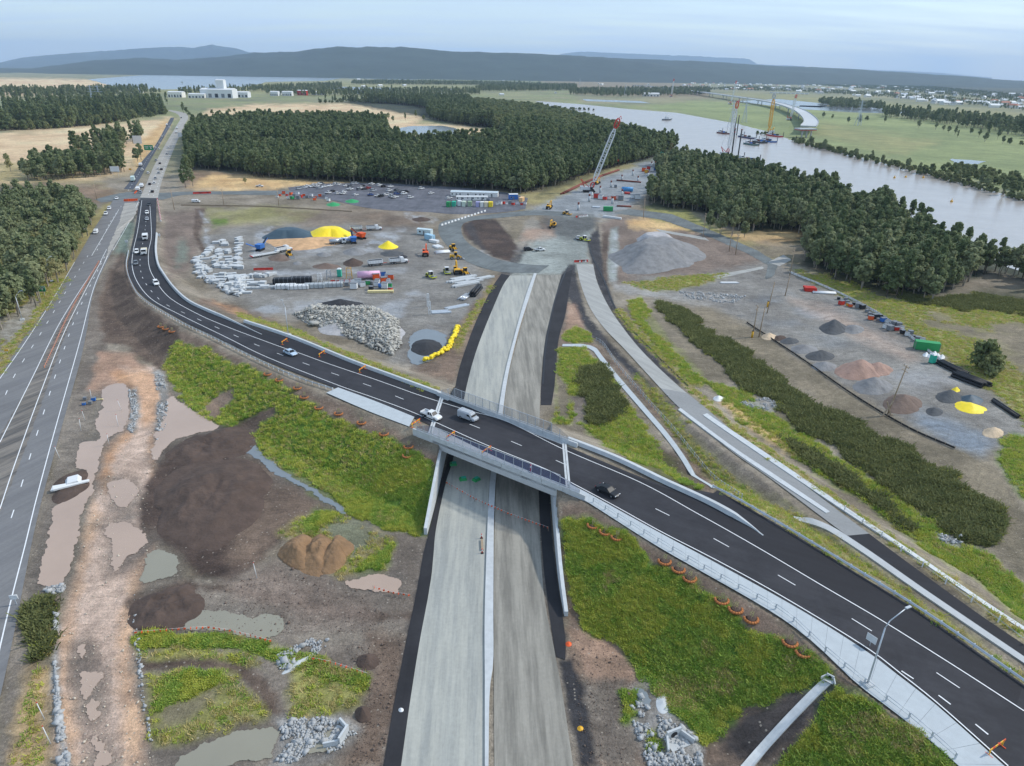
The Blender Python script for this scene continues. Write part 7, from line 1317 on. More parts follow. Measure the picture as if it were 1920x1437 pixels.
put(stack('white_slab', 1, 13, M_WHITE, .6, 1, True, 'slab'), 1150, 410, hd(1136, 408, 1166, 412), 'long white slab at the top of the drainage channel', 'slab'); put(stack('grid_frame', 8, 3, M_STEEL, .18, 1, True, 'bar'), 1118, 389, 1.4, 'pale steel grid lying beside the green container', 'steel frame', scale=1.6); put(stack('pipe_stack', 2, 20, M_RUST, .5, 1, False, 'pipe'), 1178, 341, hd(1148, 338, 1207, 343), 'long rusty steel pipe lying between the bridge piers', 'pipes'); put(stack('pipe_stack', 2, 14, M_RUST, .5, 1, False, 'pipe'), 1245, 312, hd(1230, 308, 1262, 312), 'rusty steel pipe at the river end of the piers', 'pipes'); put(stack('pipe_stack', 3, 9, M_RUST, .4, 1, False, 'pipe'), 1170, 388, hd(1160, 387, 1182, 388), 'short rusty pipes beside the green container', 'pipes')
for (a0, b0) in (((1056,364),(1094,345)),((1094,345),(1128,331)),((1128,331),(1160,320))): put(stack('pipe_stack', 2, float((g1(*a0)-g1(*b0)).length), M_RUST, .6, 1, False, 'pipe'), (a0[0]+b0[0])/2, (a0[1]+b0[1])/2, head(*a0, *b0), 'rusty red pipe in the line along the gravel ramp', 'pipes', 'pipes along the gravel ramp')
put(stack('pallet_stack', 5, 5, M_RED, .4, 2, True, 'board'), 1518, 545, -.2, 'red pallet stack at the yard entrance', 'pallets'); put(stack('pipe_stack', 4, 9, M_WHITE, .3, 1, False, 'pipe'), 1545, 550, -.1, 'white pipes beside the red pallet stack', 'pipes'); put(stack('pipe_stack', 4, 10, M_BLACK, .35, 2, False, 'pipe'), 1786, 694, hd(1772, 688, 1800, 702), 'black corrugated pipes stacked along the yard fence', 'pipes'); put(stack('pipe_stack', 5, 9, M_BLACK, .4, 2, False, 'pipe'), 1820, 716, hd(1802, 710, 1838, 724), 'larger black pipe stack near the end of the yard fence', 'pipes'); put(stack('pipe_stack', 2, 10, M_BLACK, .4, 1, False, 'pipe'), 1885, 768, hd(1870, 760, 1900, 780), 'black pipe lying at the end of the yard', 'pipes'); put(stack('steel_stack', 4, 8, M_WHITE, .2, 1, True, 'beam'), 1368, 531, hd(1350, 531, 1398, 531), 'white panels laid out by the rocky ground', 'beams')
for k, (u, v) in enumerate(((1736,666),(1744,668),(1752,664),(1758,668),(1766,670))): mound('white_bag', ell(u, v, 6, 3.5), 1.0, M_WHITE, 'white bulk bag beside the green container and teal toilet', 'bag', 'white bulk bags', rough=.1)
mound('covered_heap', [(1790,760),(1800,752),(1830,758),(1850,764),(1846,772),(1820,776),(1796,768)], 1.4, M_TARPY, 'heap under a creased yellow tarpaulin in the storage yard', 'covered heap', rough=.4); mound('covered_heap', [(1808,742),(1830,742),(1842,756),(1812,758),(1800,750)], 1.5, M_TARPB, 'heap under a grey green tarpaulin behind the yellow one', 'covered heap', rough=.3); mound('covered_heap', ell(1792, 732, 8, 4), 1.0, M_TARPY, 'small yellow sheeted heap behind the dark gravel heap', 'covered heap')
# yellow sandbag bund around the puddle
bund = [(857,616),(855,624),(852,632),(848,640),(845,648),(840,655),(832,661),(824,667),(815,671),(806,675),(798,678)]
SB = pxline(bund, 40); r = bpy.data.objects.new('sandbag_bund', None); COL.objects.link(r); r.location = tuple(SB[0]); tag(r, 'snaking bund of bright yellow sandbags beside the puddle and black heap', 'sandbags')
for k in range(40):
    for j in range(2):
        b = MB().mat(M_TARPY); a = random.uniform(0, 3); sz = random.uniform(.7, 1.0); pts = [[(x*sz*math.cos(t)*.0+x*sz, y_*math.cos(t)*sz, .5+.45*math.sin(t)*y_/.6*sz) for t in [i*math.pi/4 for i in range(8)]] for x, y_ in ((-.75, .2), (-.45, .6), (.45, .6), (.75, .2))]; b.loft(pts); o = b.obj('sandbag', r); o.location = Vector(SB[k])-Vector(SB[0])+Vector((random.uniform(-.5, .5), random.uniform(-.5, .5), j*.55)); o.rotation_euler = (0, 0, a)
# white fabric on the soil island, white sheet by the swale
FAB = Thing('geotextile_fabric'); f = FAB.part('sheet', M_WHITE); f.loft([[(-2.6, -.7, .1), (-2.2, -.8, .12), (2.4, -.25, .1), (2.5, .1, .1), (-2.3, .2, .3)], [(-2.6, -.7, .3), (-2.2, -.8, .4), (2.4, -.25, .3), (2.5, .1, .4), (-2.3, .2, .55)]]); FAB.part('fold', M_WHITE).ext([(-.8, .1), (1.4, .1), (1.0, .7), (-.4, .6)], -.2, 1.9); put(FAB, 134, 914, .5, 'crumpled white fabric on the small dark soil island', 'fabric', dz=.4, scale=1.35)
for u, v, sz, lb in ((1347, 748, 10, 'white sheeted drain outlet beside the dry grass and rocks'), (1800, 1008, 7, 'pale concrete apron among rocks in the dark swale')): mound('drain_cover', ell(u, v, sz, sz*.55), .9, M_WHITE if sz == 10 else M_CONC, lb, 'drain outlet', rough=.2)
# ---- poles and signs
def lamp(h, arm=2.6):
    T = Thing('street_lamp'); T.part('footing', M_CONC2).box((0, 0, .15), (1.3, 1.3, .5)); T.part('pole', M_STEEL).cyl((0, 0, .3), (0, 0, h*.82), .13, .09, 10); T.part('outreach_arm', M_STEEL).tube([(0, 0, h*.82), (.5, 0, h*.9), (arm, 0, h)], .07, 8); T.part('lamp_head', M_STEEL).box((arm+.35, 0, h+.02), (.9, .32, .14)); return T
LP = lamp(12, 3.0); p = g1(1632, 1284, True)
put(LP, 1626, 1284, head(1626, 1284, 1705, 1250, True), 'grey street lamp with long arm standing on the footpath over the drain chute', 'street lamp', deck=True); put(lamp(11, .6), 541, 629, 2.6, 'tall street lamp pole on the verge above the barricades', 'street lamp')
for u, v, lb in ((97, 528, 'street lamp by the grove behind the green sign'), (42, 600, 'street lamp by the stony verge of the old highway'), (160, 430, 'street lamp by the white van on the old highway')): put(lamp(10, 1.6), u, v, head(u, v, u+30, v-4), lb, 'street lamp')
def ppole(h, cross=2.2, lean=0.0):
    T = Thing('power_pole'); T.part('pole', M_WOOD).cyl((0, 0, 0), (lean, 0, h), .2, .14, 8); 
    for k, z_ in enumerate((h-.4, h-1.5)): T.part('crossarm', M_WOOD).bar((lean*z_/h-.05, -cross/2, z_), (lean*z_/h-.05, cross/2, z_), .14)
    for s in (-1, 0, 1): T.part('insulator', M_GREY).cyl((lean, s*cross*.42, h-.3), (lean, s*cross*.42, h+.05), .08, .06, 8)
    return T
for u, v, h_, ln, lb in ((1318,446,13,0,'power pole beside the access road bend'),(1379,478,10,0,'short power pole by the low pale gravel heap'),(1367,472,9,0,'thin power pole beside the short one on the access road'),(1480,520,13,0,'power pole at the yard entrance by the gravel track'),(1438,588,12,.8,'leaning power pole with yellow guard in the storage yard'),(1472,555,8,.4,'short leaning pole behind the one with the yellow guard'),(1411,632,11,0,'first of the twin poles at the yard edge'),(1423,632,11,.3,'second of the twin poles at the yard edge carrying equipment'),(1664,778,14,1.6,'leaning power pole propped by a cross frame at the yard edge'),(1206,410,12,0,'power pole beside the riverside wood and channel'),(327,394,12,0,'power pole by the fenced compound near the intersection'),(420,385,10,0,'power pole on the purple heath beside the car park road'),(523,386,11,0,'power pole by the orange stores'),(182,375,10,0,'power pole on the corner before the intersection'),(170,408,10,0,'power pole on the verge of the grove')): put(ppole(h_, 2.4, ln), u, v, random.uniform(-.3, .3), lb, 'power pole')
XF = Thing('prop_frame'); 
for s in (-1, 1): XF.part('prop', M_WOOD).bar((s*1.4, 0, 0), (-s*1.0, 0, 4.2), .28)
XF.part('foot_beam', M_WOOD).bar((-2.0, 0, .1), (2.0, 0, .1), .25); put(XF, 1662, 780, .3, 'crossed timber prop at the foot of the leaning power pole', 'prop')
GRD = Thing('pole_guard'); GRD.part('guard', M_YEL).cyl((0, 0, 0), (0, 0, 2.2), .35, .35, 10); GRD.part('cap', M_BLACK).cyl((0, 0, 2.2), (0, 0, 2.35), .37, .37, 10); put(GRD, 1439, 576, 0, 'yellow guard at the leaning pole', 'guard'); put(GRD, 1410, 633, 0, 'yellow guard at the twin poles', 'guard')
def sign(w, h, m, legs=2, z0=1.8, strip=None):
    T = Thing('road_sign'); T.part('panel', m).box((0, 0, z0+h/2), (w, .08, h))
    for k in range(legs): T.part('leg', M_STEEL).bar(((k-(legs-1)/2)*w*.6, .08, 0), ((k-(legs-1)/2)*w*.6, .08, z0+h*.9), .12)
    T.part('border', M_WHITE).tube([(-w/2+.06, -.05, z0+.06), (w/2-.06, -.05, z0+.06), (w/2-.06, -.05, z0+h-.06), (-w/2+.06, -.05, z0+h-.06), (-w/2+.06, -.05, z0+.06)], .035, 4)
    if strip:
        for (x, z_, ww, hh) in strip: T.part('symbol', M_WHITE).box((x*w, -.05, z0+z_*h), (ww*w, .03, hh*h))
    return T
ST = [(-.2, .65, .4, .1), (-.2, .4, .3, .1), (.25, .5, .12, .5), (.25, .7, .3, .12)]
M_SIGNG = mat('sign_green', (20,140,90), .5, .04)
put(sign(4.6, 2.2, M_SIGNG, strip=ST), 77, 556, .12, 'green direction sign on the stony verge by the grove', 'sign'); put(sign(9, 5, M_SIGNG, 2, 4, ST), 281, 290, .05, 'large green direction sign beside the dark carriageway beyond the intersection', 'sign'); put(sign(9, 5, M_SIGNG, 2, 5, ST), 273, 214, .05, 'green direction sign at the highway bend past the dry plain', 'sign'); put(sign(9, 8, M_WHITE, 2, 4), 260, 277, .05, 'large white billboard on the dry plain beside the highway', 'sign'); put(sign(7, 4, M_WHITE, 2, 4), 218, 332, .05, 'white billboard beside the dark trees near the intersection', 'sign'); put(sign(5, 5, M_WHITE, 2, 3), 339, 262, .05, 'white sign at the edge of the wood beside the pale carriageway', 'sign'); put(sign(2.2, 1.4, M_YEL, 1, 1.2), 245, 322, .05, 'yellow sign board beside the box truck', 'sign'); put(sign(1.2, .9, M_WHITE, 1, 1.2), 31, 1135, .2, 'small white sign at the edge of the old highway by the rushes', 'sign'); put(sign(1.2, 1.2, M_WHITE, 1, 1.8), 239, 462, .2, 'white round topped sign on the green washed strip by the ramp', 'sign'); put(sign(1, 1.2, M_WHITE, 1, 1.6), 300, 449, .2, 'white sign on the soil beside the ramp barrier', 'sign'); put(sign(1.3, .9, M_YEL, 1, .8), 14, 664, .2, 'yellow marker sign on the dry verge of the old highway', 'sign'); put(sign(2.6, 2.2, M_CONC2, 1, 1.5), 1630, 1212, head(1630, 1212, 1700, 1260, True), 'slim pale sign back beside the street lamp on the footpath', 'sign', deck=True, scale=.55)
# barricades (striped boards on feet)
M_BARY = mat('barricade_yellow', (232,176,52), .5, .06); M_BARR = mat('barricade_red', (216,84,48), .5, .06)
def barricade(L=3.0):
    T = Thing('barricade')
    for k in range(6): T.part('stripe', M_BARY if k % 2 == 0 else M_BARR).box((-L/2+(k+.5)*L/6, 0, .95), (L/6-.01, .09, .32))
    for s in (-1, 1): T.part('foot', M_BARR).bar((s*L*.42, -.45, .04), (s*L*.42, .45, .04), .1); T.part('upright', M_BARY).bar((s*L*.42, 0, .05), (s*L*.42, 0, 1.1), .1)
    return T
BAR = barricade(3.2)
for u, v, a, b, lb in ((534,644,12,-8,'striped barricade on the shoulder beside the street lamp pole'),(604,667,12,-8,'striped barricade on the shoulder ahead of the pale blue sedan'),(680,696,12,-8,'striped barricade on the shoulder nearest the bridge'),(780,798,12,-8,'striped barricade at the end of the concrete apron by the bridge'),(845,822,12,-8,'striped barricade behind the blue mesh fence at the start of the bridge'),(912,850,12,-8,'striped barricade behind the blue mesh fence in mid bridge'),(1866,1408,14,-10,'striped barricade beside the short dashes of the turning lane')): put(BAR, u, v, head(u, v, u+a, v+b, True), lb, 'barricade', deck=True, dz=.04)
def bollard(): T = Thing('traffic_bollard'); T.part('base', M_DARK).cyl((0, 0, 0), (0, 0, .12), .35, .32, 10); T.part('tube', M_RED).cyl((0, 0, .12), (0, 0, 1.2), .12, .09, 10); T.part('reflector', M_WHITE).cyl((0, 0, .7), (0, 0, .95), .13, .125, 10); return T
BOL = bollard(); put(BOL, 995, 886, 0, 'single red bollard behind the blue mesh fence', 'bollard', deck=True, scale=1.6)
for u, v, lb in ((903, 1010, 'red bollard at the top of the timber beam beside the median kerb'), (904, 1038, 'red bollard at the bottom of the timber beam beside the median kerb')): put(BOL, u, v, 0, lb, 'bollard', scale=.9)
put(stack('timber_beam', 1, 3.4, M_WOOD, .22, 1, True, 'beam'), 904, 1025, head(904, 1036, 903, 1012), 'timber beam lying beside the median kerb between two red bollards', 'beam')
for u, v, lb, m_ in ((1066,1208,'orange mesh bag at the foot of the retaining wall',M_ORANGE),(752,1332,'white sandbag on the black motorway edge',M_WHITE),(1088,1366,'yellow marker cap on the black earth bank',M_YEL)): mound('sandbag', ell(u, v, 6, 5), .3, m_, lb, 'bag', rough=.1)
MAT_ = Thing('green_spill_kit'); MAT_.part('bag', M_GREEN).box((0, 0, .3), (1.6, 1.2, .5), top=.8); MAT_.part('flap', M_TEAL).box((.2, .1, .58), (1.0, .8, .06)); put(MAT_, 868, 900, .3, 'green bag lying under the bridge on the lane beside the dark verge', 'bag'); put(MAT_, 893, 901, .8, 'green bag under the bridge nearest the median kerb', 'bag'); put(MAT_, 850, 872, .2, 'green bag in the shade below the abutment', 'bag')
# bunting lines: cord and flags
def bunting(pts, label, m=M_ORANGE, step=.9, z=.7, gap=4.0):
    L = pxline(pts, 60) if not isinstance(pts[0], Vector) else np.array([list(p) for p in pts]); s = np.r_[0, np.cumsum(np.linalg.norm(np.diff(L[:, :2], axis=0), axis=1))]; o = Vector(G(*pts[0])[0]); o = Vector((L[0][0], L[0][1], float(HF(np.array([L[0][0]]), np.array([L[0][1]]))[0]))); r = bpy.data.objects.new('bunting_line', None); COL.objects.link(r); r.location = o; tag(r, label, 'bunting')
    at_ = lambda d: (lambda x, y: Vector((x, y, float(HF(np.array([x]), np.array([y]))[0]))))(np.interp(d, s, L[:, 0]), np.interp(d, s, L[:, 1]))
    n = int(s[-1]/gap)+1; ps = [at_(d) for d in np.linspace(0, s[-1], n+1)]
    for p in ps: MB().mat(M_WOOD).bar(p-o, p-o+Vector((0, 0, z+.2)), .06).obj('stake', r)
    MB().mat(M_WHITE).tube([p-o+Vector((0, 0, z+.1)) for p in ps], .02, 4).obj('cord', r); d = .3
    fm = MB().mat(m).prism([(-.16, -.02), (.16, -.02), (.16, .02), (-.16, .02)], -.36, 0).mesh('flag')
    while d < s[-1]:
        i = min(n-1, int(d/s[-1]*n)); t = d/s[-1]*n-i; f = bpy.data.objects.new('flag', fm); COL.objects.link(f); f.parent = r; f.location = bl(ps[i], ps[i+1], t)-o+Vector((0, 0, z+.1)); f.rotation_euler = (0, 0, random.uniform(0, 3)); d += step
    return r
bunting([(835,868),(880,896),(930,918),(980,935),(1030,948)], 'orange and white bunting strung across the motorway under the bridge', M_ORANGE, .8, .9, 9)
bunting([(252,1192),(320,1187),(390,1182),(450,1192),(510,1208)], 'orange bunting along the top of the green bank below the grey puddle'); bunting([(585,1240),(630,1250),(690,1270)], 'orange bunting above the olive grass patch beside the culvert stones'); bunting([(700,1106),(740,1118),(770,1122)], 'orange bunting below the brown puddle beside the motorway')
# tree planting rings
def ring_plant():
    T = Thing('planting_ring'); m = mat('coir_log', (176,112,66), .95, .2, 3); pts = [(1.0*math.cos(t), 1.0*math.sin(t), .14) for t in [math.radians(-200+220*i/10) for i in range(11)]]; T.part('coir_log', m).tube(pts, .2, 8); T.part('mulch', MP['choc']).cyl((0, 0, .02), (0, 0, .2), .8, .5, 12)
    for k in range(3): a = k*2.1; T.part('stake', M_WOOD).bar((.3*math.cos(a), .3*math.sin(a), 0), (.3*math.cos(a), .3*math.sin(a), 1.3), .06)
    sp_ = T.part('sapling', ML_DRY)
    for k in range(14): a = k*2.4; x, y, z_ = .22*math.cos(a), .22*math.sin(a), .5+k*.06; sp_._add([(x, y, z_), (x+.12, y+.05, z_+.05), (x+.1, y+.12, z_+.16), (x-.05, y+.05, z_+.12)], [(0, 1, 2, 3)])
    return T
RP = ring_plant()
for grp, lb, pts in (('rings on the left slope', 'orange coir planting ring with sapling on the slope below the ramp guardrail', [(302,613),(311,617),(323,622),(502,702),(524,713),(558,728),(571,745),(598,765),(635,776),(678,793),(720,814),(766,838),(764,855)]), ('rings on the right slope', 'orange coir planting ring with sapling on the slope below the concrete footpath', [(1112,986),(1135,998),(1157,1008),(1246,1053),(1272,1068),(1293,1085),(1353,1126),(1379,1143),(1408,1161),(1481,1205),(1506,1224)])):
    for u, v in pts: put(RP, u, v, random.uniform(-.2, .2), lb, 'planting ring', grp)
# drain chute, headwalls, survey posts
CH = pxline([(1556,1274),(1520,1308),(1470,1360),(1425,1410),(1395,1445)], 30); r = bpy.data.objects.new('drain_chute', None); COL.objects.link(r); r.location = tuple(CH[0]); tag(r, 'pale concrete drain chute running down the dark slope below the street lamp', 'drain')
for k in range(0, 29):
    b = MB().mat(M_CONC2); A, B_ = offs(CH, .55), offs(CH, -.55); o = Vector(CH[0]); rg_ = []
    for i in (k, k+1): a0 = Vector(A[i])-o; b0 = Vector(B_[i])-o; rg_.append([tuple(a0+Vector((0, 0, -.2))), tuple(a0+Vector((0, 0, .28))), tuple(bl(a0, b0, .25)+Vector((0, 0, .12))), tuple(bl(a0, b0, .75)+Vector((0, 0, .12))), tuple(b0+Vector((0, 0, .28))), tuple(b0+Vector((0, 0, -.2)))])
    b.loft(rg_); b.obj('chute_segment', r)
def headwall(w=3.0):
    T = Thing('culvert_headwall'); T.part('wall', M_CONC2).box((0, 0, .7), (w, .3, 1.4)); T.part('opening', M_BLACK).cyl((0, -.2, .6), (0, -.1, .6), .5, .5, 14)
    for s in (-1, 1): T.part('wing_wall', M_CONC2).bar((s*w/2, -.1, .5), (s*(w/2+.9), -1.8, .3), .25, 1.0)
    T.part('apron', M_CONC).box((0, -1.0, .06), (w+.6, 1.8, .12)); return T
HW = headwall(2.2); put(HW, 645, 1385, -1.9, 'concrete culvert headwall facing the rock lined basin', 'culvert'); put(HW, 1262, 1382, .4, 'concrete culvert headwall in the rocks below the footpath slope', 'culvert'); put(HW, 1556, 1272, -.7, 'small headwall at the top of the drain chute', 'culvert', scale=.45)
BLD = mound('boulder', ell(1243, 1320, 13, 19), .35, M_CONC2, 'large smooth pale concrete slab lying on the green slope below the footpath', 'slab', rough=.15); mound('boulder', ell(560, 1245, 40, 5, 14, -.55), .4, M_CONC2, 'thin white sheet edging the band of drain stones', 'sheet', rough=.2)
PST = Thing('survey_post'); PST.part('post', M_WHITE).cyl((0, 0, 0), (.35, 0, 3.0), .07, .05, 6); PST.part('cap', M_RED).cyl((.35, 0, 3.0), (.37, 0, 3.15), .07, .07, 6)
for u, v in ((482,1084),(95,1395),(84,1350),(160,790),(112,860),(152,808),(228,770),(222,800),(205,835),(172,750)): put(PST, u, v, random.uniform(0, 6), 'white survey post stuck in the muddy ground', 'post', 'survey posts')
# yard fence along the right storage yard
def yfence(pts, label, n, m=M_WHITE, h=1.2):
    L = pxline(pts, n+1); r = bpy.data.objects.new('yard_fence', None); COL.objects.link(r); r.location = tuple(L[0]); tag(r, label, 'fence'); o = Vector(L[0]); pm = MB().mat(M_WOOD).box((0, 0, h/2), (.12, .12, h)).mesh('post')
    for k in range(n+1): q = bpy.data.objects.new('post', pm); COL.objects.link(q); q.parent = r; q.location = Vector(L[k])-o
    for k in range(n): MB().mat(m).bar(Vector(L[k])-o+Vector((0, 0, h*.4)), Vector(L[k+1])-o+Vector((0, 0, h*.4)), .06, h*.7).obj('panel', r)
    return r
yfence([(1480,512),(1560,545),(1640,586),(1700,628),(1750,668),(1800,705),(1830,722)], 'low pale sediment fence between the storage yard and the grass', 44); yfence([(1400,606),(1500,672),(1600,742),(1700,802),(1790,842)], 'low dark bund fence along the swale side of the storage yard', 40, M_TRIM, .7); yfence([(660,398),(560,392),(480,388),(340,386)], 'pale rail fence beside the purple heath and car park road', 40, M_WOOD, 1.0)
# ------------------------------------------------------------------ cranes
def lattice(T, a, b, w, m, n=16, name='boom', tip=None):
    "square lattice mast from a to b as one part, with chords and lacing"
    a = Vector(a); b = Vector(b); d = (b-a).normalized(); up = Vector((0, 0, 1)) if abs(d.z) < .97 else Vector((1, 0, 0)); x = d.cross(up).normalized(); y = x.cross(d); q = T.part(name, m); L = (b-a).length
    def c(t, i, j):
        s = w*min(1, .35+t*6, .35+(1-t)*6)/2; return a+d*L*t+x*i*s+y*j*s
    for i, j in ((-1,-1),(1,-1),(1,1),(-1,1)):
        for k in range(n): q.bar(c(k/n, i, j), c((k+1)/n, i, j), w*.15)
    for k in range(n):
        for (i, j), (i2, j2) in (((-1,-1),(1,-1)), ((1,-1),(1,1)), ((1,1),(-1,1)), ((-1,1),(-1,-1))):
            e = ((i, j), (i2, j2)) if k % 2 == 0 else ((i2, j2), (i, j)); q.bar(c(k/n, *e[0]), c((k+1)/n, *e[1]), w*.09)
    return q
def crane(tip, m_boom=M_WHITE, m_top=M_RED, m_body=M_RED, w=2.8, body=True, n=22):
    "crawler crane; tip = boom head in local coordinates (boom in the local xz plane, +x forward)"
    T = Thing('crawler_crane'); foot = Vector((1.4, 0, 2.2)); tip = Vector(tip)
    if body:
        tracks(T, 9, 3.6, 1.2, 1.5); T.part('car_body', M_GREY).box((0, 0, 1.0), (3.5, 5.0, .8)); T.part('house', M_WHITE).box((-1.8, 0, 2.6), (6.5, 3.2, 2.2)); T.part('counterweight', M_WHITE).box((-5.6, 0, 2.7), (1.8, 4.6, 2.6)); T.part('cab', M_GLASS).box((1.6, -2.0, 2.8), (1.8, 1.2, 1.8)); T.part('gantry', m_body).tube([(-3.5, -1.2, 3.6), (-6.2, 0, 9.0), (-3.5, 1.2, 3.6)], .28, 6); T.part('back_stay', m_body).tube([(0, -1.0, 3.4), (-6.2, 0, 9.0), (0, 1.0, 3.4)], .2, 6)
    t1 = bl(foot, tip, .10); t2 = bl(foot, tip, .86); lattice(T, foot, t1, w*.9, m_body, 3, 'boom_foot'); lattice(T, t1, t2, w, m_boom, n); lattice(T, t2, tip, w, m_top, 4, 'boom_head'); T.part('jib_fork', m_top).tube([tip, tip+Vector((1.2, 0, 1.5)), tip+Vector((1.8, 0, -.5))], .18, 5)
    g = Vector((-6.2, 0, 9.0)) if body else foot+Vector((-6, 0, 4)); T.part('pendant', M_GREY).tube([g, bl(foot, tip, .99)], .07, 4); T.part('hoist_rope', M_GREY).tube([tip+Vector((1.6, 0, 0)), tip+Vector((1.6, 0, -tip.z*.55))], .06, 4); T.part('hook_block', m_top).box(tip+Vector((1.6, 0, -tip.z*.56)), (.6, .5, 1.2)); return T
def crane_at(foot_px, tip_px, label, far=None, z0=0.0, **kw):
    "stand a crane at foot_px whose boom head, leaning across the view, reaches tip_px"
    p = hit(*foot_px, z0); dv_ = ray(*tip_px); t = p[1]/dv_[1]*1.0; X = dv_[0]*t; Z = CAMH+dv_[2]*t-z0; dx = X-p[0]
    T = crane((abs(dx)+1.4, 0, Z), **kw); return T.put((p[0], p[1], z0), 0 if dx > 0 else math.pi, label, 'crane')
crane_at((1104,360), (1157,222), 'tall red and white crawler crane standing on the gravel pad behind the car park')
crane_at((1361,292), (1381,190), 'white lattice crane with red head at the wooded river bank', w=2.6)
crane_at((1443,250), (1454,176), 'yellow lattice crane at the paddock river bank', m_boom=M_YEL, m_top=M_SILVER, m_body=M_YEL, w=3.6); crane_at((1480,226), (1492,178), 'white crane with red head beside the curved viaduct', w=3.0); crane_at((1369,196), (1380,152), 'pale crane behind the viaduct', w=3.2); crane_at((1258,182), (1263,148), 'pale crane with red head at the start of the viaduct', w=4)
# bridge piers on the gravel pad
COLM = Thing('bridge_column'); COLM.part('shaft', M_CONC2).cyl((0, 0, 0), (0, 0, 3.6), .8, .8, 14); COLM.part('starter_bars', M_RUST).cyl((0, 0, 3.6), (0, 0, 5.0), .6, .6, 10)
for x, y in ((440,855),(580,742),(877,772),(720,630),(860,560),(1000,675),(998,478),(1205,495),(1140,410),(1335,430),(1425,300),(1470,372),(1600,315),(1380,300),(1545,270),(1700,240)): put(COLM, 1020+x/6.857, 270+y/6.857, 0, 'white concrete bridge column with rusty starter bars on the gravel pad', 'column', 'bridge columns on the pad')
put(tower(M_TEAL, 9, 2.2), 1238, 303, .3, 'teal lattice formwork tower at the river end of the pad', 'formwork'); put(tower(M_RUST, 16, 1.2), 1257, 300, .1, 'dark piling rig mast at the river end of the pad', 'piling rig'); put(EXO, 1262, 302, .5, 'orange excavator beside the dark piling rig', 'excavator', whole=True)
# ---- viaduct
VD = [(1190,160),(1250,165),(1310,172),(1370,180),(1420,187),(1455,193),(1480,200),(1500,208),(1514,218),(1521,228),(1516,236)]
VZ = 13.0; vl = crom(np.array([[*hit(u, v, VZ), VZ] for u, v in VD]), 90); VT = Thing('viaduct'); A_, B_ = offs(vl, 11), offs(vl, -11)
for k in range(0, 89, 6):
    e = min(k+6, 89); b = VT.part('deck_span', M_CONC2); b.loft([[(A_[i, 0], A_[i, 1], VZ-1.6), (A_[i, 0], A_[i, 1], VZ), (B_[i, 0], B_[i, 1], VZ), (B_[i, 0], B_[i, 1], VZ-1.6)] for i in range(k, e+1)])
    for L_ in (A_, B_):
        q = VT.part('parapet', M_CONC); q.loft([[(L_[i, 0]-.2, L_[i, 1], VZ), (L_[i, 0]-.2, L_[i, 1], VZ+1.1), (L_[i, 0]+.2, L_[i, 1], VZ+1.1), (L_[i, 0]+.2, L_[i, 1], VZ)] for i in range(k, e+1)])
    for t_ in (.25, .75): c = A_[k]*(1-t_)+B_[k]*t_; VT.part('column', M_CONC).cyl((c[0], c[1], 0), (c[0], c[1], VZ-2.6), 1.2, 1.2, 10)
    VT.part('headstock', M_RED if k > 60 else M_CONC).bar((A_[k, 0], A_[k, 1], VZ-2.2), (B_[k, 0], B_[k, 1], VZ-2.2), 2.0, 1.4)
VT.put((0, 0, 0), 0, 'long pale concrete viaduct curving across the paddocks to the river', 'bridge')
SEG = Thing('viaduct_segment'); SEG.part('deck', M_CONC2).box((0, 0, 11.5), (26, 16, 1.6)); SEG.part('formwork', M_RED).box((0, 0, 10.2), (25, 15, 1.0)); 
for x in (-7, 0, 7): SEG.part('column', M_CONC).cyl((x, -4, 0), (x, -4, 9.8), 1.1, 1.1, 10)
put(SEG, 1508, 258, .2, 'separate red edged deck segment on three columns before the viaduct end', 'bridge segment')
# ---- river craft
def barge(m, L=24, Wd=9, house=True, load=None):
    T = Thing('barge'); T.part('hull', m).loft([[(-L/2+1, -Wd/2+.5, -.3), (L/2-1, -Wd/2+.5, -.3), (L/2-1, Wd/2-.5, -.3), (-L/2+1, Wd/2-.5, -.3)], [(-L/2, -Wd/2, 1.6), (L/2, -Wd/2, 1.6), (L/2, Wd/2, 1.6), (-L/2, Wd/2, 1.6)]]); T.part('deck', M_GREY).box((0, 0, 1.66), (L-.6, Wd-.6, .12))
    if house: T.part('deck_house', M_WHITE).box((-L/2+3, 0, 3.0), (3.6, 4, 2.6)); T.part('house_window', M_GLASS).box((-L/2+4.82, 0, 3.4), (.06, 3, .9))
    for k in range(3): T.part('deck_cargo', (M_RUST, M_BLUE, M_TRIM)[k]).box((-2+k*4.2, random.uniform(-2, 2), 2.5), (3, 2.6, random.uniform(1, 2.4)))
    for x in (-1, 1): T.part('spud', M_TRIM).cyl((x*(L/2-1.2), Wd/2+.5, -.5), (x*(L/2-1.2), Wd/2+.5, 7), .4, .4, 8)
    return T
for u, v, m_, L, lb in ((1356,251,M_RUST,26,'rusty work barge crowded with gear off the wooded bank'),(1400,259,mat('navy_hull', (60,62,110), .5),34,'navy hulled barge moored below the yellow crane'),(1452,256,M_RED,32,'red hulled barge under the yellow crane'),(1440,266,M_BLUE,28,'blue hulled barge beside the red barge'),(1408,272,mat('sea_green_hull', (70,110,104), .5),22,'sea green barge floating apart in midstream'),(1424,268,M_TRIM,22,'dark barge between the green and blue ones'),(1402,302,mat('ochre_hull', (176,140,90), .6),26,'ochre barge at the wooded bank below the white crane')): put(barge(m_, L), u, v, hd(u-10, v-1, u+10, v+2.4), lb, 'barge', dz=.1)
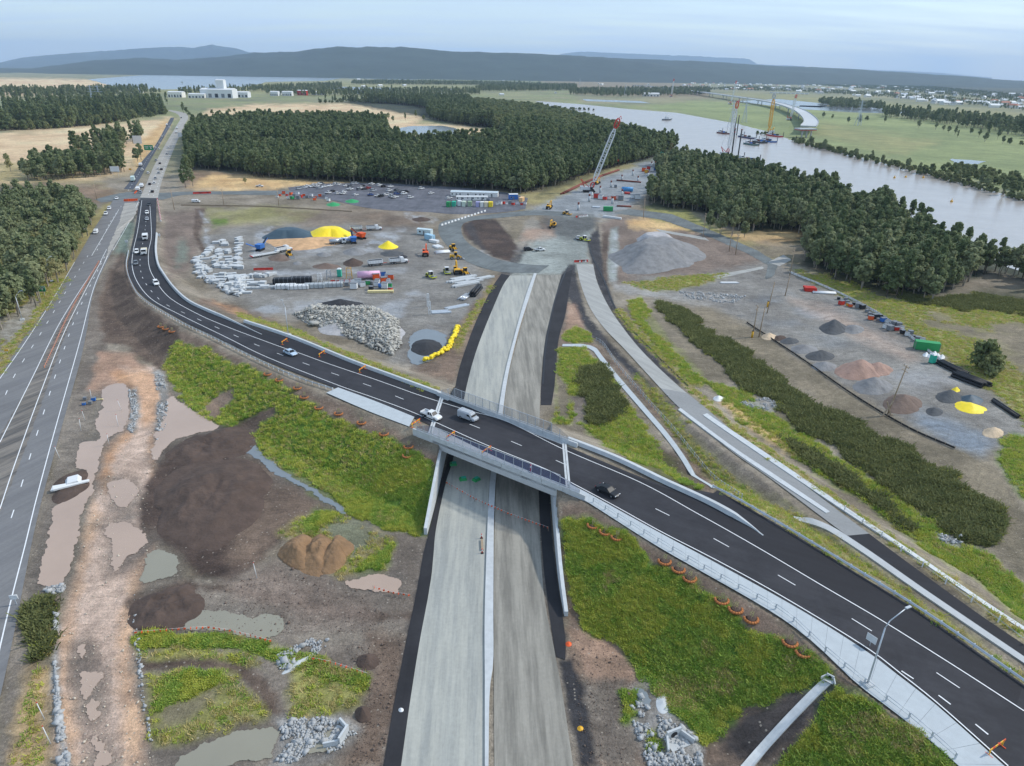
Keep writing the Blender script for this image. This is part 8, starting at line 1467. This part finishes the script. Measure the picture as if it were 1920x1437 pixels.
BOAT = Thing('workboat'); BOAT.part('hull', M_GREY).loft([[(-6, -1.4, 0), (4, -1.4, 0), (7, 0, .6), (4, 1.4, 0), (-6, 1.4, 0)], [(-6.2, -2, 1.6), (4, -2, 1.6), (8, 0, 2.0), (4, 2, 1.6), (-6.2, 2, 1.6)]]); BOAT.part('wheelhouse', M_WHITE).box((0, 0, 3.0), (4, 2.8, 2.8)); BOAT.part('wheelhouse_window', M_GLASS).box((2.03, 0, 3.5), (.06, 2.4, .8)); BOAT.part('mast', M_GREY).cyl((-.5, 0, 4.4), (-.5, 0, 7.5), .1, .06, 6); put(BOAT, 1250, 226, .3, 'small white workboat alone on the upstream reach of the river', 'boat', dz=.15, scale=1.5)
PILE = Thing('steel_pile'); PILE.part('pile', M_TRIM).cyl((0, 0, -1), (0, 0, 26), .7, .7, 10); PILE.part('pile_cap', M_RUST).cyl((0, 0, 26), (0, 0, 27), .9, .9, 10)
for u, v in ((1372,290),(1384,292),(1376,254),(1381,254)): put(PILE, u, v, 0, 'tall dark steel pile standing in the river beside the white crane', 'pile', 'river piles')
BUOY = Thing('buoy'); BUOY.part('float', M_YEL).cyl((0, 0, -.2), (0, 0, 1.0), 1.0, .8, 12); BUOY.part('topmark', M_YEL).cyl((0, 0, 1.0), (0, 0, 2.4), .25, .1, 8)
for u, v in ((1698,333),(1731,334),(1677,334),(1784,379)): put(BUOY, u, v, 0, 'small yellow buoy floating on the river', 'buoy', 'river buoys', dz=.1)
# ---- transmission towers
PY = Thing('pylon')
for x in (-1, 1):
    for y in (-1, 1): PY.part('leg', M_STEEL).bar((x*4, y*4, 0), (x*.8, y*.8, 26), .5); PY.part('mast_leg', M_STEEL).bar((x*.8, y*.8, 26), (x*.5, y*.5, 42), .4)
for z_ in (29, 34, 39): PY.part('crossarm', M_STEEL).bar((-8+(z_-29)*.2, 0, z_), (8-(z_-29)*.2, 0, z_), .5, .6)
for k in range(5): q = PY.part('lacing', M_STEEL); s0, s1 = 4-k*.64, 4-(k+1)*.64; q.bar((-s0, -s0, k*5.2), (s1, -s1, (k+1)*5.2), .28); q.bar((s0, -s0, k*5.2), (-s1, -s1, (k+1)*5.2), .28)
for u, v in ((1608,236),(1172,180),(1036,150),(1060,152),(958,138),(974,138),(986,136),(1000,137),(1018,138),(1087,160),(190,200),(176,200),(1370,240),(1395,230)): put(PY, u, v, random.uniform(-.4, .4), 'steel lattice transmission tower on the plain before the hills' if v < 190 else ('steel lattice transmission tower on the green paddock across the river' if u > 1300 else 'steel lattice transmission tower beside the dark trees at the flyover'), 'pylon', 'far transmission towers' if v < 190 else ('paddock towers' if u > 1300 else 'flyover towers'))
# ---- buildings far away
def house(L, Wd, h, wall, roof, gable=True, nw=3):
    T = Thing('house'); T.part('wall', wall).box((0, 0, h/2), (L, Wd, h)); T.part('roof', roof).loft([[(-L/2-.5, -Wd/2-.5, h), (L/2+.5, -Wd/2-.5, h), (L/2+.5, Wd/2+.5, h), (-L/2-.5, Wd/2+.5, h)], [(-L/2+(1.5 if not gable else -.3), -.1, h+Wd*.28), (L/2-(1.5 if not gable else -.3), -.1, h+Wd*.28), (L/2-(1.5 if not gable else -.3), .1, h+Wd*.28), (-L/2+(1.5 if not gable else -.3), .1, h+Wd*.28)]])
    for k in range(nw): T.part('window', M_GLASS).box((-L/2+L*(k+.5)/nw, -Wd/2-.03, h*.55), (L/nw*.4, .1, h*.4))
    T.part('door', M_GREY).box((L*.33, -Wd/2-.04, 1.1), (1.1, .1, 2.2)); return T
mw = mat('pale_wall', (226,224,216), .7); HS = [house(15, 10, 4, mw, mat(n_, c_, .7), g_) for n_, c_, g_ in (('white_roof', (232,232,228), True), ('grey_roof', (150,152,156), False), ('terracotta_roof', (168,112,88), False), ('silver_roof', (200,206,210), True))]
HN = ['white roofed', 'grey roofed', 'terracotta roofed', 'silver roofed']; rg = random.Random(21)
for k in range(260):
    t = rg.random(); u = 1280+t*640; base = 158+t*30; v = base+rg.uniform(-14, 12)-6*math.sin(t*5)
    if v < 150+t*16: v = 152+t*18+rg.uniform(0, 6)
    i = rg.choice((0, 0, 1, 2, 3, 0)); put(HS[i], u, v, rg.uniform(0, 3), HN[i]+' house in the suburb beyond the river', 'house', 'suburb houses', True, scale=rg.uniform(1.0, 1.9))
for k in range(26): u = rg.uniform(500, 1280); v = rg.choice((152, 160, 170, 176))+rg.uniform(-3, 4); i = rg.choice((0, 1, 3)); put(HS[i], u, v, rg.uniform(0, 3), HN[i]+' farm building on the plain beyond the wood', 'house', 'farm buildings', True, scale=rg.uniform(.9, 1.6))
def factory(L, Wd, h, m, label, u, v, rz=0.0, nw=5):
    T = Thing('industrial_building'); T.part('wall', m).box((0, 0, h/2), (L, Wd, h)); T.part('roof', mat('factory_roof', (214,216,216), .6)).loft([[(-L/2-.5, -Wd/2-.5, h), (L/2+.5, -Wd/2-.5, h), (L/2+.5, Wd/2+.5, h), (-L/2-.5, Wd/2+.5, h)], [(-L/2, -.2, h+Wd*.1), (L/2, -.2, h+Wd*.1), (L/2, .2, h+Wd*.1), (-L/2, .2, h+Wd*.1)]])
    for k in range(nw): T.part('roller_door' if k % 2 else 'window', M_GLASS if k % 2 == 0 else M_GREY).box((-L/2+L*(k+.5)/nw, -Wd/2-.05, h*.3), (L/nw*.5, .12, h*.45))
    return put(T, u, v, rz, label, 'building')
factory(90, 40, 22, M_WHITE, 'large white factory block beside the lake', 412, 184); factory(22, 20, 46, M_WHITE, 'white factory tower rising above the large block', 418, 184, 0, 2); factory(50, 26, 14, M_WHITE, 'long white factory shed beside the tower', 452, 183); factory(40, 24, 14, mw, 'pale factory shed on the bend side of the tower', 332, 183); factory(46, 24, 10, mw, 'pale warehouse between the two factory groups', 372, 184); factory(24, 20, 12, M_WHITE, 'white warehouse next to the red shed', 516, 180); factory(30, 20, 12, M_WHITE, 'white warehouse at the end of the factory group', 540, 180); factory(30, 20, 14, M_RED, 'red shed in the factory group', 568, 179); factory(44, 22, 8, M_WHITE, 'low white warehouse past the red shed', 598, 178); factory(30, 18, 9, M_BLUE, 'blue shed behind the dark wood', 680, 176); factory(36, 18, 9, mw, 'pale shed beside the blue shed behind the wood', 704, 175); factory(30, 20, 10, M_WHITE, 'white barn alone on the green flat by the lake', 258, 174); factory(60, 30, 10, mw, 'pale depot beside the upstream river bend', 1220, 181); factory(300, 30, 10, M_WHITE, 'very long white warehouse on the suburb skyline', 1418, 144, .1, 12); factory(160, 30, 10, M_WHITE, 'white warehouse beside the very long one on the skyline', 1490, 148, .1, 8)
FLY = Thing('flyover'); f0, f1 = at(212, 190, 9), at(262, 196, 5); FLY.part('deck', M_CONC).bar(f0, f1, 12, 1.6); FLY.part('parapet', M_CONC2).bar(f0+Vector((0, -6, 1.2)), f1+Vector((0, -6, 1.2)), .4, 1.2)
for t_ in (.1, .4, .7): c = bl(f0, f1, t_); FLY.part('pier', M_CONC).cyl((c.x, c.y, 0), (c.x, c.y, c.z-.8), 1.4, 1.4, 10)
FLY.put((0, 0, 0), 0, 'grey road flyover among the trees at the highway bend', 'bridge')
TRAIN = Thing('freight_train')
for k in range(9): TRAIN.part('wagon', M_WHITE).box((k*22-90, 0, 2.6), (19, 3, 3.6)); TRAIN.part('bogie', M_TRIM).box((k*22-90, 0, .5), (15, 2.4, .9))
put(TRAIN, 1480, 176, hd(1440, 174, 1560, 178), 'freight train of white wagons below the suburb', 'train')
# ---- hills
def hills(name, prof, D, depth, m, seed, n=420, rows=26):
    us = np.array([p[0] for p in prof], float); vs = np.array([p[1] for p in prof], float); u = np.linspace(us.min(), us.max(), n); v = np.interp(u, us, vs); d = ray(u, v); t = D/d[:, 1]; X = d[:, 0]*t; H = np.maximum(CAMH+d[:, 2]*t, 25.0); t = np.linspace(-1, 1, rows); co = []
    for k in t:
        y = D+k*depth; s = math.cos(k*math.pi/2)**1.2 if abs(k) < 1 else 0; x = X*(y/D); nz = (fbm(x/1100+k*2, y/800+x*0, seed, 5)-.5)*1.3*(1-abs(k)) if k < -.02 else 0*x; hh = H*np.clip(s*(1+nz), 0, 1.0)+(fbm(x/220, y/220+x*0, seed+3, 4)-.5)*26*(abs(k) < 1)
        co.append(np.column_stack([x, np.full(n, y), np.maximum(hh, -5) if abs(k) < 1 else np.full(n, -5.0)]))
    co = np.concatenate(co); i = (np.arange(rows-1)[:, None]*n+np.arange(n-1)[None, :]).ravel(); q = np.stack([i, i+1, i+n+1, i+n], -1); me = grid_mesh(name, co, q); me.materials.append(m); me.polygons.foreach_set('use_smooth', np.ones(len(q), bool)); o = bpy.data.objects.new(name, me); COL.objects.link(o); o['kind'] = 'structure'; return o
M_HILL = mat('forested_hill', (50,62,52), .95, .35, .004, 3.0, detail=8, bscale=.02)
hills('hill', [(-900,134),(-300,132),(0,136),(100,124),(180,114),(250,109),(330,113),(400,108),(470,99),(560,96),(600,90),(640,87),(700,90),(780,93),(830,98),(900,101),(1000,104),(1060,106),(1100,108),(1200,111),(1280,114),(1400,121),(1500,125),(1600,130),(1750,140),(1920,153),(2300,172),(2900,200)], 9500, 2600, M_HILL, 3, 420)
hills('hill', [(-900,118),(-300,122),(0,118),(40,109),(130,101),(250,93),(330,89),(362,91),(395,84),(440,90),(466,98),(560,106),(640,112)], 20000, 4000, M_HILL, 9)
hills('hill', [(960,116),(1040,104),(1090,98),(1150,101),(1230,104),(1300,106),(1380,109),(1405,112),(1420,121),(1560,128),(1700,134),(1760,137),(1860,146)], 30000, 4000, M_HILL, 14)
# ---- air
hz = MB(); hz.box((0, 18000, 548), (76000, 40000, 1116)); ho = hz.obj('haze'); ho['kind'] = 'stuff'; ho['label'] = 'thin pale blue haze over the plain'
m = bpy.data.materials.new('haze_air'); m.use_nodes = True; t = m.node_tree; t.nodes.clear(); pv = t.nodes.new('ShaderNodeVolumePrincipled'); pv.inputs['Color'].default_value = (.55, .74, 1.0, 1); pv.inputs['Density'].default_value = 0.000042; pv.inputs['Anisotropy'].default_value = .1; ou = t.nodes.new('ShaderNodeOutputMaterial'); t.links.new(pv.outputs[0], ou.inputs['Volume']); ho.data.materials.append(m)
